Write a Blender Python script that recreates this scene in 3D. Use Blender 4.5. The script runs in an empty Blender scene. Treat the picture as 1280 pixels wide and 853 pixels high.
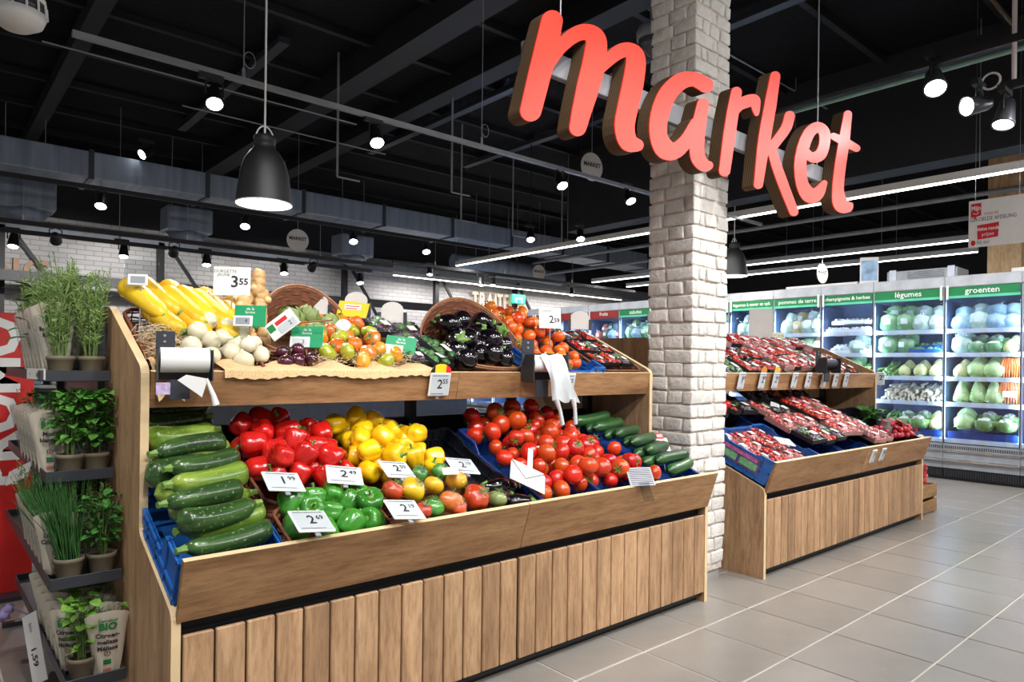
import bpy, bmesh, math, random
import numpy as np
from mathutils import Vector, Matrix, Euler
from mathutils.geometry import tessellate_polygon

random.seed(7)
RNG = np.random.default_rng(7)
SC = bpy.context.scene
COL = SC.collection
PI = math.pi
R = math.radians

# ------------------------------------------------------------------ camera
F_PX, HORIZON, ROLL, CAM_H, YAW = 860.0, 457.0, R(0.7), 1.17, R(49)
cam_data = bpy.data.cameras.new('camera')
cam = bpy.data.objects.new('camera', cam_data)
COL.objects.link(cam)
FW = Vector((math.cos(YAW), math.sin(YAW), 0))
RT = Vector((math.sin(YAW), -math.cos(YAW), 0))
UP = Vector((0, 0, 1))
AX = RT * math.cos(ROLL) + UP * math.sin(ROLL)
AY = UP * math.cos(ROLL) - RT * math.sin(ROLL)
m = Matrix((AX, AY, -FW)).transposed().to_4x4()
m.translation = Vector((0, 0, CAM_H))
cam.matrix_world = m
cam_data.sensor_width = 36
cam_data.lens = F_PX * 36 / 1280
cam_data.shift_x = 0.0
cam_data.shift_y = (HORIZON - 426.5) / 1280
cam_data.clip_start = 0.02
SC.camera = cam

def project(p):
    """where a world point falls in the 1280 x 853 picture (used only to word the labels left to right)"""
    q = Vector(p) - Vector((0, 0, CAM_H))
    w = q.dot(FW)
    return (640 + F_PX * q.dot(AX) / w, HORIZON - F_PX * q.dot(AY) / w)

# ------------------------------------------------------------------ world, exposure
world = bpy.data.worlds.new('shop_ambient')
SC.world = world
world.use_nodes = True
world.node_tree.nodes['Background'].inputs[0].default_value = (1.0, 0.97, 0.95, 1)
world.node_tree.nodes['Background'].inputs[1].default_value = 0.26
SC.view_settings.view_transform = 'Standard'
SC.view_settings.look = 'None'
SC.view_settings.gamma = 1
SC.view_settings.use_curve_mapping = False
SC.view_settings.exposure = 0.25

# ------------------------------------------------------------------ lights that are not inside a visible fitting
def light(name, kind, loc, power, color=(1, 1, 1), target=None, **kw):
    d = bpy.data.lights.new(name, kind)
    d.energy = power
    d.color = color
    for k, v in kw.items():
        setattr(d, k, v)
    o = bpy.data.objects.new(name, d)
    COL.objects.link(o)
    o.location = loc
    if target is not None:
        o.rotation_euler = (Vector(target) - Vector(loc)).to_track_quat('-Z', 'Y').to_euler()
    return o

WARM = (1.0, 0.93, 0.84)
NEUT = (1.0, 0.985, 0.97)
COOL = (0.78, 0.88, 1.0)
# unseen spots on the camera's side of the aisle, above and behind the lens
for loc, tgt, pw in [((0.2, 0.3, 3.2), (0.9, 2.3, 0.8), 120), ((1.4, 0.2, 3.2), (1.7, 2.3, 0.8), 120),
                     ((2.6, 0.2, 3.2), (2.5, 2.3, 0.8), 120), ((3.8, 0.3, 3.2), (3.6, 2.2, 1.0), 100),
                     ((1.6, 0.9, 3.2), (2.0, 2.5, 1.2), 55), ((0.3, 1.0, 3.2), (0.7, 2.5, 1.2), 40),
                     ((5.0, 0.2, 3.2), (4.6, 2.2, 0.8), 120), ((2.9, 0.7, 3.2), (3.4, 2.1, 1.6), 30),
                     ((-0.9, 2.2, 3.2), (0.3, 2.7, 0.6), 90), ((5.0, 0.3, 3.2), (3.4, 2.1, 2.9), 50), ((1.9, 0.2, 3.1), (3.1, 2.2, 2.7), 28)]:  # last two are added to brighten the upper pillar
    light('unseen_spot', 'SPOT', loc, pw, NEUT, tgt, spot_size=R(62), spot_blend=0.45, shadow_soft_size=0.06)
# unseen fill lights added outside the view, above the aisle
for x, y in ((1.0, -1.2), (4.0, -1.0), (7.0, -0.5)):
    light('aisle_fill', 'AREA', (x, y, 3.0), 75, NEUT, (x, y + 0.4, 0), shape='RECTANGLE', size=2.6, size_y=0.3)

# ------------------------------------------------------------------ mesh helpers
class MB:
    def __init__(self):
        self.v = []; self.f = []; self.mi = []; self.sm = []
        self.M = Matrix.Identity(4)
    def add(self, vs, fs, mi=0, smooth=False):
        n = len(self.v)
        M = self.M
        self.v.extend([tuple(M @ Vector(p)) for p in vs])
        self.f.extend([tuple(i + n for i in f) for f in fs])
        self.mi.extend([mi] * len(fs)); self.sm.extend([smooth] * len(fs))
        return self
    def box(self, a, b, mi=0):
        (x0, y0, z0), (x1, y1, z1) = a, b
        vs = [(x0, y0, z0), (x1, y0, z0), (x1, y1, z0), (x0, y1, z0), (x0, y0, z1), (x1, y0, z1), (x1, y1, z1), (x0, y1, z1)]
        return self.add(vs, [(0, 3, 2, 1), (4, 5, 6, 7), (0, 1, 5, 4), (1, 2, 6, 5), (2, 3, 7, 6), (3, 0, 4, 7)], mi)
    def cbox(self, c, s, mi=0):
        return self.box([c[i] - s[i] / 2 for i in range(3)], [c[i] + s[i] / 2 for i in range(3)], mi)
    def bbox(self, a, b, r=0.003, mi=0):
        """box with chamfered edges"""
        bm = bmesh.new()
        bmesh.ops.create_cube(bm, size=1)
        for v in bm.verts:
            v.co = Vector([(a[i] + b[i]) / 2 + v.co[i] * (b[i] - a[i]) for i in range(3)])
        bmesh.ops.bevel(bm, geom=list(bm.edges), offset=r, segments=1, affect='EDGES')
        bm.verts.index_update()
        self.add([v.co[:] for v in bm.verts], [[v.index for v in f.verts] for f in bm.faces], mi)
        bm.free()
        return self
    def prism(self, poly, axis, a, b, mi=0, mi_edge=None):
        """polygon of (p, q) pairs pushed along an axis; convex or star-like outlines are triangulated"""
        def pt(p, q, t):
            return {'x': (t, p, q), 'y': (p, t, q), 'z': (p, q, t)}[axis]
        n = len(poly)
        vs = [pt(p, q, a) for p, q in poly] + [pt(p, q, b) for p, q in poly]
        tris = tessellate_polygon([[Vector((p, q, 0)) for p, q in poly]])
        self.add(vs, [t for t in tris] + [tuple(i + n for i in reversed(t)) for t in tris], mi)
        self.add(vs, [(i, (i + 1) % n, n + (i + 1) % n, n + i) for i in range(n)], mi if mi_edge is None else mi_edge)
        return self
    def tube(self, pts, r, n=6, mi=0, caps=True, smooth=True):
        pts = [Vector(p) for p in pts]
        rs = r if isinstance(r, (list, tuple)) else [r] * len(pts)
        vs = []; prev = None
        for i, p in enumerate(pts):
            t = (pts[min(i + 1, len(pts) - 1)] - pts[max(i - 1, 0)])
            if t.length < 1e-9: t = Vector((0, 0, 1))
            t.normalize()
            if prev is None:
                u = t.orthogonal().normalized()
            else:
                u = prev - t * prev.dot(t)
                u = u.normalized() if u.length > 1e-6 else t.orthogonal().normalized()
            prev = u; w = t.cross(u)
            vs += [p + (u * math.cos(2 * PI * k / n) + w * math.sin(2 * PI * k / n)) * rs[i] for k in range(n)]
        fs = [(i * n + k, i * n + (k + 1) % n, (i + 1) * n + (k + 1) % n, (i + 1) * n + k) for i in range(len(pts) - 1) for k in range(n)]
        self.add(vs, fs, mi, smooth)
        if caps:
            self.add(vs[:n], [tuple(reversed(range(n)))], mi); self.add(vs[-n:], [tuple(range(n))], mi)
        return self
    def lathe(self, prof, n=16, mi=0, mod=None, smooth=True, bend=None, caps=True):
        """(radius, z) profile turned about z; mod(theta, t) scales the radius, bend(z) shifts in x"""
        vs = []; m = len(prof)
        for i, (r, z) in enumerate(prof):
            for k in range(n):
                a = 2 * PI * k / n
                s = mod(a, i / (m - 1)) if mod else 1
                vs.append((r * s * math.cos(a) + (bend(z) if bend else 0), r * s * math.sin(a), z))
        fs = [(i * n + k, i * n + (k + 1) % n, (i + 1) * n + (k + 1) % n, (i + 1) * n + k) for i in range(m - 1) for k in range(n)]
        if caps and prof[0][0] > 1e-5: fs.append(tuple(reversed(range(n))))
        if caps and prof[-1][0] > 1e-5: fs.append(tuple((m - 1) * n + k for k in range(n)))
        return self.add(vs, fs, mi, smooth)
    def ball(self, c, r, sub=2, mi=0, sq=(1, 1, 1), noise=0.0, seed=0):
        vs, fs = ICO[sub]
        rr = random.Random(seed)
        out = []
        ph = [rr.uniform(0, 6) for _ in range(6)]
        for p in vs:
            k = 1 + noise * (math.sin(5 * p[0] + ph[0]) * math.sin(4 * p[1] + ph[1]) + math.sin(6 * p[2] + ph[2] + 3 * p[0])) if noise else 1
            out.append((c[0] + p[0] * r * sq[0] * k, c[1] + p[1] * r * sq[1] * k, c[2] + p[2] * r * sq[2] * k))
        return self.add(out, fs, mi, True)
    def grid(self, fn, nu, nv, mi=0, smooth=True):
        vs = [fn(i / nu, j / nv) for j in range(nv + 1) for i in range(nu + 1)]
        w = nu + 1
        return self.add(vs, [(j * w + i, j * w + i + 1, (j + 1) * w + i + 1, (j + 1) * w + i) for j in range(nv) for i in range(nu)], mi, smooth)
    def mesh(self, name, mats):
        me = bpy.data.meshes.new(name)
        me.from_pydata(self.v, [], self.f)
        for mm in (mats if isinstance(mats, (list, tuple)) else [mats]):
            me.materials.append(mm)
        me.polygons.foreach_set('material_index', self.mi)
        me.polygons.foreach_set('use_smooth', self.sm)
        me.update()
        return me

def _ico(sub):
    bm = bmesh.new(); bmesh.ops.create_icosphere(bm, subdivisions=sub, radius=1)
    bm.verts.index_update()
    r = ([v.co[:] for v in bm.verts], [tuple(v.index for v in f.verts) for f in bm.faces]); bm.free()
    return r
ICO = {s: _ico(s) for s in (1, 2, 3)}

def flip_fix(me):
    bm = bmesh.new(); bm.from_mesh(me); bmesh.ops.recalc_face_normals(bm, faces=list(bm.faces)); bm.to_mesh(me); bm.free()
    return me

def link(name, me, parent=None, **props):
    o = bpy.data.objects.new(name, me)
    COL.objects.link(o)
    if parent is not None: o.parent = parent
    for k, v in props.items(): o[k] = v
    return o
def part(name, mb, mats, parent, stuff=False, label=None, fix=True):
    me = mb.mesh(name, mats)
    if fix: flip_fix(me)
    o = link(name, me, parent)
    if stuff: o['kind'] = 'stuff'
    if label: o['label'] = label
    return o
def tag(o, label, cat, group=None):
    o['label'] = label; o['category'] = cat
    if group: o['group'] = group
    return o
def thing(name, label, cat, loc=(0, 0, 0), rot=(0, 0, 0), group=None):
    o = bpy.data.objects.new(name, None); COL.objects.link(o)
    o.empty_display_size = 0.05
    o.location = loc; o.rotation_euler = rot
    return tag(o, label, cat, group)
def solid(name, mb, mats, label, cat, loc=(0, 0, 0), rot=(0, 0, 0), group=None, fix=True):
    me = mb.mesh(name, mats)
    if fix: flip_fix(me)
    o = link(name, me); o.location = loc; o.rotation_euler = rot
    return tag(o, label, cat, group)
def struct(name, mb, mats, parent=None, fix=True):
    me = mb.mesh(name, mats)
    if fix: flip_fix(me)
    o = link(name, me, parent)
    if parent is None: o['kind'] = 'structure'
    return o
KIDS = {}
def clone(o, loc=None, rot=None, scale=None, label=None, group=None):
    """a copy of a thing with copies of its parts and sub-parts"""
    def rec(a, par):
        c = a.copy(); COL.objects.link(c)
        c.parent = par
        for ch in a.children: rec(ch, c)
        return c
    c = rec(o, None)
    if loc is not None: c.location = loc
    if rot is not None: c.rotation_euler = rot
    if scale is not None: c.scale = (scale,) * 3 if not isinstance(scale, tuple) else scale
    if label: c['label'] = label
    if group: c['group'] = group
    return c
class Proto:
    """first use moves the original, later uses copy it"""
    def __init__(self, o): self.o = o; self.used = False
    def put(self, loc, rot=(0, 0, 0), scale=1.0, label=None, group=None):
        if not self.used:
            self.used = True; o = self.o
            o.location = loc; o.rotation_euler = rot; o.scale = (scale,) * 3 if not isinstance(scale, tuple) else scale
            if label: o['label'] = label
            if group: o['group'] = group
            return o
        return clone(self.o, loc, rot, scale, label, group)

TEXTS = {}
def text_mesh(s, size=0.03, align='CENTER', bold=0.0, mat=None):
    k = (s, size, align, bold, mat.name if mat else '')
    if k not in TEXTS:
        cu = bpy.data.curves.new('lettering', 'FONT')
        cu.body = s; cu.size = size; cu.align_x = align; cu.align_y = 'CENTER'; cu.offset = bold; cu.resolution_u = 2
        cu.space_line = 0.85
        o = bpy.data.objects.new('lettering', cu); COL.objects.link(o)
        dg = bpy.context.evaluated_depsgraph_get()
        me = bpy.data.meshes.new_from_object(o.evaluated_get(dg))
        COL.objects.unlink(o); bpy.data.objects.remove(o)
        me.materials.clear(); me.materials.append(mat)
        TEXTS[k] = me
    return TEXTS[k]
def text(name, s, parent, loc, rot=(PI / 2, 0, 0), size=0.03, mat=None, align='CENTER', bold=0.0):
    """flat print: faces -Y by default"""
    o = link(name, text_mesh(s, size, align, bold, mat), parent)
    o.location = loc; o.rotation_euler = rot
    return o

ORD = ['', 'first', 'second', 'third', 'fourth', 'fifth', 'sixth', 'seventh', 'eighth', 'ninth', 'tenth', 'eleventh', 'twelfth', 'thirteenth',
       'fourteenth', 'fifteenth', 'sixteenth', 'seventeenth', 'eighteenth', 'nineteenth', 'twentieth']
def order_words(i, n):
    if n == 1: return 'only one'
    if i == 0: return 'leftmost'
    if i == n - 1: return 'rightmost'
    return ORD[i + 1] + ' from left'
def label_rows(objs, what, where, rows=None, row_word='row'):
    """word a heap's labels from how the things lie: rows counted from the front, then left to right"""
    n = len(objs)
    if n == 0: return
    k = rows or max(1, round(math.sqrt(n / 1.6)))
    pr = [(project(o.matrix_world.translation if o.parent else o.location), o) for o in objs]
    pr.sort(key=lambda t: -t[0][1])
    per = math.ceil(n / k)
    chunks = [pr[i:i + per] for i in range(0, n, per)]
    for ri, ch in enumerate(chunks):
        ch.sort(key=lambda t: t[0][0])
        rw = 'front' if ri == 0 else ('back' if ri == len(chunks) - 1 else ORD[ri + 1])
        for ci, (_, o) in enumerate(ch):
            w = what(o) if callable(what) else what
            if len(chunks) == 1:
                o['label'] = f'{w} {where}, {order_words(ci, len(ch))}'
            else:
                o['label'] = f'{w} {where}, {rw} {row_word}, {order_words(ci, len(ch))}'

# ------------------------------------------------------------------ materials
def srgb(h):
    h = h.lstrip('#')
    c = [int(h[i:i + 2], 16) / 255 for i in (0, 2, 4)]
    return tuple((x / 12.92 if x <= 0.04045 else ((x + 0.055) / 1.055) ** 2.4) for x in c) + (1,)
class NT:
    def __init__(self, name):
        self.m = bpy.data.materials.new(name); self.m.use_nodes = True
        self.t = self.m.node_tree; self.n = self.t.nodes; self.l = self.t.links
        self.b = self.n['Principled BSDF']
    def new(self, typ, **kw):
        nd = self.n.new(typ)
        for k, v in kw.items(): setattr(nd, k, v)
        return nd
    def coord(self, scale=(1, 1, 1), out='Object'):
        tc = self.new('ShaderNodeTexCoord'); mp = self.new('ShaderNodeMapping')
        mp.inputs['Scale'].default_value = scale
        self.l.new(tc.outputs[out], mp.inputs[0]); return mp.outputs[0]
    def noise(self, vec, scale, detail=3, rough=0.5):
        nz = self.new('ShaderNodeTexNoise'); nz.inputs['Scale'].default_value = scale
        nz.inputs['Detail'].default_value = detail; nz.inputs['Roughness'].default_value = rough
        self.l.new(vec, nz.inputs['Vector']); return nz.outputs['Fac']
    def ramp(self, fac, stops):
        r = self.new('ShaderNodeValToRGB'); e = r.color_ramp.elements
        e[0].position, e[0].color = stops[0]; e[1].position, e[1].color = stops[-1]
        for p, c in stops[1:-1]:
            x = e.new(p); x.color = c
        self.l.new(fac, r.inputs[0]); return r.outputs[0]
    def mix(self, fac, a, b, blend='MIX'):
        mx = self.new('ShaderNodeMix', data_type='RGBA', blend_type=blend)
        if isinstance(fac, (int, float)): mx.inputs[0].default_value = fac
        else: self.l.new(fac, mx.inputs[0])
        for i, c in ((6, a), (7, b)):
            if isinstance(c, tuple): mx.inputs[i].default_value = c
            else: self.l.new(c, mx.inputs[i])
        return mx.outputs[2]
    def rand(self):
        return self.new('ShaderNodeObjectInfo').outputs['Random']
    def vary(self, col, amt=0.25, hue=0.0):
        """brightness (and hue) of each object a little different"""
        hs = self.new('ShaderNodeHueSaturation'); r = self.rand()
        mr = self.new('ShaderNodeMapRange'); mr.inputs[3].default_value = 1 - amt; mr.inputs[4].default_value = 1 + amt
        self.l.new(r, mr.inputs[0]); self.l.new(mr.outputs[0], hs.inputs['Value'])
        if hue:
            m2 = self.new('ShaderNodeMapRange'); m2.inputs[3].default_value = 0.5 - hue * 0.25; m2.inputs[4].default_value = 0.5 + hue
            mu = self.new('ShaderNodeMath', operation='FRACT'); mm = self.new('ShaderNodeMath', operation='MULTIPLY'); mm.inputs[1].default_value = 7.31
            self.l.new(r, mm.inputs[0]); self.l.new(mm.outputs[0], mu.inputs[0]); self.l.new(mu.outputs[0], m2.inputs[0])
            self.l.new(m2.outputs[0], hs.inputs['Hue'])
        if isinstance(col, tuple): hs.inputs['Color'].default_value = col
        else: self.l.new(col, hs.inputs['Color'])
        return hs.outputs[0]
    def set(self, col=None, rough=0.5, metal=0.0, spec=0.5, coat=0.0, emis=None, estr=0.0, sub=0.0, alpha=None):
        b = self.b
        if col is not None:
            if isinstance(col, tuple): b.inputs['Base Color'].default_value = col
            else: self.l.new(col, b.inputs['Base Color'])
        b.inputs['Roughness'].default_value = rough; b.inputs['Metallic'].default_value = metal
        b.inputs['Specular IOR Level'].default_value = spec; b.inputs['Coat Weight'].default_value = coat
        b.inputs['Coat Roughness'].default_value = 0.08
        if emis is not None:
            b.inputs['Emission Color'].default_value = emis; b.inputs['Emission Strength'].default_value = estr
        return self
    def bump(self, fac, strength=0.3, dist=0.01):
        bp = self.new('ShaderNodeBump'); bp.inputs['Strength'].default_value = strength; bp.inputs['Distance'].default_value = dist
        self.l.new(fac, bp.inputs['Height']); self.l.new(bp.outputs[0], self.b.inputs['Normal']); return self

def plain(name, h, rough=0.5, metal=0.0, vary=0.0, hue=0.0, nz=0.12, scale=8, bump=0.0, coat=0.0, spec=0.5):
    t = NT(name); c = srgb(h)
    if nz:
        f = t.noise(t.coord(), scale)
        d = tuple(x * (1 - nz) for x in c[:3]) + (1,); l = tuple(min(1, x * (1 + nz)) for x in c[:3]) + (1,)
        col = t.ramp(f, [(0.3, d), (0.7, l)])
        if bump: t.bump(f, bump)
    else: col = c
    if vary or hue: col = t.vary(col, vary, hue)
    t.set(col, rough, metal, coat=coat, spec=spec)
    return t.m
def glow(name, h, strength):
    t = NT(name); c = srgb(h); t.set(c, 0.4, emis=c, estr=strength); return t.m
def wood(name, h1, h2, h3, axis, vary=0.12):
    t = NT(name)
    s = {'x': (1.2, 9, 9), 'y': (9, 1.2, 9), 'z': (9, 9, 1.2)}[axis]
    v = t.coord(s)
    # each board takes its own stretch of the grain
    ad = t.new('ShaderNodeVectorMath', operation='ADD'); cb = t.new('ShaderNodeCombineXYZ'); mu = t.new('ShaderNodeMath', operation='MULTIPLY')
    mu.inputs[1].default_value = 37.0
    t.l.new(t.rand(), mu.inputs[0]); t.l.new(mu.outputs[0], cb.inputs[0]); t.l.new(mu.outputs[0], cb.inputs[1]); t.l.new(mu.outputs[0], cb.inputs[2])
    t.l.new(v, ad.inputs[0]); t.l.new(cb.outputs[0], ad.inputs[1]); v = ad.outputs[0]
    a = t.noise(v, 1.6, 5, 0.6); b = t.noise(v, 9, 4, 0.7)
    c = t.ramp(a, [(0.25, srgb(h1)), (0.5, srgb(h2)), (0.75, srgb(h3))])
    fine = t.ramp(b, [(0.36, (0.50, 0.46, 0.43, 1)), (0.56, (1, 1, 1, 1))])
    c = t.mix(0.6, c, fine, 'MULTIPLY')
    t.set(t.vary(c, vary), 0.5, spec=0.35); t.bump(b, 0.08, 0.002)
    return t.m

M = {}
M['wood_x'] = wood('oak_along', '#7a573a', '#9c744e', '#b08a62', 'x')
M['wood_z'] = wood('oak_upright', '#8a6b50', '#b08b68', '#c6a37d', 'z')  # lighter tone stands in for the light falling on the upright boards
M['wood_edge'] = plain('oak_edge', '#d8bd93', 0.5)
M['wood_dark'] = wood('oak_back', '#6d4c30', '#866040', '#9a7350', 'z')
M['black'] = plain('matt_black', '#141416', 0.55)
M['black_gloss'] = plain('satin_black', '#121214', 0.35)
M['dark'] = plain('dark_grey_metal', '#3a3d44', 0.4, 0.3)
M['grey'] = plain('mid_grey', '#8b9098', 0.45)
M['steel'] = plain('brushed_steel', '#c3c6ca', 0.3, 0.8)
M['white'] = plain('white_plastic', '#dedddb', 0.4, nz=0.03)
M['offwhite'] = plain('off_white_card', '#cdc9c4', 0.6, nz=0.05)
M['screen'] = plain('tag_screen', '#b9c0c4', 0.35, nz=0.05, vary=0.06)
M['ink'] = plain('black_ink', '#20222a', 0.6, nz=0)
M['redink'] = plain('red_ink', '#c81f28', 0.5, nz=0)
M['greenink'] = plain('green_ink', '#1d7a3c', 0.5, nz=0)
M['whiteink'] = plain('white_ink', '#e6e6e4', 0.5, nz=0)
M['greencard'] = plain('green_card', '#0f8f5c', 0.5, nz=0.04)
M['yellowcard'] = plain('yellow_card', '#d9c11e', 0.5, nz=0.08)
M['blue_crate'] = plain('blue_crate_plastic', '#1f5fae', 0.4, nz=0.1)
M['navy_crate'] = plain('navy_crate_plastic', '#1c3f84', 0.4, nz=0.1)
M['black_crate'] = plain('black_crate_plastic', '#1b1d26', 0.4)
M['wicker'] = plain('brown_wicker', '#6e4029', 0.55, vary=0.1, nz=0.35, scale=60)
M['wicker_l'] = plain('light_wicker', '#8f5f40', 0.55, nz=0.3, scale=60)
M['burlap'] = plain('burlap', '#d3b183', 0.9, nz=0.2, scale=180, bump=0.4)
M['straw'] = plain('straw', '#dcc79c', 0.8, nz=0.2)
M['lens'] = glow('lamp_lens', '#ffffff', 14)
M['led'] = glow('led_strip', '#fff8ef', 7)
M['wire'] = plain('steel_wire', '#9fa3a8', 0.4, 0.6, nz=0)
# ================================================================== STRUCTURE
# ---- floor: grout bed with tiles laid on it
T = 0.4045
GX, GY = 1.871, 1.766
def floor_mats():
    t = NT('grey_floor_tile')
    a = t.noise(t.coord((1, 1, 1)), 3, 4); b = t.noise(t.coord((1, 1, 1)), 60, 2)
    c = t.ramp(a, [(0.3, srgb('#7f7a74')), (0.7, srgb('#8f8a84'))])
    c = t.mix(0.25, c, t.ramp(b, [(0.3, (0.75, 0.75, 0.75, 1)), (0.7, (1, 1, 1, 1))]), 'MULTIPLY')
    t.set(t.vary(c, 0.05), 0.28, spec=0.5)
    return t.m
M['tile'] = floor_mats()
M['grout'] = plain('pale_grout', '#c0bbb2', 0.8)
fl = MB().box((-4, -4, -0.2), (18, 14, -0.0035))
FLOOR = struct('floor', fl, M['grout'])
mb = MB()
g = 0.0042
bm = bmesh.new()
vs = [(g, g, -0.02), (T - g, g, -0.02), (T - g, T - g, -0.02), (g, T - g, -0.02),
      (g, g, -0.0012), (T - g, g, -0.0012), (T - g, T - g, -0.0012), (g, T - g, -0.0012)]
e = 0.0018
vt = [(g + e, g + e, 0), (T - g - e, g + e, 0), (T - g - e, T - g - e, 0), (g + e, T - g - e, 0)]
mb.add(vs + vt, [(0, 1, 5, 4), (1, 2, 6, 5), (2, 3, 7, 6), (3, 0, 4, 7), (4, 5, 9, 8), (5, 6, 10, 9), (6, 7, 11, 10), (7, 4, 8, 11), (8, 9, 10, 11)])
tile_me = mb.mesh('tile', M['tile'])
done = set()
rest = MB()
for i in range(-11, 40):
    for j in range(-13, 26):
        x, y = GX + i * T, GY + j * T
        c = (x + T / 2, y + T / 2, 0)
        near = (-1 <= i <= 15 and -5 <= j <= 0) or (x < 0.65 and x > -0.4 and 0 <= j <= 7)
        if near:
            o = link('tile', tile_me, FLOOR); o.location = (x, y, 0)
            o.rotation_euler = (0, 0, 0)
        elif y < 13.5 and x < 17.5:
            rest.add([(x + g, y + g, 0), (x + T - g, y + g, 0), (x + T - g, y + T - g, 0), (x + g, y + T - g, 0)], [(0, 1, 2, 3)])
part('far_tiles', rest, M['tile'], FLOOR, stuff=True)

# ---- ceiling deck, joists, beams
def ceil_mat():
    t = NT('black_painted_deck')
    a = t.noise(t.coord((1, 1, 1)), 30, 4)
    c = t.ramp(a, [(0.3, srgb('#050608')), (0.7, srgb('#0c0d12'))])
    t.set(c, 0.8, spec=0.2); t.bump(a, 0.6, 0.02); return t.m
M['deck'] = ceil_mat()
M['beam'] = plain('dark_painted_beam', '#15161b', 0.6, nz=0.15, scale=3)
M['beam_b'] = plain('black_painted_joist', '#0d0e12', 0.65)
M['darkwall'] = plain('dark_wall_paint', '#202127', 0.7)
CEIL_Z = 4.3
CEIL = struct('ceiling', MB().box((-4, -4, CEIL_Z), (18, 14, CEIL_Z + 0.2)), M['deck'])
k = 0
for y in np.arange(-2.5, 12, 1.05):
    part('joist', MB().box((-4, y, CEIL_Z - 0.07), (18, y + 0.06, CEIL_Z)), M['beam_b'], CEIL)
n_trim = 1
for x0, w, d in ((1.1, 0.14, 0.16), (3.30, 0.26, 0.26), (4.25, 0.22, 0.22), (10.6, 0.30, 0.45)):
    struct(f'trim_{n_trim}', MB().box((x0, -4, CEIL_Z - d), (x0 + w, 12.2, CEIL_Z - 0.001)), M['beam']); n_trim += 1
struct('trim_30', MB().box((7.30, -4, 3.16), (7.60, 7.2, CEIL_Z - 0.001)), M['darkwall'])      # dark bulkhead over the aisle

# ---- walls
def brick_far(name, h1, h2, hm):
    t = NT(name)
    br = t.new('ShaderNodeTexBrick')
    br.inputs['Scale'].default_value = 1.0; br.inputs['Brick Width'].default_value = 0.23; br.inputs['Row Height'].default_value = 0.075
    br.inputs['Mortar Size'].default_value = 0.007; br.inputs['Color1'].default_value = srgb(h1); br.inputs['Color2'].default_value = srgb(h2)
    br.inputs['Mortar'].default_value = srgb(hm)
    tc = t.new('ShaderNodeTexCoord'); sp = t.new('ShaderNodeSeparateXYZ'); cb = t.new('ShaderNodeCombineXYZ')
    t.l.new(tc.outputs['Object'], sp.inputs[0]); t.l.new(sp.outputs[0], cb.inputs[0]); t.l.new(sp.outputs[2], cb.inputs[1])
    t.l.new(cb.outputs[0], br.inputs['Vector'])
    t.set(br.outputs['Color'], 0.8, spec=0.2); t.bump(br.outputs['Fac'], -0.4, 0.01)
    return t.m
M['wallbrick'] = brick_far('painted_wall_brick', '#c9c6c4', '#bab6b5', '#a19c9b')
struct('wall_back', MB().box((-4, 12.2, 0), (18, 12.4, 3.28)), M['wallbrick'])
struct('trim_20', MB().box((-4, 12.12, 3.28), (18, 12.4, CEIL_Z)), M['darkwall'])
struct('wall_right', MB().box((17.5, -4, 0), (17.7, 12.2, CEIL_Z)), M['darkwall'])
struct('trim_21', MB().box((0, 11.9, 2.98), (17.4, 12.1, 3.14)), M['grey'])      # pale service trunking in front of the wall

def brace(x, lab):
    t = thing('wall_brace', lab, 'brace', (x, 11.95, 0), group='black steel braces on the back wall')
    part('post', MB().box((-0.045, -0.05, 1.4), (0.045, 0.05, 3.05)), M['black'], t)
    part('diagonal', MB().tube([(0.1, 0, 3.05), (0.5, 0, 2.45), (0.9, 0, 1.8)], 0.035, 4, smooth=False), M['black'], t)
for i, x in enumerate((0.9, 2.95, 6.15, 8.25, 10.45)):
    brace(x, 'black steel brace with one diagonal on the back wall, ' + order_words(i, 5))
solid('wall_rail', MB().box((-1, -0.04, -0.07), (9.6, 0.04, 0.07)), M['black'], 'long black steel rail in front of the brick wall', 'rail', (0, 11.2, 2.28))

# ---- the white brick pillar
def white_brick():
    t = NT('white_painted_brick')
    a = t.noise(t.coord((1, 1, 1)), 22, 6, 0.65); b = t.noise(t.coord(), 5, 3)
    c = t.ramp(a, [(0.27, srgb('#b4a79b')), (0.4, srgb('#cfcac4')), (0.75, srgb('#e0dcd7'))])
    t.set(t.vary(c, 0.06), 0.7, spec=0.3); t.bump(a, 1.0, 0.012); return t.m
M['wbrick'] = white_brick()
M['mortar'] = plain('pillar_mortar', '#c3b8ad', 0.9, nz=0.25, scale=40, bump=0.6)
M['concrete'] = plain('grey_concrete', '#8d8b88', 0.8, nz=0.2)
PX0, PX1, PY0, PY1 = 3.087, 3.416, 2.11, 2.40
PIL = thing('brick_pillar', 'white painted brick pillar between the two wooden produce stands', 'pillar', (PX0, PY0, 0))
part('core', MB().box((0.010, 0.010, 0.06), (PX1 - PX0 - 0.010, PY1 - PY0 - 0.010, CEIL_Z)), M['mortar'], PIL)
part('base', MB().box((0.02, 0.02, 0), (PX1 - PX0 - 0.02, PY1 - PY0 - 0.02, 0.095)), M['concrete'], PIL)
def rough_brick(a, b):
    bm = bmesh.new(); bmesh.ops.create_cube(bm, size=1)
    for v in bm.verts:
        v.co = Vector([(a[i] + b[i]) / 2 + v.co[i] * (b[i] - a[i]) + RNG.uniform(-0.005, 0.005) for i in range(3)])
    bmesh.ops.bevel(bm, geom=list(bm.edges), offset=0.0075, segments=2, affect='EDGES', profile=0.6)
    bm.verts.index_update()
    q = MB().add([v.co[:] for v in bm.verts], [[v.index for v in f.verts] for f in bm.faces], 0, True); bm.free()
    return q
W, D = PX1 - PX0, PY1 - PY0
CH = 0.0735
backs = MB()
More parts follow.
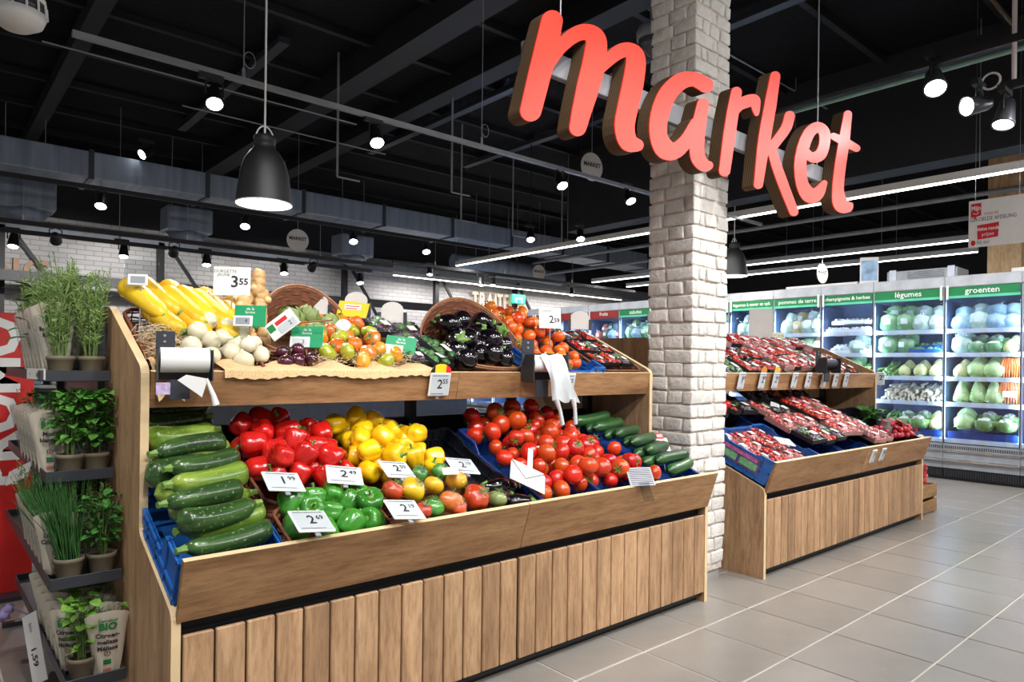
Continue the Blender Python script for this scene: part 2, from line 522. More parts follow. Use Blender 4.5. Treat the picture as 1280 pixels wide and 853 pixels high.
for c in range(57):
    z0 = 0.095 + c * CH; z1 = z0 + CH - 0.0085
    if z1 > CEIL_Z: z1 = CEIL_Z - 0.002
    th = 0.055
    jo = 0.005
    if c % 2 == 0:   # front bricks own the corner
        cut = 0.205 + RNG.uniform(-0.02, 0.02)
        segs = [((0, 0), (cut - jo, th)), ((cut + jo, 0), (W, th))]
        c2 = th + 0.115 + RNG.uniform(-0.02, 0.03)
        segs += [((0, th + 2 * jo), (th, c2 - jo)), ((0, c2 + jo), (th, D))]
    else:
        cut = 0.115 + RNG.uniform(-0.02, 0.02); cut2 = cut + 0.125 + RNG.uniform(-0.03, 0.03)
        segs = [((th + 2 * jo, 0), (cut - jo, th)), ((cut + jo, 0), (cut2 - jo, th)), ((cut2 + jo, 0), (W, th))]
        c2 = 0.19 + RNG.uniform(-0.05, 0.03)
        segs += [((0, 0), (th, c2 - jo)), ((0, c2 + jo), (th, D))]
    for (x0, y0), (x1, y1) in segs:
        pr_ = RNG.uniform(-0.004, 0.003)
        a = [x0, y0, z0]; b = [x1, y1, z1]
        if y0 == 0: a[1] += pr_
        if x0 == 0: a[0] += pr_
        part('brick', rough_brick(a, b), M['wbrick'], PIL, fix=False)
    backs.box((th + .01, D - th, z0), (W, D, z1)); backs.box((W - th, th + .01, z0), (W, D - th - .01, z1))
part('far_side_bricks', backs, M['wbrick'], PIL, stuff=True)

# ---- ventilation duct under the ceiling
def duct_mat():
    t = NT('galvanised_duct'); v = t.coord((6, 1, 0.5))
    a = t.noise(v, 2, 3)
    t.set(t.ramp(a, [(0.3, srgb('#727c8c')), (0.7, srgb('#8f99a8'))]), 0.45, 0.25); return t.m
M['duct'] = duct_mat()
DU = thing('ventilation_duct', 'long galvanised air duct hanging under the black ceiling', 'duct', (0, 8.95, 3.22))
for i, x in enumerate(np.arange(-1.0, 13.5, 1.25)):
    part('duct_section', MB().bbox((x, 0, 0), (x + 1.22, 0.62, 0.30), 0.01), M['duct'], DU)
    part('flange', MB().box((x + 1.21, -0.015, -0.015), (x + 1.26, 0.635, 0.315)), M['dark'], DU)
for i, (x, y) in enumerate(((1.0, 10.2), (2.9, 10.4), (5.6, 10.6))):
    t = thing('duct_outlet', f'short square duct outlet box behind the long duct, {order_words(i, 3)}', 'duct', (x, y, 2.98), group='duct outlet boxes')
    part('duct_box', MB().bbox((-0.3, -0.2, 0), (0.3, 0.2, 0.35), 0.02), M['duct'], t)
    part('outlet_cone', MB().lathe([(0.28, 0.0), (0.17, -0.13)], 4), M['duct'], t)
    for sx in (-.2, .2): part('hanger_rod', MB().tube([(sx, 0, .34), (sx, 0, CEIL_Z - 2.98)], .006, 5), M['wire'], t)
for i, (x, y, z) in enumerate(((8.2, 9.9, 3.0), (9.4, 10.4, 3.02))):
    solid('round_duct', MB().tube([(-1.0, 0, 0), (0, 0, 0.02), (1.0, 0, 0.0)], 0.14, 14).tube([(.5, 0, .1), (.5, 0, CEIL_Z - z - .002)], .008, 5).tube([(-.5, 0, .1), (-.5, 0, CEIL_Z - z - .002)], .008, 5), M['duct'], ('left' if i == 0 else 'right') + ' length of round spiral duct near the back wall', 'duct', (x, y, z))

# ---- tracks, rods, lamps
def track(y, z, x0, x1, label, along='x', w=0.035, h=0.05, hang=None, mat='black', top=None):
    top = top or CEIL_Z
    t = thing('lighting_track', label, 'track', (0, 0, 0))
    if along == 'x': part('rail', MB().box((x0, y - w / 2, z), (x1, y + w / 2, z + h)), M[mat], t)
    else: part('rail', MB().box((y - w / 2, x0, z), (y + w / 2, x1, z + h)), M[mat], t)
    for q in hang or []:
        p = (q, y, z + h) if along == 'x' else (y, q, z + h)
        part('hanger_wire', MB().tube([p, (p[0], p[1], top)], 0.004, 5), M['wire'], t)
        part('wire_gripper', MB().tube([(p[0], p[1], p[2]), (p[0], p[1], p[2] + 0.06)], 0.011, 6), M['steel'], t)
        if top < CEIL_Z: continue
        lp = [(p[0] + 0.035 + 0.035 * math.cos(a), p[1], p[2] + 0.12 + 0.05 * math.sin(a)) for a in np.linspace(PI, PI * 2.9, 14)]
        part('wire_loop', MB().tube(lp, 0.003, 4), M['wire'], t)
    return t
M['track_grey'] = plain('pale_grey_track', '#8d9096', 0.35, 0.2)
track(4.25, 2.87, 0.61, 7.6, 'grey lighting track nearest the camera, running across under the dark ceiling', hang=(1.50, 3.35, 5.6), mat='track_grey', h=0.030, w=0.036)
track(9.0, 3.10, -0.5, 7.9, 'black lighting track directly below the galvanised duct', hang=(1.6, 4.1, 6.6), top=3.22)
track(9.3, 2.66, 0.2, 5.6, 'black lighting track, upper of the pair before the brick wall', hang=(0.9, 2.6, 4.4), top=3.22)
track(9.6, 2.60, 0.2, 5.4, 'black lighting track, lower of the pair before the brick wall', hang=(1.9,))
track(9.3, 2.74, 5.6, 11.5, 'black lighting track running right above the wall lettering', hang=(6.4, 7.9, 9.6), top=3.22)
track(5.08, 3.19, 0.3, 1.75, 'dark lighting track at the upper right, over the wooden stand', along='y', hang=())
track(5.08, 2.91, 0.2, 1.25, 'dark lighting track at the right edge, below the upper one', along='y', hang=())
solid('ceiling_pipe', MB().tube([(5.08, 1.18, 2.96), (5.08, 1.18, CEIL_Z)], 0.014, 8), M['white'], 'white vertical tube holding the lower right lighting track', 'pipe')
solid('wire_ring', MB().tube([(5.08 + 0.0, 1.30 + 0.05 * math.cos(a), 2.99 + 0.05 * math.sin(a)) for a in np.linspace(0, 2 * PI, 16)], 0.007, 5), M['white'], 'white cable loop beside the tube of the right lighting track', 'cable')

hous = MB().lathe([(0.0, 0.062), (0.030, 0.060), (0.036, 0.045), (0.047, -0.045), (0.052, -0.075), (0.052, -0.085), (0.046, -0.085)], 18, caps=False)
hous_me = flip_fix(hous.mesh('housing', M['black_gloss']))
lens_me = flip_fix(MB().lathe([(0.0, -0.078), (0.046, -0.080), (0.046, -0.076), (0.0, -0.074)], 18).mesh('lens', M['lens']))
yoke_me = flip_fix(MB().tube([(-0.05, 0, 0), (-0.05, 0, 0.07), (0, 0, 0.09), (0.05, 0, 0.07), (0.05, 0, 0)], 0.006, 5).mesh('yoke', M['black']))
adap_me = flip_fix(MB().box((-0.09, -0.017, 0.085), (0.05, 0.017, 0.115)).mesh('adapter', M['black']))
hous_w_me = hous_me
LAST = [None]
def spot(loc, aim, label, group, power=0, on=True, scale=1.0, metal=None):
    t = thing('spot_lamp', label, 'lamp', loc, group=group); t.scale = (scale,) * 3
    LAST[0] = t
    q = Vector(aim).to_track_quat('-Z', 'Y').to_euler()
    h = link('housing', metal or hous_me, t); h.rotation_euler = q
    if on:
        l = link('lens', lens_me, t); l.rotation_euler = q
    link('yoke', yoke_me, t); link('adapter', adap_me, t)
    if power:
        d = bpy.data.lights.new('spot_light', 'SPOT'); d.energy = power; d.color = NEUT; d.spot_size = R(70); d.spot_blend = 0.6; d.shadow_soft_size = 0.045
        o = bpy.data.objects.new('spot_light', d); COL.objects.link(o); o.parent = t
        o.rotation_euler = q; o.location = Vector(aim).normalized() * 0.095
    return t
a1 = (-0.15, -0.55, -0.80)
G1 = 'spot lamps on the nearest track'
for x, z, w, side in ((1.33, 2.75, 'first lit spot from the left on the near track', 1), (2.41, 2.76, 'second lit spot from the left on the near track', 1),
                      (4.22, 2.79, 'third lit spot from the left on the near track, beside a round disc', 1), (5.14, 2.81, 'lit spot on the near track just left of the brick pillar', 1)):
    spot((x, 4.25, z), a1, 'black lamp, ' + w, G1, 60)
G2 = 'spot lamps under the duct'
xs2 = ((1.60, 0), (3.22, 0), (4.76, 0), (6.01, 0))
for i, (x, _) in enumerate(xs2):
    spot((x, 9.0, 3.0), (-0.2, -0.5, -0.8), f'black lit spot lamp below the galvanised duct, {order_words(i, 4)}', G2, 170, scale=1.25)
spot((2.05, 8.9, 3.62), (-0.7, -0.3, -0.5), 'black lit spot lamp above the galvanised duct', None, 0, scale=1.2)
G3 = 'spot lamps before the brick wall'
xs3 = [(0.84, 2.53, 1), (1.95, 2.54, 1), (2.93, 2.54, 1), (3.99, 2.53, 1), (5.2, 2.5, 1)]
for i, (x, z, _) in enumerate(xs3):
    spot((x, 9.6, z), (-0.1, -0.35, -0.9), f'black lit spot lamp on the low track before the wall, {order_words(i, 5)}', G3, 110, scale=1.15)
for i, x in enumerate((1.2, 2.45, 4.3)):
    spot((x, 9.3, 2.56), (0.15, 0.9, -0.25), f'black spot lamp turned away to the wall, {order_words(i, 3)}', 'wall washing spot lamps on the low track', 150, False, 1.2)
for i, (x, z) in enumerate(((6.3, 2.70), (7.36, 2.62), (7.62, 2.64), (9.6, 2.62))):
    spot((x, 9.3, z), (-0.2, -0.2, -0.9), f'black lit spot lamp on the track above the wall lettering, {order_words(i, 4)}', 'spot lamps above the wall lettering', 40, scale=1.0)
for i, (x, y, z) in enumerate(((6.3, 6.9, 2.95), (6.75, 6.4, 2.95))):
    spot((x, y, z), (-0.3, -0.4, -0.8), ('left' if i == 0 else 'right') + ' of two black spots beside the left end of the long light line', 'paired spots by the long light line', 60, scale=1.15)
    part('drop_rod', MB().tube([(0, 0, .1), (0, 0, (CEIL_Z - z) / 1.15)], .008, 6), M['black'], LAST[0])
M['lamp_grey'] = plain('grey_lamp_metal', '#55585e', 0.3, 0.5)
hg = hous_me.copy(); hg.materials[0] = M['lamp_grey']
spot((5.08, 1.62, 3.10), (-0.55, -0.25, -0.75), 'grey lit spot lamp at the upper right, on the upper track', None, 60, scale=1.35, metal=hg)
spot((5.08, 1.36, 2.86), (-0.75, 0.42, -0.20), 'grey lit spot lamp facing left at the right edge', None, 9, scale=1.2, metal=hg)
spot((5.08, 1.22, 2.78), (-0.35, 0.05, -0.9), 'grey lit spot lamp facing down at the right edge', None, 60, scale=1.2, metal=hg)

def led_line(label, x, y0, y1, z, along='y', power=0, hang=()):
    t = thing('light_line', label, 'lamp', (0, 0, 0))
    w = 0.055
    if along == 'y':
        part('housing', MB().box((x - w / 2, y0, z), (x + w / 2, y1, z + 0.07)), M['white'], t)
        part('diffuser', MB().box((x - w / 2 + .004, y0 + .01, z - 0.012), (x + w / 2 - .004, y1 - .01, z)), M['led'], t)
        c = (x, (y0 + y1) / 2, z - 0.03); L = y1 - y0
    else:
        part('housing', MB().box((y0, x - w / 2, z), (y1, x + w / 2, z + 0.07)), M['white'], t)
        part('diffuser', MB().box((y0 + .01, x - w / 2 + .004, z - 0.012), (y1 - .01, x + w / 2 - .004, z)), M['led'], t)
        c = ((y0 + y1) / 2, x, z - 0.03); L = y1 - y0
    for q in hang:
        p = (x, q, z + 0.07) if along == 'y' else (q, x, z + 0.07)
        part('hanger_wire', MB().tube([p, (p[0], p[1], CEIL_Z)], 0.004, 5), M['wire'], t)
    if power:
        d = bpy.data.lights.new('line_light', 'AREA'); d.shape = 'RECTANGLE'; d.energy = power; d.color = NEUT
        d.size = w if along == 'y' else L; d.size_y = L if along == 'y' else w
        o = bpy.data.objects.new('line_light', d); COL.objects.link(o); o.location = c; o.parent = t
    return t
led_line('long white light line passing behind the brick pillar, nearest of the lines', 7.12, 0.6, 9.7, 2.9, power=170, hang=(1.9, 3.6, 5.2, 7.0, 8.8))
led_line('white light line beyond the fridge, upper of the far pair', 10.5, 2.9, 9.6, 2.9, power=80, hang=(4, 5, 6.5, 8))
led_line('white light line beyond the fridge, lower of the far pair', 11.6, 3.1, 9.6, 2.9, power=80, hang=(4.2, 6, 8))
led_line('white light line along the back brick wall', 11.6, 7.0, 13.8, 2.9, along='x', power=120, hang=(8.5, 10, 12))
for i, (x, z) in enumerate(((9.2, 3.2), (9.5, 3.0))):
    solid('service_pipe', MB().tube([(x, 1.5, z), (x, 10.0, z)], 0.03, 8), M['grey'], ('upper' if i == 0 else 'lower') + ' grey pipe above the fridge wall', 'pipe')
for i, (x, y) in enumerate(((4.4, 6.1), (5.35, 7.2), (6.5, 7.5), (7.6, 7.6), (3.2, 6.4))):
    t = thing('hanging_rod', f'thin grey rod hanging from the dark ceiling, {order_words(i, 5)} by depth', 'rod', (x, y, 0), group='hanging rods')
    part('rod', MB().tube([(0, 0, 3.05), (0, 0, CEIL_Z)], 0.012, 6), M['grey'], t)
    part('foot', MB().tube([(0, 0, 3.05), (0.25, 0, 3.05)], 0.010, 6), M['grey'], t)
    t['label'] = ['thin grey hanging rod over the wall end of the near track', 'thin grey hanging rod left of the round white disc', 'thin grey hanging rod behind the long light line',
                  'thin grey hanging rod just left of the brick pillar', 'thin grey hanging rod behind the big pendant'][i]
for i, (x, y0, y1, z) in enumerate(((2.6, 6.3, 9.6, 3.95), (4.9, 5.2, 8.8, 3.9), (6.3, 4.6, 8.4, 3.9), (5.4, 2.2, 5.2, 3.95))):
    solid('cable_tray', MB().box((x - 0.05, y0, 4.17), (x + 0.05, y1, 4.229)), M['dark'], ['cable tray left under the ceiling, over the duct', 'cable tray in the middle of the ceiling', 'cable tray above the long light line', 'cable tray over the red sign'][i], 'tray', group='cable trays')
solid('fluorescent_batten', MB().tube([(6.3, 0.2, 3.62), (6.3, 3.4, 3.62)], 0.022, 8), plain('green_glass_tube', '#7fa398', 0.3), 'long greenish unlit tube lamp behind the sign', 'lamp')
solid('batten_tray', MB().box((6.22, 0.2, 3.66), (6.40, 3.4, 3.78)), M['beam'], 'dark tray above the greenish tube lamp', 'tray')
for i, (x0, y, x1, z) in enumerate(((4.0, 1.55, 7.3, 3.95), (4.2, 3.3, 7.2, 3.9), (1.9, 7.0, 4.1, 3.6), (0.7, 6.2, 3.3, 3.55))):
    solid('ceiling_conduit', MB().tube([(x0, y, z), (x1, y, z)], 0.016 if i == 0 else 0.007, 6), plain('copper_conduit', '#8a7560', 0.4, 0.5) if i == 0 else M['grey'],
          ['copper coloured conduit at the upper right of the ceiling', 'grey conduit right of the brick pillar near the ceiling', 'grey conduit behind the big pendant lamp', 'grey conduit left of the big pendant lamp'][i], 'conduit')

# ---- pendant lamps
def pendant(loc, label, s=1.0, power=30):
    t = thing('pendant_lamp', label, 'lamp', loc, group='black bell pendants'); t.scale = (s,) * 3
    outer = [(0.118, 0.0), (0.112, 0.06), (0.100, 0.14), (0.085, 0.19), (0.060, 0.228), (0.046, 0.243), (0.044, 0.262), (0.046, 0.264), (0.046, 0.292), (0.040, 0.298), (0.0, 0.300)]
    inner = [(0.114, 0.001), (0.108, 0.06), (0.096, 0.14), (0.080, 0.19), (0.05, 0.22), (0.0, 0.222)]
    sh = MB().lathe(outer, 32, caps=False)
    part('lamp_shade', sh, M['black'], t)
    part('shade_lining', MB().lathe(inner, 32, caps=False), M['white'], t, label='white inside of the shade', fix=False)
    part('shade_rim', MB().tube([(0.117 * math.cos(a), 0.117 * math.sin(a), 0.0) for a in np.linspace(0, 2 * PI, 33)], 0.003, 5), M['white'], t)
    part('bulb', MB().ball((0, 0, 0.07), 0.055, 2), glow('pendant_bulb', '#fff4e2', 6), t)
    lp = [(0.040 * math.cos(a), 0, 0.275 + 0.065 * math.sin(a)) for a in np.linspace(-0.1, PI + 0.1, 15)]
    part('hanging_bow', MB().tube(lp, 0.0035, 6), M['white'], t)
    top = (CEIL_Z - loc[2]) / s
    part('cord', MB().tube([(0, 0, 0.30), (0.0, 0, 0.36), (0, 0, top)], 0.0045, 6), M['white'], t)
    d = bpy.data.lights.new('pendant_light', 'POINT'); d.energy = power; d.color = WARM; d.shadow_soft_size = 0.05
    o = bpy.data.objects.new('pendant_light', d); COL.objects.link(o); o.parent = t; o.location = (0, 0, 0.008)
    return t
pendant((1.146, 2.98, 1.86), 'black bell pendant lamp hanging over the yellow squash', 1.0, 8)
pendant((8.0, 4.845, 2.36), 'small far black bell pendant right of the brick pillar', 1.45, 15)

# ---- discs, domes
def disc(loc, label, r=0.15, s='MARKET', rz=0.75):
    t = thing('hanging_disc', label, 'sign', loc, (0, 0, rz - PI / 2 + R(41) - 0.0), group='round white hanging discs')
    part('board', MB().prism([(r * math.cos(a), r * math.sin(a)) for a in np.linspace(0, 2 * PI, 28)[:-1]], 'y', -0.006, 0.006), M['offwhite'], t)
    text('lettering', s, t, (0, -0.008, 0.02), size=r * 0.42, mat=M['ink'], bold=0.002)
    part('cord', MB().tube([(0, 0, r), (0, 0, CEIL_Z - loc[2])], 0.004, 5), M['wire'], t)
disc((5.44, 5.0, 3.30), 'white disc lettered MARKET hanging left of the brick pillar')
disc((3.93, 9.0, 2.84), 'far white lettered disc before the wall, right of the big pendant')
disc((9.0, 9.6, 2.95), 'far white lettered disc under the long light line')
disc((10.6, 4.9, 2.65), 'small white disc above the fridge, right of the pillar')
t = thing('ceiling_speaker', 'white round ceiling speaker at the upper left corner', 'speaker', (0.30, 3.42, 2.50))
part('shell', MB().lathe([(0.0, 0.0), (0.05, 0.004), (0.09, 0.03), (0.105, 0.07)], 28), M['white'], t)
part('slot_ring', MB().lathe([(0.100, 0.07), (0.096, 0.115)], 28), M['dark'], t)
for k in range(14):
    a = 2 * PI * k / 14
    part('rib', MB().tube([(0.104 * math.cos(a), 0.104 * math.sin(a), 0.068), (0.1 * math.cos(a), 0.1 * math.sin(a), 0.117)], 0.006, 4), M['white'], t)
part('top_shell', MB().lathe([(0.102, 0.115), (0.098, 0.14), (0.06, 0.18), (0.0, 0.19)], 28), M['white'], t)
part('cord', MB().tube([(0, 0, 0.19), (0, 0, CEIL_Z - 2.5)], 0.008, 6), M['white'], t)
t = thing('camera_dome', 'grey surveillance dome camera hanging left of the pillar top', 'camera', (4.25, 3.3, 3.66))
part('dome', MB().lathe([(0.0, -0.12), (0.07, -0.09), (0.10, -0.03), (0.105, 0.03)], 24), plain('smoked_dome', '#55585e', 0.1, nz=0), t)
part('collar', MB().lathe([(0.115, 0.02), (0.12, 0.08), (0.10, 0.12), (0.03, 0.14)], 24), M['grey'], t)
part('rod', MB().tube([(0, 0, 0.13), (0, 0, CEIL_Z - 3.66)], 0.015, 8), M['grey'], t)
# ================================================================== PRODUCE STANDS
M_LOW, Z_LOW, Y_LOW = 0.42, 0.655, 1.93
M_UP, Z_UP, Y_UP = 0.50, 1.145, 2.335
def zlow(y, h=0.0): return Z_LOW + M_LOW * (y - Y_LOW) + h
def zup(y, h=0.0): return Z_UP + M_UP * (y - Y_UP) + h
def rnd(poly, i, r, n=4):
    """round one corner of a polygon"""
    p = Vector(poly[i]); a = Vector(poly[i - 1]); b = Vector(poly[(i + 1) % len(poly)])
    s = p + (a - p).normalized() * r; e = p + (b - p).normalized() * r
    return [tuple((1 - k / n) ** 2 * s + 2 * (k / n) * (1 - k / n) * p + (k / n) ** 2 * e) for k in range(n + 1)]
def panel_profile():
    base = [(1.952, 0.0), (1.952, 0.50), (2.305, 0.648), (2.305, 1.150), (2.765, 1.362), (3.30, 1.362), (3.30, 0.0)]
    out = []
    for i, p in enumerate(base):
        out += rnd(base, i, 0.03) if i in (1, 2, 3, 4) else [p]
    return out
def produce_stand(x0, x1, seam_u, seam_l, n1, n2, label):
    t = thing('produce_stand', label, 'stand', (x0, 1.95, 0))
    O = Vector((x0, 1.95, 0))
    def mbx(): q = MB(); q.M = Matrix.Translation(-O); return q
    th = 0.024
    for a in (x0, x1 - th):
        part('end_panel', mbx().prism(panel_profile(), 'x', a, a + th, 0, 1), [M['wood_z'], M['wood_edge']], t)
    xi, xo = x0 + th, x1 - th
    # vertical front boards
    seam = seam_l
    for (a, b, n) in ((xi + 0.003, seam - 0.004, n1), (seam + 0.004, xo - 0.003, n2)):
        w = (b - a) / n
        me = None
        for i in range(n):
            q = MB().bbox((0.003, 0, 0), (w - 0.003, 0.016, 0.385), 0.003)
            if me is None: me = flip_fix(q.mesh('plank', M['wood_z']))
            o = link('plank', me, t); o.location = (a + i * w - x0, 0.0, 0.052)
    part('board_backing', mbx().box((xi, 1.968, 0.03), (xo, 1.984, 0.435)), M['black'], t)
    part('kick_plate', mbx().box((xi, 2.00, 0), (xo, 2.015, 0.052)), M['black'], t)
    part('gap_shade_strip', mbx().box((xi, 1.995, 0.43), (xo, 2.01, 0.52)), M['black'], t)  # black strip stands in for the shade inside the gap
    # lower fascia, leaning out
    def fascia(a, b, y0, z0, y1, z1, name='fascia'):
        d = Vector((0, y1 - y0, z1 - z0)).normalized(); nrm = Vector((0, d.z, -d.y)) * 0.018
        pr_ = [(y0, z0), (y1, z1), (y1 + nrm.y, z1 + nrm.z), (y0 + nrm.y, z0 + nrm.z)]
        q = mbx()
        vs = [(a, p, z) for p, z in pr_] + [(b, p, z) for p, z in pr_]
        q.add(vs, [(0, 1, 5, 4), (2, 3, 7, 6), (3, 0, 4, 7), (0, 3, 2, 1), (4, 5, 6, 7)], 0)
        q.add(vs, [(1, 2, 6, 5)], 1)
        return part(name, q, [M['wood_x'], M['wood_edge']], t)
    fascia(xi - 0.012, seam - 0.0015, 1.945, 0.478, 1.888, 0.652, 'lower_fascia')
    fascia(seam + 0.0015, xo + 0.010, 1.945, 0.478, 1.888, 0.652, 'lower_fascia')
    fascia(xi + 0.004, seam_u - 0.001, 2.325, 1.026, 2.300, 1.138, 'upper_fascia')
    fascia(seam_u + 0.001, xo - 0.002, 2.325, 1.026, 2.300, 1.138, 'upper_fascia')
    # sloped decks and inner frame
    def deck(y0, z0, y1, z1, name, mt):
        q = mbx(); q.add([(xi, y0, z0), (xo, y0, z0), (xo, y1, z1), (xi, y1, z1), (xi, y0, z0 - .016), (xo, y0, z0 - .016), (xo, y1, z1 - .016), (xi, y1, z1 - .016)],
              [(0, 1, 2, 3), (7, 6, 5, 4), (0, 4, 5, 1), (3, 2, 6, 7), (1, 5, 6, 2), (0, 3, 7, 4)])
        part(name, q, mt, t)
    deck(1.955, 0.502, 2.66, 0.502 + 0.42 * 0.705, 'lower_deck', M['black'])
    deck(2.33, 1.052, 2.83, 1.052 + 0.46 * 0.5, 'upper_deck', M['wood_dark'])
    part('back_board', mbx().box((xi, 2.84, 1.05), (xo, 2.855, 1.315)), M['wood_z'], t)
    part('top_shelf', mbx().box((xi, 2.86, 1.20), (xo, 3.28, 1.22)), M['wood_dark'], t)
    for xx in (xi + 0.02, seam - 0.02, seam + 0.6, xo - 0.06):
        part('upright', mbx().box((xx, 2.70, 0.0), (xx + 0.04, 2.74, 1.06)), M['black'], t)
    part('back_shade_board', mbx().box((xi, 2.745, 0.30), (xo, 2.76, 0.925)), M['black'], t)  # black board added to stand in for the shade behind the lower tier
    return t
ST_A = produce_stand(0.518, 3.010, 1.712, 1.742, 14, 14, 'two-tier oak produce stand with vertical boards, nearest the camera')
ST_B = produce_stand(3.560, 5.985, 4.80, 4.80, 15, 14, 'two-tier oak produce stand behind the white brick pillar')

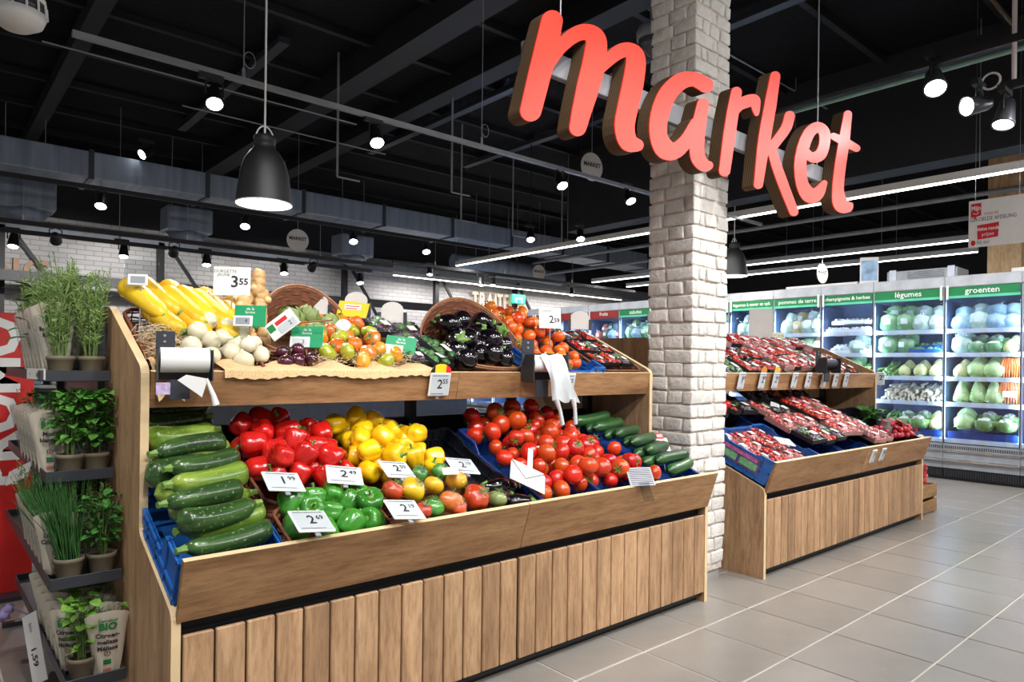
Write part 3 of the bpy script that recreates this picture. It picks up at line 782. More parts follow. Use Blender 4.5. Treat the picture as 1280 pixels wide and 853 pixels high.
# ================================================================== RED SIGN
LETTERS = {'m':[[(1.7694,2.4909),(1.7563,2.4818),(1.7467,2.4725),(1.7382,2.4608),(1.7337,2.4498),(1.6694,2.2263),(1.6338,2.0921),(1.633,2.0827),(1.6343,2.0761),(1.639,2.0681),(1.6453,2.0628),(1.6548,2.0586),(1.6641,2.057),(1.6735,2.057),(1.6861,2.0591),(1.6987,2.0636),(1.7082,2.0686),(1.7184,2.076),(1.7273,2.0852),(1.735,2.0989),(1.7948,2.2863),(1.8325,2.3364),(1.856,2.3641),(1.8903,2.3967),(1.9112,2.4138),(1.9288,2.4265),(1.9502,2.4394),(1.9646,2.4451),(1.9727,2.4435),(1.9734,2.4337),(1.9575,2.3664),(1.9254,2.2578),(1.8997,2.1572),(1.8858,2.0851),(1.887,2.0756),(1.893,2.0672),(1.8997,2.063),(1.9103,2.06),(1.921,2.0596),(1.9317,2.0611),(1.9424,2.0643),(1.9531,2.0694),(1.9639,2.0771),(1.9716,2.0854),(1.9765,2.094),(2.0094,2.175),(2.0441,2.255),(2.0694,2.3258),(2.0766,2.3484),(2.1054,2.3751),(2.1481,2.4109),(2.1797,2.4351),(2.2038,2.449),(2.2119,2.4525),(2.2158,2.4522),(2.2156,2.4309),(2.2055,2.3829),(2.1522,2.1899),(2.1482,2.1576),(2.1525,2.1247),(2.1626,2.1008),(2.1741,2.0858),(2.1914,2.073),(2.2069,2.0675),(2.2275,2.0652),(2.2523,2.0676),(2.3026,2.0815),(2.3195,2.09),(2.3281,2.0975),(2.3341,2.1067),(2.3358,2.1153),(2.3334,2.1229),(2.3275,2.1287),(2.3188,2.1323),(2.2864,2.1368),(2.2777,2.1536),(2.2743,2.1743),(2.2753,2.188),(2.2809,2.2109),(2.3292,2.3641),(2.3419,2.4358),(2.3434,2.469),(2.3398,2.4898),(2.3287,2.5081),(2.3156,2.5177),(2.2941,2.5244),(2.2687,2.5253),(2.2354,2.5206),(2.2067,2.5119),(2.1752,2.4976),(2.1507,2.4829),(2.1234,2.4616),(2.0965,2.4369),(2.0952,2.4388),(2.0954,2.4672),(2.0926,2.4818),(2.0866,2.4953),(2.0756,2.5072),(2.0565,2.5162),(2.0375,2.5193),(2.015,2.5188),(1.9891,2.5144),(1.9671,2.5082),(1.9455,2.4997),(1.9241,2.4889),(1.9065,2.4782),(1.8856,2.4634),(1.8719,2.4522),(1.8485,2.4306),(1.8312,2.413),(1.8286,2.4145),(1.8421,2.4746),(1.8414,2.4841),(1.8373,2.4923),(1.8256,2.5004),(1.8093,2.5029),(1.7992,2.5019),(1.7892,2.4995),(1.7792,2.4959)]],'a':[[(2.6104,2.5069),(2.5767,2.4914),(2.553,2.4775),(2.525,2.4581),(2.4906,2.4299),(2.4655,2.4057),(2.4434,2.3804),(2.4261,2.3562),(2.4106,2.3299),(2.3945,2.2953),(2.3838,2.265),(2.3777,2.2388),(2.3745,2.2105),(2.3754,2.1805),(2.3801,2.1568),(2.3889,2.134),(2.3996,2.117),(2.4081,2.1078),(2.4217,2.0974),(2.4445,2.0876),(2.4628,2.0842),(2.4812,2.0833),(2.4951,2.0839),(2.5184,2.0873),(2.5418,2.0932),(2.5607,2.0999),(2.5989,2.1182),(2.6321,2.1413),(2.6667,2.1729),(2.6695,2.1697),(2.6738,2.1442),(2.6805,2.128),(2.6931,2.1129),(2.7106,2.1017),(2.7343,2.0932),(2.7654,2.088),(2.7915,2.0892),(2.8178,2.0968),(2.8336,2.1051),(2.8527,2.1179),(2.8591,2.1253),(2.8616,2.1349),(2.8568,2.1431),(2.8488,2.1471),(2.8381,2.1487),(2.822,2.1481),(2.8074,2.1542),(2.797,2.1611),(2.7906,2.1718),(2.7854,2.1976),(2.7848,2.2305),(2.797,2.3054),(2.819,2.4102),(2.8191,2.4193),(2.8103,2.4291),(2.7947,2.4329),(2.779,2.4319),(2.7582,2.4258),(2.748,2.4206),(2.7378,2.4133),(2.7277,2.4015),(2.6971,2.3199),(2.6772,2.3033),(2.628,2.2391),(2.6027,2.213),(2.5684,2.1851),(2.5544,2.1761),(2.545,2.1725),(2.5355,2.1738),(2.5212,2.1795),(2.5026,2.193),(2.4963,2.2057),(2.496,2.2282),(2.5029,2.2609),(2.5157,2.2981),(2.5307,2.3303),(2.5469,2.3572),(2.5638,2.3788),(2.5871,2.4023),(2.6073,2.4195),(2.6314,2.4371),(2.651,2.4484),(2.6658,2.4551),(2.6858,2.4619),(2.6959,2.4637),(2.7627,2.4576),(2.7732,2.4578),(2.7889,2.4603),(2.8098,2.4673),(2.8309,2.4791),(2.8464,2.4932),(2.8532,2.5042),(2.8553,2.5139),(2.8534,2.5225),(2.8469,2.5298),(2.8394,2.5337),(2.8243,2.5367),(2.7662,2.5378),(2.73,2.5363),(2.6894,2.5297),(2.6446,2.5187)]],'r':[[(3.04,2.5555),(3.0228,2.5444),(3.0121,2.5311),(2.9746,2.4181),(2.9469,2.3027),(2.9121,2.1194),(2.9143,2.1106),(2.9193,2.1054),(2.9286,2.101),(2.9419,2.0988),(2.9586,2.0999),(2.9715,2.103),(2.9867,2.1092),(2.9989,2.1175),(3.0057,2.1251),(3.009,2.132),(3.0346,2.2378),(3.0801,2.4351),(3.1011,2.4536),(3.1187,2.4659),(3.197,2.5006),(3.2099,2.4838),(3.2295,2.4658),(3.2414,2.4637),(3.254,2.4662),(3.2602,2.4687),(3.2665,2.4725),(3.2731,2.48),(3.2818,2.5052),(3.2877,2.5431),(3.2846,2.5588),(3.2728,2.5689),(3.2578,2.5725),(3.2327,2.5719),(3.2079,2.5669),(3.1712,2.5547),(3.1351,2.5388),(3.1055,2.5227),(3.1022,2.5236),(3.1077,2.5506),(3.1055,2.5564),(3.0986,2.562),(3.0867,2.5652),(3.0749,2.5654),(3.0573,2.5622)]],'k':[[(3.4225,2.745),(3.4093,2.7385),(3.3973,2.7302),(3.3858,2.7168),(3.3391,2.58),(3.2889,2.4212),(3.273,2.3614),(3.2603,2.2994),(3.2327,2.1069),(3.2369,2.1011),(3.2464,2.0962),(3.2559,2.0944),(3.2686,2.0943),(3.2812,2.0962),(3.2991,2.1024),(3.3077,2.1072),(3.3171,2.1155),(3.3211,2.1229),(3.3671,2.2876),(3.3737,2.29),(3.4069,2.2398),(3.4523,2.1841),(3.5223,2.1076),(3.6115,2.0179),(3.6211,2.0137),(3.6355,2.0114),(3.65,2.0117),(3.6645,2.0141),(3.679,2.0187),(3.6935,2.0264),(3.7032,2.0355),(3.7065,2.0432),(3.7034,2.0534),(3.5223,2.2559),(3.4573,2.3385),(3.5733,2.44),(3.6127,2.4806),(3.6313,2.5095),(3.6514,2.5567),(3.6529,2.5676),(3.6493,2.5738),(3.6346,2.5807),(3.6212,2.5819),(3.6069,2.5808),(3.5786,2.5731),(3.5562,2.561),(3.5425,2.5472),(3.5206,2.4969),(3.5034,2.4721),(3.473,2.441),(3.4087,2.3821),(3.3981,2.3732),(3.3924,2.375),(3.4491,2.5648),(3.4871,2.7356),(3.4836,2.7461),(3.4698,2.7523),(3.4493,2.7523)]],'e':[[(3.9268,2.599),(3.8953,2.5897),(3.8642,2.5774),(3.8327,2.5616),(3.8031,2.5434),(3.7807,2.5268),(3.7585,2.5069),(3.718,2.4592),(3.6837,2.4018),(3.6599,2.3365),(3.653,2.2857),(3.6604,2.2306),(3.6799,2.1847),(3.6964,2.1628),(3.7154,2.1448),(3.7372,2.1306),(3.7608,2.1208),(3.7837,2.1156),(3.8066,2.1133),(3.8373,2.1141),(3.8761,2.12),(3.9074,2.1285),(3.9453,2.1437),(3.9748,2.1598),(4.0026,2.1798),(4.0222,2.2015),(4.0343,2.2229),(4.0545,2.2675),(4.0517,2.2745),(4.041,2.2791),(4.0245,2.2798),(4.0001,2.2736),(3.9129,2.2191),(3.8973,2.2116),(3.8739,2.2036),(3.8425,2.2138),(3.8197,2.2281),(3.8075,2.244),(3.797,2.2709),(3.7917,2.3205),(3.7953,2.3465),(3.8004,2.3534),(3.8313,2.3485),(3.8545,2.3492),(3.8779,2.352),(3.9014,2.3566),(3.933,2.3652),(3.9808,2.384),(4.0123,2.4022),(4.0372,2.423),(4.0583,2.4494),(4.0758,2.4834),(4.0872,2.52),(4.0899,2.551),(4.0844,2.5725),(4.0703,2.5881),(4.0418,2.6003),(4.0076,2.6058),(3.9668,2.6054)],[(3.9091,2.5283),(3.9205,2.5343),(3.9285,2.5359),(3.9447,2.5291),(3.9506,2.5044),(3.9441,2.4733),(3.9278,2.4476),(3.9075,2.4272),(3.8841,2.4152),(3.8608,2.409),(3.8211,2.4172),(3.843,2.4583),(3.8638,2.4886),(3.8859,2.5119)]],'t':[[(4.3125,2.7629),(4.2858,2.7512),(4.2675,2.7358),(4.2134,2.5906),(4.2106,2.5881),(4.2019,2.5872),(4.1415,2.5845),(4.1161,2.579),(4.1015,2.5726),(4.0911,2.5656),(4.0836,2.5571),(4.0822,2.5492),(4.0873,2.5427),(4.1002,2.5387),(4.186,2.5342),(4.1933,2.532),(4.1509,2.3962),(4.1259,2.2843),(4.1185,2.1952),(4.123,2.1693),(4.1306,2.1553),(4.1441,2.1422),(4.1624,2.1326),(4.1885,2.1253),(4.2235,2.1218),(4.2588,2.1227),(4.2943,2.1272),(4.3301,2.1348),(4.365,2.1459),(4.3874,2.1573),(4.4045,2.172),(4.4111,2.185),(4.4122,2.2011),(4.4016,2.2074),(4.3921,2.2089),(4.3554,2.2069),(4.3272,2.2109),(4.2897,2.2399),(4.2805,2.254),(4.2758,2.2727),(4.2774,2.3082),(4.2871,2.357),(4.304,2.4269),(4.3359,2.5319),(4.3462,2.5335),(4.4294,2.5343),(4.4575,2.5382),(4.4762,2.5445),(4.4933,2.5538),(4.5039,2.5642),(4.5063,2.5728),(4.502,2.58),(4.4846,2.5857),(4.352,2.5908),(4.3798,2.7559),(4.3709,2.7656),(4.3579,2.7687),(4.3396,2.7686)]]}

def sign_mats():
    t = NT('red_sign_glare')
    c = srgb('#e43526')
    t.set(c, 0.42, spec=0.35, emis=srgb('#f2503c'), estr=0.14)  # slight glow put in for the lamp glare on the letters
    a = t.noise(t.coord((30, 1, 3)), 3, 2); t.bump(a, 0.03, 0.001)
    s = NT('corrugated_brown_edge')
    v = s.coord((1, 1, 1)); w = s.new('ShaderNodeTexWave'); w.bands_direction = 'Y'
    w.inputs['Scale'].default_value = 42; w.inputs['Distortion'].default_value = 0.6; s.l.new(v, w.inputs['Vector'])
    s.set(s.ramp(w.outputs['Fac'], [(0.2, srgb('#2a1d14')), (0.8, srgb('#6e573e'))]), 0.8, spec=0.2)
    return t.m, s.m
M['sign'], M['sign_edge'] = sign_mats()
SG = thing('shop_sign', 'large red script sign reading market, hung before the brick pillar', 'sign', (1.6, 1.85, 2.2))
OS = Vector((1.6, 1.85, 2.2))
for ch in 'market':
    loops = LETTERS[ch]
    polys = [[Vector((x, z, 0)) for x, z in lp] for lp in loops]
    tris = tessellate_polygon(polys)
    flat = [p for lp in loops for p in lp]
    q = MB(); q.M = Matrix.Translation(-OS)
    q.add([(x, 1.85, z) for x, z in flat], tris, 0)
    q.add([(x, 1.856, z) for x, z in flat], [tuple(reversed(tt)) for tt in tris], 0)
    s = MB(); s.M = Matrix.Translation(-OS); n0 = 0
    s.add([(x, 1.92, z) for x, z in flat], tris, 0)
    for lp in loops:
        n = len(lp)
        s.add([(x, 1.856, z) for x, z in lp] + [(x, 1.92, z) for x, z in lp], [(i, (i + 1) % n, n + (i + 1) % n, n + i) for i in range(n)], 0)
        q.add([(x, 1.85, z) for x, z in lp] + [(x, 1.856, z) for x, z in lp], [(i, (i + 1) % n, n + (i + 1) % n, n + i) for i in range(n)], 0)
    body = part('letter_' + ch, s, M['sign_edge'], SG, label='brown layered letter body')
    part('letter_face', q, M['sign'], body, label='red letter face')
q = MB(); q.M = Matrix.Translation(-OS); q.bbox((1.72, 1.922, 2.300), (4.20, 1.952, 2.395), 0.003)
part('mounting_bar', q, plain('bar_grey', '#77777c', .5), SG, label='grey mounting bar')
for x in (1.913, 4.10):
    q = MB(); q.M = Matrix.Translation(-OS); q.tube([(x, 1.935, 2.39), (x, 1.935, CEIL_Z)], 0.004, 6)
    part('suspension_wire', q, M['wire'], SG)
for x in (2.45, 3.3):
    q = MB(); q.M = Matrix.Translation(-OS); q.tube([(x, 1.955, 2.35), (x, 2.06 if x > 3.08 else 2.0, 2.35)], 0.012, 6)
    part('bracket', q, M['dark'], SG)

# ================================================================== PRICE TAGS
def esl(name, label, loc, rot, w=0.085, h=0.068, price=('2', '59'), size=1.0, group=None, frame='white', portrait=False, cat='price tag'):
    t = thing(name, label, cat, loc, rot, group)
    part('frame', MB().bbox((-w / 2, -0.004, -h / 2), (w / 2, 0.004, h / 2), 0.003), M[frame], t)
    part('screen', MB().box((-w / 2 + .006, -0.0052, -h / 2 + .006), (w / 2 - .006, -0.0035, h / 2 - .006)), M['screen'], t)
    z0 = 0.0 if not portrait else 0.004
    text('price_print', price[0], t, (-w * 0.02, -0.0056, z0), size=h * 0.54, mat=M['ink'], bold=0.0010)
    text('price_print', price[1], t, (w * 0.23, -0.0056, z0 + h * 0.12), size=h * 0.28, mat=M['ink'], bold=0.0005)
    li = MB().box((-w / 2 + .010, -0.0056, h / 2 - .014), (w / 2 - .016, -0.0053, h / 2 - .0115)).box((-w / 2 + .010, -0.0056, -h / 2 + .010), (w / 2 - .030, -0.0053, -h / 2 + .012))
    part('fine_print', li, M['ink'], t, stuff=True)
    part('clip', MB().box((-0.008, 0.003, -h / 2 - 0.012), (0.008, 0.007, h / 2 - 0.01)), M['grey'], t)
    return t
def on_stick(t, h):
    part('stick', MB().tube([(0, 0.005, 0), (0, 0.012, -h)], 0.003, 5), M['grey'], t)
CAMFACE = R(-49 + 90) * -1   # tags turned square to the camera
TILT = R(-38)
# lower tags of the near stand
for lab, p, pr_, rz, dz in (
        ('price tag of 1.99 in front of the red peppers', (0.880, 2.10, 0.795), ('1', '99'), 0.02, 0),
        ('price tag of 2.49 between the red and the yellow peppers', (1.105, 2.13, 0.790), ('2', '49'), -0.28, 0),
        ('price tag of 2.59 in front of the yellow peppers', (1.305, 2.12, 0.792), ('2', '59'), 0.04, 0),
        ('price tag of 2.19 beside the empty dark crate', (1.590, 2.11, 0.782), ('2', '19'), -0.05, 0),
        ('price tag of 2.69 in front of the green peppers', (0.885, 1.905, 0.705), ('2', '69'), 0.10, 0),
        ('price tag of 2.19 in front of the bagged tomatoes', (1.200, 1.90, 0.700), ('2', '19'), 0.02, 0)):
    t = esl('price_tag', lab, p, (R(-60), R(8), rz), 0.122, 0.094, pr_, group='price tags in the lower tier')
    on_stick(t, 0.045)
# upper tags
t = esl('price_tag', 'price tag of 2.55 with a round flag, on the near upper edge', (1.605, 2.292, 1.090), (R(12), 0, 0), 0.10, 0.098, ('2', '55'))
fl_ = [(0.05 * math.cos(a), 0.035 + 0.035 * math.sin(a)) for a in np.linspace(0, PI, 15)]
for k_, (a0, a1, mt) in enumerate(((0, 5, 'red_band'), (5, 10, 'yellow_band'), (10, 14, 'black_band'))):
    col = {'red_band': '#d8262c', 'yellow_band': '#f0c81a', 'black_band': '#1c1c1e'}[mt]
    seg = fl_[a0:a1 + 1]
    part('flag_band', MB().prism([(seg[-1][0], 0.035)] + [(seg[0][0], 0.035)] + seg, 'y', -0.003, 0.001), plain('flag_' + mt, col, 0.5, nz=0), t).location = (0, 0, 0.014)
esl('price_tag', 'price tag of 1.55 under the orange tomatoes, on the near upper edge', (2.335, 2.288, 1.088), (R(12), 0, 0), 0.10, 0.098, ('1', '55'))
t = thing('price_card', 'large white price card of 3.55 standing above the yellow squash', 'price card', (0.905, 2.66, 1.475), (R(-6), 0, R(-30)))
part('card', MB().bbox((-0.066, -0.003, -0.055), (0.066, 0.003, 0.055), 0.001), M['white'], t)
text('price_print', '3', t, (0.01, -0.0036, -0.004), size=0.062, mat=M['ink'], bold=0.0012)
text('price_print', '55', t, (0.042, -0.0036, -0.002), size=0.034, mat=M['ink'], bold=0.001)
text('name_print', 'COURGETTE\nJAUNE', t, (-0.030, -0.0036, 0.030), size=0.016, mat=M['ink'])
part('stick', MB().tube([(0, 0.004, -0.05), (0, 0.01, -0.22)], 0.003, 5), M['grey'], t)
t = thing('price_card', 'white price card of 2.59 standing in the orange tomatoes', 'price card', (2.50, 2.58, 1.42), (R(-6), 0, R(-20)))
part('card', MB().bbox((-0.062, -0.003, -0.055), (0.062, 0.003, 0.055), 0.001), M['white'], t)
text('price_print', '2', t, (0.008, -0.0036, -0.010), size=0.056, mat=M['ink'], bold=0.0012)
text('price_print', '59', t, (0.038, -0.0036, -0.014), size=0.032, mat=M['ink'], bold=0.001)
text('name_print', 'TOMATES', t, (-0.022, -0.0036, 0.034), size=0.014, mat=M['ink'])
part('stick', MB().tube([(0, 0.004, -0.05), (0, 0.01, -0.16)], 0.003, 5), M['grey'], t)
t = thing('price_card', 'clear price holder with a small screen above the squash heap', 'price card', (0.60, 2.68, 1.475), (R(-8), 0, R(-25)))
def clear_mat(name, tint=(1, 1, 1, 1), gloss=0.12, rough=0.06, bumpy=0.0):
    n_ = NT(name)
    tr = n_.new('ShaderNodeBsdfTransparent'); tr.inputs[0].default_value = tint
    gl = n_.new('ShaderNodeBsdfGlossy'); gl.inputs['Roughness'].default_value = rough
    mx = n_.new('ShaderNodeMixShader')
    if bumpy:
        a = n_.noise(n_.coord(), bumpy, 3, 0.6)
        bp = n_.new('ShaderNodeBump'); bp.inputs['Strength'].default_value = 0.9; bp.inputs['Distance'].default_value = 0.02
        n_.l.new(a, bp.inputs['Height']); n_.l.new(bp.outputs[0], gl.inputs['Normal'])
    lw = n_.new('ShaderNodeLayerWeight'); lw.inputs['Blend'].default_value = 0.25
    mr = n_.new('ShaderNodeMapRange'); mr.inputs[3].default_value = gloss; mr.inputs[4].default_value = min(1, gloss * 4)
    n_.l.new(lw.outputs['Facing'], mr.inputs[0]); n_.l.new(mr.outputs[0], mx.inputs[0])
    n_.l.new(tr.outputs[0], mx.inputs[1]); n_.l.new(gl.outputs[0], mx.inputs[2])
    n_.l.new(mx.outputs[0], n_.n['Material Output'].inputs['Surface'])
    return n_.m
M['clear'] = clear_mat('clear_plastic', (0.92, 0.93, 0.94, 1), 0.10)
M['film'] = clear_mat('packing_film', (0.98, 0.98, 0.98, 1), 0.05, 0.14, 30)
M['sleeve'] = clear_mat('clear_sleeve', (0.96, 0.97, 0.97, 1), 0.10, 0.15, 22)
M['glass'] = clear_mat('door_glass', (0.90, 0.95, 1.0, 1), 0.05, 0.02)
part('holder', MB().bbox((-0.055, -0.002, -0.05), (0.055, 0.002, 0.05), 0.001), M['clear'], t)
part('frame', MB().bbox((-0.042, -0.006, -0.042), (0.022, -0.002, -0.002), 0.002), M['white'], t)
part('screen', MB().box((-0.032, -0.007, -0.034), (0.014, -0.0055, -0.010)), M['grey'], t)
part('stick', MB().tube([(0, 0.004, -0.05), (0, 0.01, -0.24)], 0.003, 5), M['grey'], t)
def green_card(label, loc, rot, col='greencard', price='2', s=1.0, dark_screen=False):
    t = thing('price_card', label, 'price card', loc, rot); t.scale = (s,) * 3
    part('card', MB().bbox((-0.06, -0.002, -0.042), (0.06, 0.002, 0.042), 0.001), M[col], t)
    part('frame', MB().bbox((-0.062, -0.007, -0.042), (0.012, -0.002, 0.000), 0.002), M['white'], t)
    part('screen', MB().box((-0.052, -0.008, -0.034), (0.002, -0.0065, -0.008)), M['grey' if dark_screen else 'screen'], t)
    text('price_print', price, t, (-0.012, -0.0085, -0.021), size=0.022, mat=M['ink'])
    if col != 'offwhite':
        text('name_print', 'de la\nferme', t, (0.0, -0.0026, 0.021), size=0.016, mat=M['whiteink'])
    part('stick', MB().tube([(0, 0.004, -0.04), (0, 0.01, -0.15)], 0.003, 5), M['wicker_l'], t)
    return t
green_card('green price card before the ginger roots', (0.905, 2.47, 1.335), (R(-8), 0, R(-38)), dark_screen=True, price='4', s=0.92)
green_card('green price card before the artichokes, above the mixed tomatoes', (1.120, 2.47, 1.268), (R(-12), 0, R(-38)), price='3')
green_card('green price card at the right end of the mixed tomatoes', (1.53, 2.47, 1.245), (R(-25), R(6), R(-38)), price='1', s=1.05)
t = thing('price_card', 'white price card tilted on its corner beside the artichokes', 'price card', (1.035, 2.50, 1.312), (R(-10), R(-38), R(-38)))
part('card', MB().bbox((-0.06, -0.002, -0.036), (0.06, 0.002, 0.036), 0.001), M['white'], t)
part('red_print', MB().box((-0.02, -0.0026, 0.006), (0.03, -0.002, 0.022)), M['redink'], t)
part('photo_print', MB().box((-0.055, -0.0026, -0.004), (-0.028, -0.002, 0.024)), M['greenink'], t)
part('screen', MB().box((-0.020, -0.0035, -0.030), (0.052, -0.002, 0.0)), M['screen'], t)
text('price_print', '2', t, (0.030, -0.004, -0.014), size=0.024, mat=M['ink'])
part('stick', MB().tube([(0.05, 0.004, -0.03), (0.16, 0.01, -0.10)], 0.003, 5), M['wicker_l'], t)
def half_round(label, loc, rot, col='offwhite', w=0.05):
    t = thing('sign_holder', label, 'sign holder', loc, rot, 'round-topped card holders')
    pl = [(-w, -0.05), (w, -0.05), (w, 0.015)] + [(w * math.cos(a), 0.015 + w * 0.75 * math.sin(a)) for a in np.linspace(0.15, PI - 0.15, 10)] + [(-w, 0.015)]
    part('board', MB().prism(pl, 'y', -0.003, 0.003), M[col], t)
    part('stick', MB().tube([(0, 0.004, -0.05), (0, 0.012, -0.2)], 0.005, 5), M['dark'], t)
    for s in (-1, 1):
        part('cheek', MB().box((s * (w + .008) - .008, -0.006, -0.055), (s * (w + .008) + .008, 0.006, 0.005)), M['dark'], t)
    return t
half_round('pale round-topped card holder above the artichoke basket', (1.30, 2.78, 1.415), (0, 0, R(-38)))
half_round('pale round-topped card holder above the packed cucumbers, right of the yellow card', (1.64, 2.72, 1.400), (0, 0, R(-38)))
half_round('pale round-topped card holder near the right end of the near stand', (2.79, 2.64, 1.425), (0, 0, R(-38)))
half_round('pale round-topped card holder right behind the yellow card', (1.50, 2.80, 1.440), (0, 0, R(-38)))
t = thing('price_card', 'yellow price card with white print above the mixed tomatoes', 'price card', (1.43, 2.70, 1.405), (R(-6), R(3), R(-38)))
part('card', MB().prism([(-0.068, -0.032), (0.060, -0.036), (0.072, 0.028), (-0.058, 0.034)], 'y', -0.002, 0.002), M['yellowcard'], t)
part('white_print', MB().box((-0.035, -0.003, -0.004), (0.035, -0.002, 0.020)), M['whiteink'], t)
part('fine_print', MB().box((-0.03, -0.0034, 0.010), (0.03, -0.003, 0.014)).box((-0.03, -0.0034, 0.0), (0.02, -0.003, 0.004)), M['redink'], t)
part('stick', MB().tube([(0, 0.004, -0.03), (0, 0.01, -0.16)], 0.003, 5), M['grey'], t)
t = thing('price_card', 'grey price card with a clear foot leaning over the lower front edge', 'price card', (2.40, 1.897, 0.690), (R(-38), 0, R(-25)))
part('card', MB().bbox((-0.06, -0.003, -0.045), (0.06, 0.003, 0.045), 0.001), plain('grey_card', '#9a9ca4', 0.5), t)
li = MB()
for k in range(9): li.box((-0.052, -0.0036, -0.038 + k * 0.009), (0.052, -0.003, -0.035 + k * 0.009))
part('fine_print', li, M['ink'], t, stuff=True)
part('clear_foot', MB().bbox((-0.02, -0.006, -0.12), (0.03, -0.003, -0.03), 0.001), M['clear'], t)
t = thing('price_card', 'white promotion card with a red PROMO cap, before the brick pillar', 'price card', (2.945, 2.20, 0.765), (R(-22), 0, R(-12)))
part('card', MB().prism([(-0.062, -0.045), (0.062, -0.045), (0.052, 0.035), (-0.062, 0.035)], 'y', -0.002, 0.002), M['white'], t)
cap = [(0.045 * math.cos(a) - 0.012, 0.036 + 0.030 * math.sin(a)) for a in np.linspace(0, PI, 12)]
part('red_cap', MB().prism([(0.033, 0.030)] + cap + [(-0.057, 0.030)], 'y', -0.0022, 0.0018), M['redink'], t)
text('promo_print', 'PROMO', t, (-0.012, -0.0028, 0.047), size=0.022, mat=M['whiteink'], bold=0.0005)
part('stick', MB().tube([(0, 0.004, -0.04), (0, 0.01, -0.14)], 0.003, 5), M['grey'], t)
t = thing('price_card', 'small white card leaning on the tomato heap', 'price card', (2.08, 2.20, 0.800), (R(-45), R(-14), R(-30)))
part('card', MB().bbox((-0.045, -0.002, -0.022), (0.045, 0.002, 0.022), 0.001), M['white'], t)
part('blue_print', MB().box((-0.038, -0.003, -0.015), (0.012, -0.002, 0.012)), plain('pale_blue_print', '#8fb6d6', 0.5, nz=0), t)
t = thing('note_card', 'folded white note on a stick in the tomato crate', 'note', (1.80, 1.96, 0.735), (R(-52), R(26), R(-25)))
part('card', MB().bbox((-0.085, -0.002, -0.05), (0.07, 0.002, 0.05), 0.001), M['white'], t)
part('folded_flap', MB().prism([(-0.085, 0.05), (0.06, 0.05), (-0.02, -0.02)], 'y', -0.010, -0.004), M['offwhite'], t)
part('stick', MB().bbox((-0.012, -0.002, 0.04), (0.012, 0.002, 0.17), 0.001), M['offwhite'], t)
# tags of the far stand
for i, (x, pr_) in enumerate(((3.66, '1'), (3.88, '1'), (4.13, '2'), (4.30, '2'), (4.56, '1'), (4.76, '2'), (5.00, '3'), (5.19, '2'), (5.37, '2'))):
    t = esl('price_tag', f'portrait price tag on the far stand upper edge, {order_words(i, 9)}', (x, 2.290, 1.092), (R(12), 0, 0), 0.072, 0.108, (pr_, '59'), group='tags on the far upper edge', portrait=True)
    if i in (2, 3):
        part('round_topper', MB().prism([(0.036 * math.cos(a), 0.058 + 0.034 * math.sin(a)) for a in np.linspace(0, PI, 12)], 'y', -0.002, 0.002), plain('topper', '#d08a3a' if i == 2 else '#e0b030', 0.5), t)
    if i == 6:
        part('red_border', MB().box((-0.038, -0.0046, 0.040), (0.038, -0.0040, 0.054)), M['redink'], t)
for i, x in enumerate((4.90, 5.06)):
    esl('price_tag', ('left' if i == 0 else 'right') + ' of two portrait tags on the far lower front', (x, 1.905, 0.585), (R(18), 0, 0), 0.072, 0.095, (('1', '7')[i], '99'), group='tags on the far lower front', portrait=True)
esl('price_tag', 'side-turned price tag at the right corner of the far stand', (6.0, 2.28, 1.10), (0, 0, R(-50)), 0.06, 0.105, ('2', '59'), portrait=True)
esl('price_tag', 'white tag lying on the packs in the far blue crate', (3.93, 2.03, 0.735), (R(-62), R(10), R(-20)), 0.12, 0.075, ('3', '29'))
esl('price_tag', 'left of two tilted tags at the back of the far lower tier', (4.42, 2.36, 0.885), (R(-20), R(20), R(-30)), 0.07, 0.11, ('2', '99'), portrait=True)
esl('price_tag', 'right of two tilted tags at the back of the far lower tier', (4.80, 2.38, 0.895), (R(-30), R(24), R(-30)), 0.10, 0.10, ('1', '79'))

# ================================================================== BAG DISPENSERS, BURLAP
def dispenser(label, loc, rz):
    t = thing('bag_dispenser', label, 'dispenser', loc, (0, 0, rz))
    cheek = [(-0.05, 0.055), (0.02, 0.055), (0.055, -0.02), (0.03, -0.065), (-0.05, -0.065)]
    for s in (-0.096, 0.092):
        part('side_cheek', MB().prism(cheek, 'x', s, s + 0.004), M['dark'], t)
    part('back_plate', MB().bbox((-0.096, 0.045, -0.06), (0.096, 0.050, 0.062), 0.001), M['dark'], t)
    part('upright_lug', MB().bbox((-0.096, 0.043, 0.062), (-0.030, 0.048, 0.125), 0.001), M['dark'], t)
    for z in (0.085, 0.108):
        part('screw', MB().tube([(-0.066, 0.040, z), (-0.066, 0.045, z)], 0.005, 8), M['steel'], t)
    part('foot', MB().bbox((-0.05, 0.000, -0.135), (0.02, 0.006, -0.060), 0.001), M['dark'], t)
    return t
t = dispenser('dark grey bag dispenser with a white roll on the left upper edge', (0.625, 2.245, 1.162), R(-10)); t.scale = (.80,) * 3
part('bag_roll', MB().tube([(-0.085, 0.0, 0.015), (0.0, 0, 0.015), (0.085, 0.0, 0.015)], 0.048, 20), M['white'], t, label='white roll of bags')
part('loose_bag', MB().prism([(0.0, -0.04), (0.075, -0.055), (0.055, -0.125), (-0.03, -0.06)], 'y', -0.062, -0.060).tube([(0.07, -0.058, -0.055), (0.095, -0.062, -0.12), (0.105, -0.06, -0.155)], [0.006, 0.01, 0.014], 6), M['white'], t, label='white bag end hanging out')
part('label_print', MB().bbox((-0.10, -0.045, -0.115), (-0.052, -0.041, -0.07), 0.001), plain('lilac_label', '#b7a3c6', 0.5, nz=0.3, scale=80), t)
t = dispenser('dark grey bag dispenser with long hanging bags before the orange tomatoes', (2.14, 2.235, 1.165), R(-8))
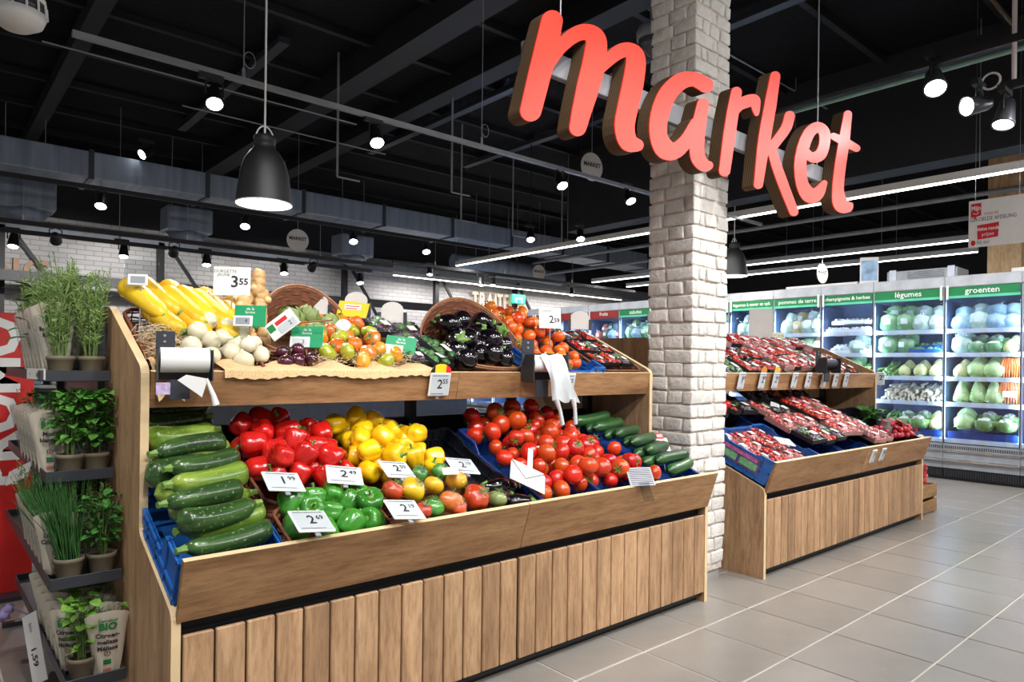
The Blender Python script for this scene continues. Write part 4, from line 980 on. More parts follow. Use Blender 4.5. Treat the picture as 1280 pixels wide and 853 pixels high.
def bagfn(u, v):
    x = -0.055 + 0.13 * u + 0.05 * v + 0.012 * math.sin(9 * u + 4 * v)
    z = 0.05 - 0.20 * v + 0.01 * math.sin(11 * u)
    y = -0.035 - 0.045 * math.sin(min(1, v * 1.6) * PI * 0.5) + 0.012 * math.sin(14 * u + 3 * v)
    return (x, y, z)
q = MB().grid(bagfn, 10, 10)
for x0, x1 in ((0.004, 0.045), (0.10, 0.118)):
    q.tube([(x0, -0.078, -0.14), ((x0 + x1) / 2, -0.082, -0.19), (x1, -0.075, -0.255)], [0.014, 0.009, 0.011], 6)
part('hanging_bag', q, plain('thin_white_film', '#c4c8ca', .35), t, label='thin white bags hanging down')
part('bag_roll', MB().tube([(-0.08, 0.0, 0.015), (0.0, 0, 0.015), (0.08, 0.0, 0.015)], 0.038, 18), M['white'], t)
def burfn(x0, x1, drop):
    def f(u, v):
        x = x0 + (x1 - x0) * u
        w = 0.006 * math.sin(4 * u * PI) + 0.003 * math.sin(37 * u * PI + 1)
        if v < 0.35:
            s = v / 0.35
            return (x, 2.40 - 0.105 * s, 1.168 + 0.012 * math.sin(9 * u * PI) * (1 - s) - 0.022 * s + 0.001)
        s = (v - 0.35) / 0.65
        return (x, 2.292 - 0.003 * s + 0.002 * math.sin(30 * u), 1.146 - s * (drop + w))
    return f
solid('burlap_cloth', MB().grid(burfn(0.76, 1.60, 0.026), 60, 8), M['burlap'], 'tan burlap cloth draped over the upper edge below the onions and tomatoes', 'cloth', fix=False)
def bur2(u, v):
    return (0.548 + 0.075 * u + 0.015 * v, 2.40 - 0.12 * v, 1.165 - 0.10 * v * v + 0.02 * math.sin(6 * u + 5 * v))
solid('burlap_cloth', MB().grid(bur2, 8, 8), M['burlap'], 'scrap of tan burlap hanging at the left end of the upper edge', 'cloth', fix=False)
# ================================================================== PRODUCE MATERIALS
def fruit(name, stops, scale=3.0, rough=0.25, coat=0.3, amt=0.12, hue=0.0, coord=(1, 1, 1), bump=0.0, bscale=60):
    t = NT(name)
    a = t.noise(t.coord(coord), scale, 3)
    n = len(stops)
    c = t.ramp(a, [(0.3 + 0.4 * i / (n - 1), srgb(h)) for i, h in enumerate(stops)])
    t.set(t.vary(c, amt, hue), rough, coat=coat)
    if bump: t.bump(t.noise(t.coord(), bscale, 3), bump, 0.003)
    return t.m
M['pep_red'] = fruit('red_pepper_skin', ('#b4130f', '#d0201a'), 6, 0.2, 0.5, 0.14)
M['pep_yel'] = fruit('yellow_pepper_skin', ('#e0a60c', '#f0c416'), 6, 0.22, 0.5, 0.08, 0.012)
M['pep_grn'] = fruit('green_pepper_skin', ('#2b6e1e', '#479433'), 6, 0.22, 0.5, 0.2)
M['stem'] = fruit('green_stem', ('#4d7a2c', '#7a9a4a'), 30, 0.6, 0, 0.1)
M['calyx'] = fruit('tomato_calyx', ('#3c6a24', '#56822f'), 30, 0.6, 0, 0.1)
M['tomato'] = fruit('red_tomato_skin', ('#b01a10', '#c92a14'), 5, 0.2, 0.4, 0.12, 0.016)
M['tom_or'] = fruit('orange_tomato_skin', ('#cc3c14', '#e2651e'), 10, 0.25, 0.35, 0.08, 0.022)
M['tom_mix'] = fruit('heirloom_tomato_skin', ('#d8541e', '#e07c24', '#c8a02a'), 14, 0.25, 0.4, 0.08, 0.045)
M['tom_grn'] = fruit('green_tomato_skin', ('#8a9a2a', '#b0a832'), 12, 0.25, 0.4, 0.08)
M['eggp'] = fruit('eggplant_skin', ('#070508', '#100a12'), 8, 0.14, 0.5, 0.2)
M['squash'] = fruit('yellow_squash_skin', ('#d8a010', '#edc22c'), 30, 0.42, 0.12, 0.06, 0.01, (1, 1, 0.25))
M['cuc'] = fruit('cucumber_skin', ('#17381a', '#2a5526'), 24, 0.3, 0.3, 0.14, 0, (1, 1, 0.12), 0.25, 90)
M['onion_w'] = fruit('white_onion_skin', ('#c4bd9a', '#e4ddc6'), 16, 0.4, 0.2, 0.06, 0, (1, 1, 0.2))
M['onion_r'] = fruit('red_onion_skin', ('#2e0f1c', '#4c1a2c'), 12, 0.2, 0.4, 0.2, 0, (1, 1, 0.3))
M['ginger'] = fruit('ginger_skin', ('#b58a52', '#d9b27c'), 40, 0.6, 0.05, 0.1, 0, (1, 1, 1), 0.4)
M['artich'] = fruit('artichoke_leaf', ('#5c7038', '#8d9a5a'), 20, 0.5, 0.1, 0.15)
M['leaf_d'] = fruit('dark_green_leaf', ('#1f4a20', '#336b30'), 30, 0.45, 0.1, 0.2)
def zuc_mat():
    t = NT('courgette_skin')
    a = t.noise(t.coord((1, 1, 0.08)), 55, 3, 0.6); b = t.noise(t.coord(), 130, 2)
    dark = t.ramp(a, [(0.35, srgb('#223d1c')), (0.65, srgb('#3c5f2b'))])
    lite = t.ramp(a, [(0.35, srgb('#557722')), (0.65, srgb('#8aa040'))])
    st = t.new('ShaderNodeMath', operation='GREATER_THAN'); st.inputs[1].default_value = 0.45
    t.l.new(t.rand(), st.inputs[0])
    c = t.mix(st.outputs[0], dark, lite)
    sp = t.ramp(b, [(0.62, (0, 0, 0, 1)), (0.72, (1, 1, 1, 1))])
    c = t.mix(sp, c, t.mix(0.5, c, srgb('#b9c98a')))
    t.set(t.vary(c, 0.16), 0.28, coat=0.25); return t.m
M['zuc'] = zuc_mat()

# ================================================================== PRODUCE SHAPES
def pepper(name, mat, label):
    t = thing(name, label, 'pepper')
    prof = [(0.0, -0.036), (0.014, -0.041), (0.026, -0.038), (0.034, -0.024), (0.038, -0.004), (0.040, 0.014), (0.038, 0.028), (0.030, 0.036), (0.018, 0.036), (0.008, 0.029), (0.0, 0.026)]
    def mod(a, t_): return 0.90 + 0.20 * abs(math.cos(2 * a + 0.3 * math.sin(a))) ** 0.7 * (0.62 + 0.8 * abs(t_ - 0.42)) + 0.04 * math.sin(3 * a + 1)
    part('flesh', MB().lathe(prof, 36, mod=mod), M[mat], t)
    part('stem', MB().lathe([(0.013, 0.025), (0.010, 0.031), (0.0042, 0.034)], 8, caps=False).tube([(0, 0, 0.030), (0.002, 0, 0.043), (0.007, 0, 0.053)], [0.0042, 0.004, 0.005], 7), M['stem'], t, label='green stem')
    return t
def tomato(name, mat, label, lobes=0, calyx=True, r=0.032, sq=0.86, cat='tomato'):
    t = thing(name, label, cat)
    pts = []
    for i in range(11):
        a = -PI / 2 + PI * i / 10
        rr = r * math.cos(a); z = r * sq * math.sin(a)
        if i >= 8: z -= r * 0.14 * ((i - 7) / 3) ** 2
        pts.append((max(rr, 0), z))
    pts[0] = (0, pts[0][1]); pts[-1] = (0, pts[-1][1])
    mod = (lambda a, t_: 1 + 0.07 * math.cos(lobes * a) * math.sin(PI * t_)) if lobes else None
    part('flesh', MB().lathe(pts, 20 if not lobes else 28, mod=mod), M[mat], t)
    if calyx:
        q = MB(); zt = pts[-1][1]
        for k in range(6):
            a = 2 * PI * k / 6 + 0.2
            c, s = math.cos(a), math.sin(a); L = r * 0.62
            q.add([(0, 0, zt + .003), (c * L * .45 - s * .0035, s * L * .45 + c * .0035, zt + .0075), (c * L, s * L, zt + .009 * 1.1), (c * L * .45 + s * .0035, s * L * .45 - c * .0035, zt + .0075)], [(0, 1, 2, 3)])
        q.tube([(0, 0, zt), (0.002, 0.001, zt + .010), (0.007, 0, zt + .017)], [.0022, .002, .0026], 5)
        part('calyx', q, M['calyx'], t, label='green calyx')
    return t
def long_fruit(name, mat, label, L, r, cat, bend=0.01, stem=True, bulb=0.0, facets=0):
    """lies along local z, stem end at +z"""
    t = thing(name, label, cat)
    prof = []
    for i in range(15):
        u = i / 14
        rr = r * min(1, (1 - (1 - min(u, .14) / .14) ** 2) ** .5 if u < .14 else 1)
        rr *= 1 + bulb * (0.5 - u)
        if u > .86: rr *= 1 - 0.55 * ((u - .86) / .14) ** 1.6
        prof.append((max(rr, 0), (u - .5) * L))
    prof[0] = (0, prof[0][1])
    mod = (lambda a, t_: 1 + 0.022 * math.cos(facets * a)) if facets else None
    bf = lambda z: bend * (1 - (2 * z / L) ** 2)
    part('flesh', MB().lathe(prof, 16, mod=mod, bend=bf), M[mat], t)
    if stem:
        z1 = L / 2
        part('stalk', MB().lathe([(r * .50, z1 - .010), (r * .36, z1 + .004), (r * .26, z1 + .014), (r * .32, z1 + .022), (0, z1 + .022)], 6, smooth=False), M['stem'], t, label='ridged green stalk')
    else:
        part('tip', MB().lathe([(r * .42, L / 2 - .004), (r * .26, L / 2 + .006), (0, L / 2 + .008)], 8), M['stem'], t)
    return t
def eggplant(label):
    t = thing('eggplant', label, 'eggplant')
    prof = [(0, -.075), (.022, -.072), (.037, -.055), (.043, -.03), (.041, 0.0), (.034, .03), (.026, .055), (.020, .07), (0, .075)]
    part('flesh', MB().lathe(prof, 20, bend=lambda z: .006 * math.cos(z * 18)), M['eggp'], t)
    def m2(a, t_): return 1 + 0.25 * math.cos(5 * a) * (1 - t_)
    part('cap', MB().lathe([(.030, .047), (.024, .068), (.012, .078), (.006, .084), (.006, .105), (0, .106)], 15, mod=m2), M['stem'], t, label='green cap and stalk')
    return t
def onion(name, mat, label, r=.032, cat='onion'):
    t = thing(name, label, cat)
    prof = [(0, -r * .86), (r * .5, -r * .8), (r * .9, -r * .4), (r, 0), (r * .9, r * .42), (r * .55, r * .78), (r * .24, r * 1.0), (r * .13, r * 1.25), (0, r * 1.3)]
    part('bulb', MB().lathe(prof, 18), M[mat], t)
    q = MB()
    for k in range(9): q.tube([(0, 0, -r * .84), (r * .2 * math.cos(k * .7), r * .2 * math.sin(k * .7), -r * 1.0)], [.0012, .0005], 3)
    part('root_tuft', q, M['straw'], t, stuff=True)
    return t

def drop_pack(r, x0, x1, y0, y1, bed, top, tries=70, maxn=200, rmax=None):
    """let balls settle one by one on a sloping bed; stop when they reach the top of the heap"""
    got = []
    while len(got) < maxn:
        best = None
        for _ in range(tries):
            x = RNG.uniform(x0 + r * .8, x1 - r * .8); y = RNG.uniform(y0 + r * .8, y1 - r * .8)
            z = bed(x, y) + r
            for (a, b, c) in got:
                d2 = (a - x) ** 2 + (b - y) ** 2
                if d2 < 4 * r * r: z = max(z, c + math.sqrt(4 * r * r - d2))
            hgt = z + r - top(x, y)
            if best is None or hgt < best[0]: best = (hgt, x, y, z)
        if best[0] > 0: break
        got.append(best[1:])
    return got
def rrot(tilt=PI): return (RNG.uniform(-tilt, tilt), RNG.uniform(-tilt, tilt), RNG.uniform(0, 2 * PI))
def dir_rot(d, roll=0.0):
    return (Vector(d).to_track_quat('Z', 'Y') @ Euler((0, 0, roll)).to_quaternion()).to_euler()

def heap(proto, r, x0, x1, y0, y1, bed, top, what, where, group, maxn=200, rot=None, size=(0.94, 1.08), rows=None, keep=None):
    P_ = Proto(proto) if not isinstance(proto, list) else None
    Ps = [Proto(p) for p in proto] if P_ is None else [P_]
    out = []
    for (x, y, z) in drop_pack(r, x0, x1, y0, y1, bed, top, maxn=maxn):
        if keep and not keep(x, y, z): continue
        k = int(RNG.integers(len(Ps)))
        out.append(Ps[k].put((x, y, z), rot(x, y, z) if rot else rrot(), RNG.uniform(*size), group=group))
    label_rows(out, what, where, rows)
    for p in Ps:
        if not p.used:
            for ch in list(p.o.children): bpy.data.objects.remove(ch)
            bpy.data.objects.remove(p.o)
    return out

# ================================================================== CRATES AND BASKETS
def crate(label, W_, L_, H_, loc, slope, mat='blue_crate', dip=0.5, label_side=False, rz=0.0):
    """plastic produce crate; local x across, y back, z up; tilted with the deck"""
    t = thing('plastic_crate', label, 'crate', loc, (math.atan(slope), 0, rz), None)
    th = .012
    part('floor_grid', MB().box((0, 0, 0), (W_, L_, .008)), M[mat], t)
    def side(n, along, fixed, ln, dipf):
        q = MB()
        lo = H_ * (1 - dipf)
        pl = [(0, .0), (ln, .0), (ln, H_), (ln * .80, H_), (ln * .72, lo), (ln * .28, lo), (ln * .20, H_), (0, H_)]
        wn = MB()
        q.prism(pl, along, fixed, fixed + th * .45)
        # ribs and ledges standing proud of the wall
        def bx(a, b, z0, z1):
            if along == 'x': q.box((fixed - .006, a, z0), (fixed + .008, b, z1))
            else: q.box((a, fixed - .006, z0), (b, fixed + .008, z1))
        for k_ in range(7):
            p = ln * (k_ + .02) / 6.1
            top = H_ if (p < ln * .2 or p > ln * .78) else lo
            bx(min(p, ln - .008), min(p, ln - .008) + .008, 0, top)
        bx(0, ln, 0, .010); bx(0, ln, lo * .52, lo * .52 + .008)
        bx(0, ln * .21, H_ - .010, H_); bx(ln * .79, ln, H_ - .010, H_); bx(ln * .27, ln * .73, lo - .010, lo)
        return part(n, q, M[mat], t)
    side('long_side', 'x', 0, L_, dip); side('long_side', 'x', W_ - .006, L_, dip)
    side('short_side', 'y', 0, W_, dip * .6); side('short_side', 'y', L_ - .006, W_, dip * .6)
    if label_side:
        q = MB().box((-.0075, L_ * .16, H_ * .22), (-.0062, L_ * .82, H_ * .80))
        part('printed_panel', q, plain('printed_panel', '#5a3f78', 0.5, nz=0.7, scale=40), t, label='purple printed panel')
        for a_, b_ in ((.20, .47), (.52, .79)): part('green_print', MB().box((-.0085, L_ * a_, H_ * .30), (-.0074, L_ * b_, H_ * .56)), plain('green_print', '#6fae78', 0.5, nz=0.3, scale=50), t)
        part('pink_print', MB().box((-.0085, L_ * .22, H_ * .62), (-.0074, L_ * .78, H_ * .76)), plain('pink_print', '#b05a90', 0.5, nz=0.5, scale=60), t)
    return t
def weave_wall(q, path, H_, rows, amp=.004, n=60, r=.0032):
    """horizontal strands woven along a closed path (list of x, y)"""
    P_ = [Vector((p[0], p[1], 0)) for p in path]; P_.append(P_[0])
    seg = [0]
    for a, b in zip(P_[:-1], P_[1:]): seg.append(seg[-1] + (b - a).length)
    def at(s):
        s = s % seg[-1]
        for i in range(len(seg) - 1):
            if s <= seg[i + 1]:
                f = (s - seg[i]) / max(1e-6, seg[i + 1] - seg[i]); p = P_[i].lerp(P_[i + 1], f)
                d = (P_[i + 1] - P_[i]).normalized(); return p, Vector((d.y, -d.x, 0))
    for j in range(rows):
        z = H_ * (j + .5) / rows
        pts = []
        for k_ in range(n + 1):
            p, nn = at(seg[-1] * k_ / n)
            pts.append(p + nn * amp * math.sin(k_ * PI / 2 + (PI if j % 2 else 0) + .8) + Vector((0, 0, z)))
        q.tube(pts, r, 4, caps=False)
    for k_ in range(n // 2):
        p, nn = at(seg[-1] * k_ / (n // 2)); q.tube([p, p + Vector((0, 0, H_))], r * .9, 4, caps=False)
    return at, seg[-1]
def wicker_tray(label, W_, L_, H_, loc, slope, rows=5, mat='wicker', arch=0.0):
    t = thing('wicker_basket', label, 'basket', loc, (math.atan(slope), 0, 0))
    c = .03
    path = [(c, 0), (W_ - c, 0), (W_, c), (W_, L_ - c), (W_ - c, L_), (c, L_), (0, L_ - c), (0, c)]
    q = MB(); at, tot = weave_wall(q, path, H_, rows, n=int(90 * (W_ + L_)) + 40)
    part('weave', q, M[mat], t, stuff=True, fix=False)
    pts = [at(tot * k_ / 64)[0] + Vector((0, 0, H_ + .002)) for k_ in range(65)]
    part('rim', MB().tube(pts, .0065, 6, caps=False), M[mat], t)
    part('tray_floor', MB().box((.01, .01, 0), (W_ - .01, L_ - .01, .006)), M[mat], t)
    return t
SL = math.atan(M_LOW); SU = math.atan(M_UP)
# near stand, lower tier
crate('blue crate of courgettes at the left end of the near stand', .285, .60, .135, (.532, 1.985, .515), M_LOW, 'blue_crate')
wicker_tray('wicker basket of red peppers beside the courgette crate', .345, .42, .115, (.842, 2.175, .615), M_LOW, 5)
wicker_tray('wicker basket of green peppers at the front of the near stand', .345, .225, .10, (.842, 1.945, .530), M_LOW, 4)
wicker_tray('wicker basket of yellow peppers behind the bagged tomatoes', .375, .42, .115, (1.200, 2.175, .615), M_LOW, 5)
wicker_tray('wicker basket of bagged vegetables at the front, right of the green peppers', .43, .225, .08, (1.200, 1.945, .530), M_LOW, 4)
crate('empty black crate between the yellow peppers and the tomatoes', .23, .52, .12, (1.595, 2.10, .575), M_LOW, 'black_crate', .1)
crate('blue crate full of red tomatoes on the near stand', .335, .62, .14, (1.838, 1.955, .515), M_LOW, 'navy_crate', .25)
crate('second blue tomato crate, right of the first, under the heap', .315, .62, .13, (2.185, 1.955, .515), M_LOW, 'navy_crate', .2)
crate('blue crate of cucumbers at the right end of the near stand', .45, .62, .11, (2.515, 1.955, .515), M_LOW, 'navy_crate', .2)

# ================================================================== NEAR STAND, LOWER TIER
# courgettes: centre, direction of the stem end, length, radius
ZU = []
for i in range(16):
    y = 1.985 + .037 * i
    h_ = .018 + .048 * (i % 2) + .0038 * i
    x = .660 + (.022, -.006, .03, -.014, .012)[i % 5]
    ZU.append(((x, y, zlow(y, h_ - .022)), ((-1, 1, -1, -1, 1, -1, 1)[i % 7] * 1.0, (-1, 1, -1, -1, 1, -1, 1)[i % 7] * (.20 + .13 * ((i * 7) % 5) / 4), (-1, 1, -1, -1, 1, -1, 1)[i % 7] * .05), (.262, .24, .265, .235)[i % 4], .0315 + .003 * (i % 3)))
zp = long_fruit('courgette', 'zuc', 'courgette', .215, .026, 'courgette', .010, True, .30, 5)
ZP = Proto(zp); zs = []
for c, d, L_, r_ in ZU:
    zs.append(ZP.put(c, dir_rot(d, RNG.uniform(0, 6)), (r_ / .026, r_ / .026, L_ / .215), group='courgettes in the blue crate'))
label_rows(zs, 'green courgette', 'in the blue crate at the left', 6)
def stemup(tilt=1.3):
    return lambda x, y, z: (RNG.uniform(-tilt, tilt) + .5, RNG.uniform(-tilt, tilt), RNG.uniform(0, 6))
heap(pepper('red_pepper', 'pep_red', 'red pepper'), .0355, .845, 1.185, 2.17, 2.54, lambda x, y: zlow(y, -.03), lambda x, y: zlow(y, .125 - .10 * abs(x - 1.0)),
     'red bell pepper', 'behind the green ones', 'red peppers', rot=stemup(1.9), size=(.95, 1.15))
heap(pepper('green_pepper', 'pep_grn', 'green pepper'), .0345, .85, 1.185, 1.925, 2.165, lambda x, y: zlow(y, -.045), lambda x, y: zlow(y, .06),
     'green bell pepper', 'in the front basket', 'green peppers', rot=stemup(1.2), size=(.92, 1.12))
heap(pepper('yellow_pepper', 'pep_yel', 'yellow pepper'), .035, 1.205, 1.575, 2.16, 2.54, lambda x, y: zlow(y, -.03), lambda x, y: zlow(y, .11 - .08 * abs(x - 1.38)),
     'yellow bell pepper', 'right of the red ones', 'yellow peppers', rot=stemup(1.6), size=(.92, 1.10))
# bagged vegetables at the front
bag_items = []
def wrapped(name, label, mat, r, loc, rot=(0, 0, 0), lobes=5, cat='vegetable pack'):
    t = thing(name, label, cat, loc, rot)
    a = tomato('x', mat, 'x', lobes, True, r, .85)
    for ch in list(a.children): ch.parent = t
    bpy.data.objects.remove(a)
    q = MB().ball((0, 0, .002), r * 1.10, 3, sq=(1.05, 1.05, .98), noise=.035, seed=int(loc[0] * 1000))
    part('film', q, M['film'], t, label='clear wrinkled film')
    return t
wrapped('wrapped_tomato', 'large red beef tomato in clear film, rightmost of the front bags', 'tomato', .050, (1.545, 1.965, .690), (.9, .2, 0), 6)
wrapped('wrapped_tomato', 'orange red beef tomato in clear film, left of the largest red one', 'tom_or', .046, (1.425, 1.955, .690), (.3, .2, 1), 6)
wrapped('wrapped_pepper', 'orange yellow pepper in clear film at the front', 'pep_yel', .045, (1.315, 2.030, .735), (.8, 0, .4), 4)
wrapped('wrapped_tomato', 'red and pink tomato in film beside the tag of 2.59', 'tomato', .038, (1.245, 2.045, .735), (.4, .4, 0), 5)
wrapped('wrapped_tomato', 'orange heirloom tomato in film behind the largest red one', 'tom_mix', .042, (1.520, 2.055, .740), (.3, .2, 2), 6)
wrapped('wrapped_pepper', 'yellow wrapped pepper in the middle of the bags', 'pep_yel', .036, (1.420, 2.055, .735), (.5, .3, 1), 4)
wrapped('wrapped_tomato', 'small orange tomato in film at the front edge', 'tom_or', .032, (1.440, 1.935, .672), (.6, 0, 0), 5)
wrapped('wrapped_tomato', 'small red tomato in film below the tag of 2.19', 'tomato', .030, (1.300, 1.940, .680), (.6, 0, 0), 5)
wrapped('wrapped_cabbage', 'small green vegetable in film between the bagged tomatoes', 'pep_grn', .038, (1.345, 1.95, .680), (.2, 0, 0), 7)
wrapped('wrapped_artichoke', 'pale green round vegetable in film right of the red tomato', 'artich', .036, (1.635, 1.955, .675), (.2, .2, 0), 8)
wrapped('wrapped_pepper', 'green wrapped pepper behind the yellow one, left', 'pep_grn', .032, (1.400, 2.120, .770), (.8, 0, 0), 4)
wrapped('wrapped_pepper', 'green wrapped pepper behind the yellow one, right', 'pep_grn', .032, (1.490, 2.120, .770), (.8, .3, 0), 4)
solid('pack_label', MB().bbox((-.03, -.02, 0), (.03, .02, .002), .0008), M['white'], 'white label card lying on the bagged vegetables', 'label', (1.475, 2.03, .783), (R(30), 0, R(-25)))
# dark vegetables beside the note
egp = eggplant('dark eggplant')
EP = Proto(egp)
for i, (x, y, z, d) in enumerate(((1.69, 1.99, .665, (1, .3, .1)), (1.76, 1.965, .645, (1, -.3, 0)), (1.70, 2.045, .700, (-1, .3, 0)), (1.79, 2.05, .69, (1, .6, .1)))):
    EP.put((x, y, z), dir_rot(d), .8, f'dark eggplant lying below the folded note, {order_words(i, 4)}', 'dark eggplants by the note')
# tomatoes
TOM = heap([tomato('tomato', 'tomato', 'tomato', 0, True, .039)][:1], .0375, 1.845, 2.54, 1.925, 2.56, lambda x, y: zlow(y, -.04), lambda x, y: zlow(y, .085 + .05 * math.exp(-((x - 2.15) / .2) ** 2)),
     'ripe red tomato', 'in the near blue crates', 'vine tomatoes', maxn=130, size=(.88, 1.16), rows=9)
# cucumbers
cp = long_fruit('cucumber', 'cuc', 'cucumber', .27, .021, 'cucumber', .006, False, 0, 7)
CP = Proto(cp); cs = []
for i in range(13):
    y = 1.965 + .040 * i + RNG.uniform(-.006, .006)
    x = 2.765 - .012 * (i % 3) + RNG.uniform(-.03, .03) - .01 * i * (i > 8)
    z = zlow(y, .025 + .026 * (i % 2))
    cs.append(CP.put((x, y, z), dir_rot((1, RNG.uniform(.08, .34), RNG.uniform(.0, .10)), RNG.uniform(0, 6)), (1.36, 1.36, RNG.uniform(.98, 1.15)), group='cucumbers in the blue crate'))
label_rows(cs, 'dark green cucumber', 'on the near stand', 5)
for i, (x, y) in enumerate(((2.545, 1.935), (2.525, 2.035))):
    o = clone(TOM[0], (x, y, zlow(y, .03)), rrot(), 1.0, ['stray tomato lying before the cucumbers', 'stray tomato lying between tomatoes and cucumbers'][i])

# ================================================================== NEAR STAND, UPPER TIER
wicker_tray('wicker basket of squash and onions at the left upper end', .36, .48, .06, (.56, 2.37, 1.085), M_UP, 3)
def round_basket(label, W_, L_, H_, loc, slope, back=.12, rows=9):
    """open basket whose rim climbs towards the back"""
    t = thing('wicker_basket', label, 'basket', loc, (math.atan(slope), 0, 0))
    q = MB(); n = 72
    def pt(a, f):
        x = W_ / 2 * math.cos(a) * (.90 + .1 * f); y = L_ / 2 + L_ / 2 * math.sin(a) * (.90 + .1 * f)
        hh = H_ + back * max(0, math.sin(a)) ** 1.5
        return Vector((x, y, hh * f))
    for j in range(rows):
        f = (j + .5) / rows
        pts = []
        for k_ in range(n + 1):
            a = 2 * PI * k_ / n
            p = pt(a, f); nn = Vector((math.cos(a), math.sin(a), 0)) * .004 * math.sin(k_ * PI / 2 + (PI if j % 2 else 0) + .8)
            pts.append(p + nn)
        q.tube(pts, .0042 + .0004 * back * 10, 4, caps=False)
    for k_ in range(n // 2):
        a = 2 * PI * k_ / (n // 2); q.tube([pt(a, 0), pt(a, .5), pt(a, 1)], .003, 4, caps=False)
    part('weave', q, M['wicker'], t, stuff=True, fix=False)
    part('liner', MB().add([pt(2 * PI * k_ / 36, f) * .985 + Vector((0, .003, .001)) for f in (0, 1) for k_ in range(36)], [(k_, (k_ + 1) % 36, 36 + (k_ + 1) % 36, 36 + k_) for k_ in range(36)], 0, True), M['wicker'], t, fix=False)
    for dz in (0, .008):
        part('rim', MB().tube([pt(2 * PI * k_ / n, 1) + Vector((0, 0, dz)) for k_ in range(n + 1)], .0055, 6, caps=False), M['wicker_l'], t)
    return t
round_basket('round wicker basket holding the eggplants, rim high at the back', .60, .46, .06, (2.0, 2.36, 1.095), .42, .17, 13)
round_basket('round wicker basket holding the artichokes', .46, .44, .05, (1.22, 2.45, 1.125), .42, .16, 10)
wicker_tray('flat wicker tray of red onions and mixed tomatoes', .56, .20, .05, (.96, 2.355, 1.075), M_UP, 3)
wicker_tray('flat wicker tray of small packs at the right upper end', .32, .44, .07, (2.645, 2.37, 1.085), M_UP, 4)
# squash
sq = long_fruit('yellow_squash', 'squash', 'squash', .25, .037, 'squash', .006, False, .42, 6)
SQ = Proto(sq); so = []
for (x, y, z, d, L_) in ((.615, 2.70, 1.385, (.35, -1, -.55), 1.05), (.675, 2.74, 1.400, (.35, -1, -.52), 1.08), (.74, 2.80, 1.42, (.1, -1, -.35), .75), (.735, 2.66, 1.365, (.35, -1, -.55), 1.08),
                         (.785, 2.70, 1.375, (.32, -1, -.52), 1.05), (.835, 2.68, 1.365, (.3, -1, -.52), 1.08), (.865, 2.72, 1.37, (.2, -1, -.5), .9), (.915, 2.66, 1.335, (.15, -1, -.5), .85),
                         (.955, 2.69, 1.355, (.12, -1, -.5), .95), (.80, 2.76, 1.385, (.2, -1, -.5), .85), (.88, 2.79, 1.395, (.2, -1, -.5), .85), (.665, 2.62, 1.32, (.35, -1, -.5), .9), (.75, 2.60, 1.30, (.3, -1, -.5), .8),
                         (.85, 2.60, 1.30, (.25, -1, -.5), .8)):
    so.append(SQ.put((x, y, z), dir_rot(d, RNG.uniform(0, 6)), (1, 1, L_), group='yellow squash'))
label_rows(so, 'yellow squash', 'leaning in the left upper basket', 3)
# straw bedding
q = MB()
for k_ in range(420):
    if k_ < 150: c = Vector((RNG.uniform(.56, .68), RNG.uniform(2.40, 2.56), 0)); c.z = zup(c.y, RNG.uniform(.0, .045))
    elif k_ < 290: c = Vector((RNG.uniform(.84, .99), RNG.uniform(2.74, 2.84), RNG.uniform(1.37, 1.45)))
    else: c = Vector((RNG.uniform(1.1, 1.55), RNG.uniform(2.34, 2.44), 0)); c.z = zup(c.y, RNG.uniform(0, .02))
    d = Vector((RNG.normal(), RNG.normal(), RNG.normal() * .5)).normalized() * RNG.uniform(.02, .045)
    q.tube([c - d, c + Vector((RNG.normal() * .008, RNG.normal() * .008, RNG.uniform(0, .012))), c + d], .0009, 3, caps=False)
o = solid('straw_bedding', q, M['straw'], 'loose pale straw tucked between the upper baskets', 'straw', fix=False); o['kind'] = 'stuff'
heap(onion('white_onion', 'onion_w', 'white onion', .031), .0295, .665, .955, 2.345, 2.60, lambda x, y: zup(y, -.02), lambda x, y: zup(y, .085),
     'white onion bulb', 'below the yellow squash', 'white onions', rot=stemup(1.6), size=(.92, 1.12))
heap(onion('red_onion', 'onion_r', 'red onion', .028), .0275, .955, 1.145, 2.345, 2.50, lambda x, y: zup(y, -.02), lambda x, y: zup(y, .045),
     'dark red onion', 'right of the white onions', 'red onions', rot=stemup(1.6), size=(.92, 1.1))
def ginger(label, loc, h):
    t = thing('ginger_root', label, 'ginger', loc, (R(-14), 0, RNG.uniform(-.2, .2)))
    q = MB()
    for k_ in range(11):
        z = h * k_ / 10
        q.ball((RNG.uniform(-.010, .010), RNG.uniform(-.008, .008), z), RNG.uniform(.023, .030), 2, sq=(1, .9, 1.15), noise=.10, seed=k_)
    part('root', q, M['ginger'], t)
    for cx, cz in ((.026, .62), (-.024, .8)): part('cut_end', MB().ball((cx, -.012, h * cz), .014, 2), plain('ginger_cut', '#e2c48e', .6), t)
    return t
ginger('tall knobbly ginger root, right of the pair', (1.000, 2.60, 1.255), .255)
ginger('shorter knobbly ginger root, left of the pair', (.945, 2.60, 1.255), .165)
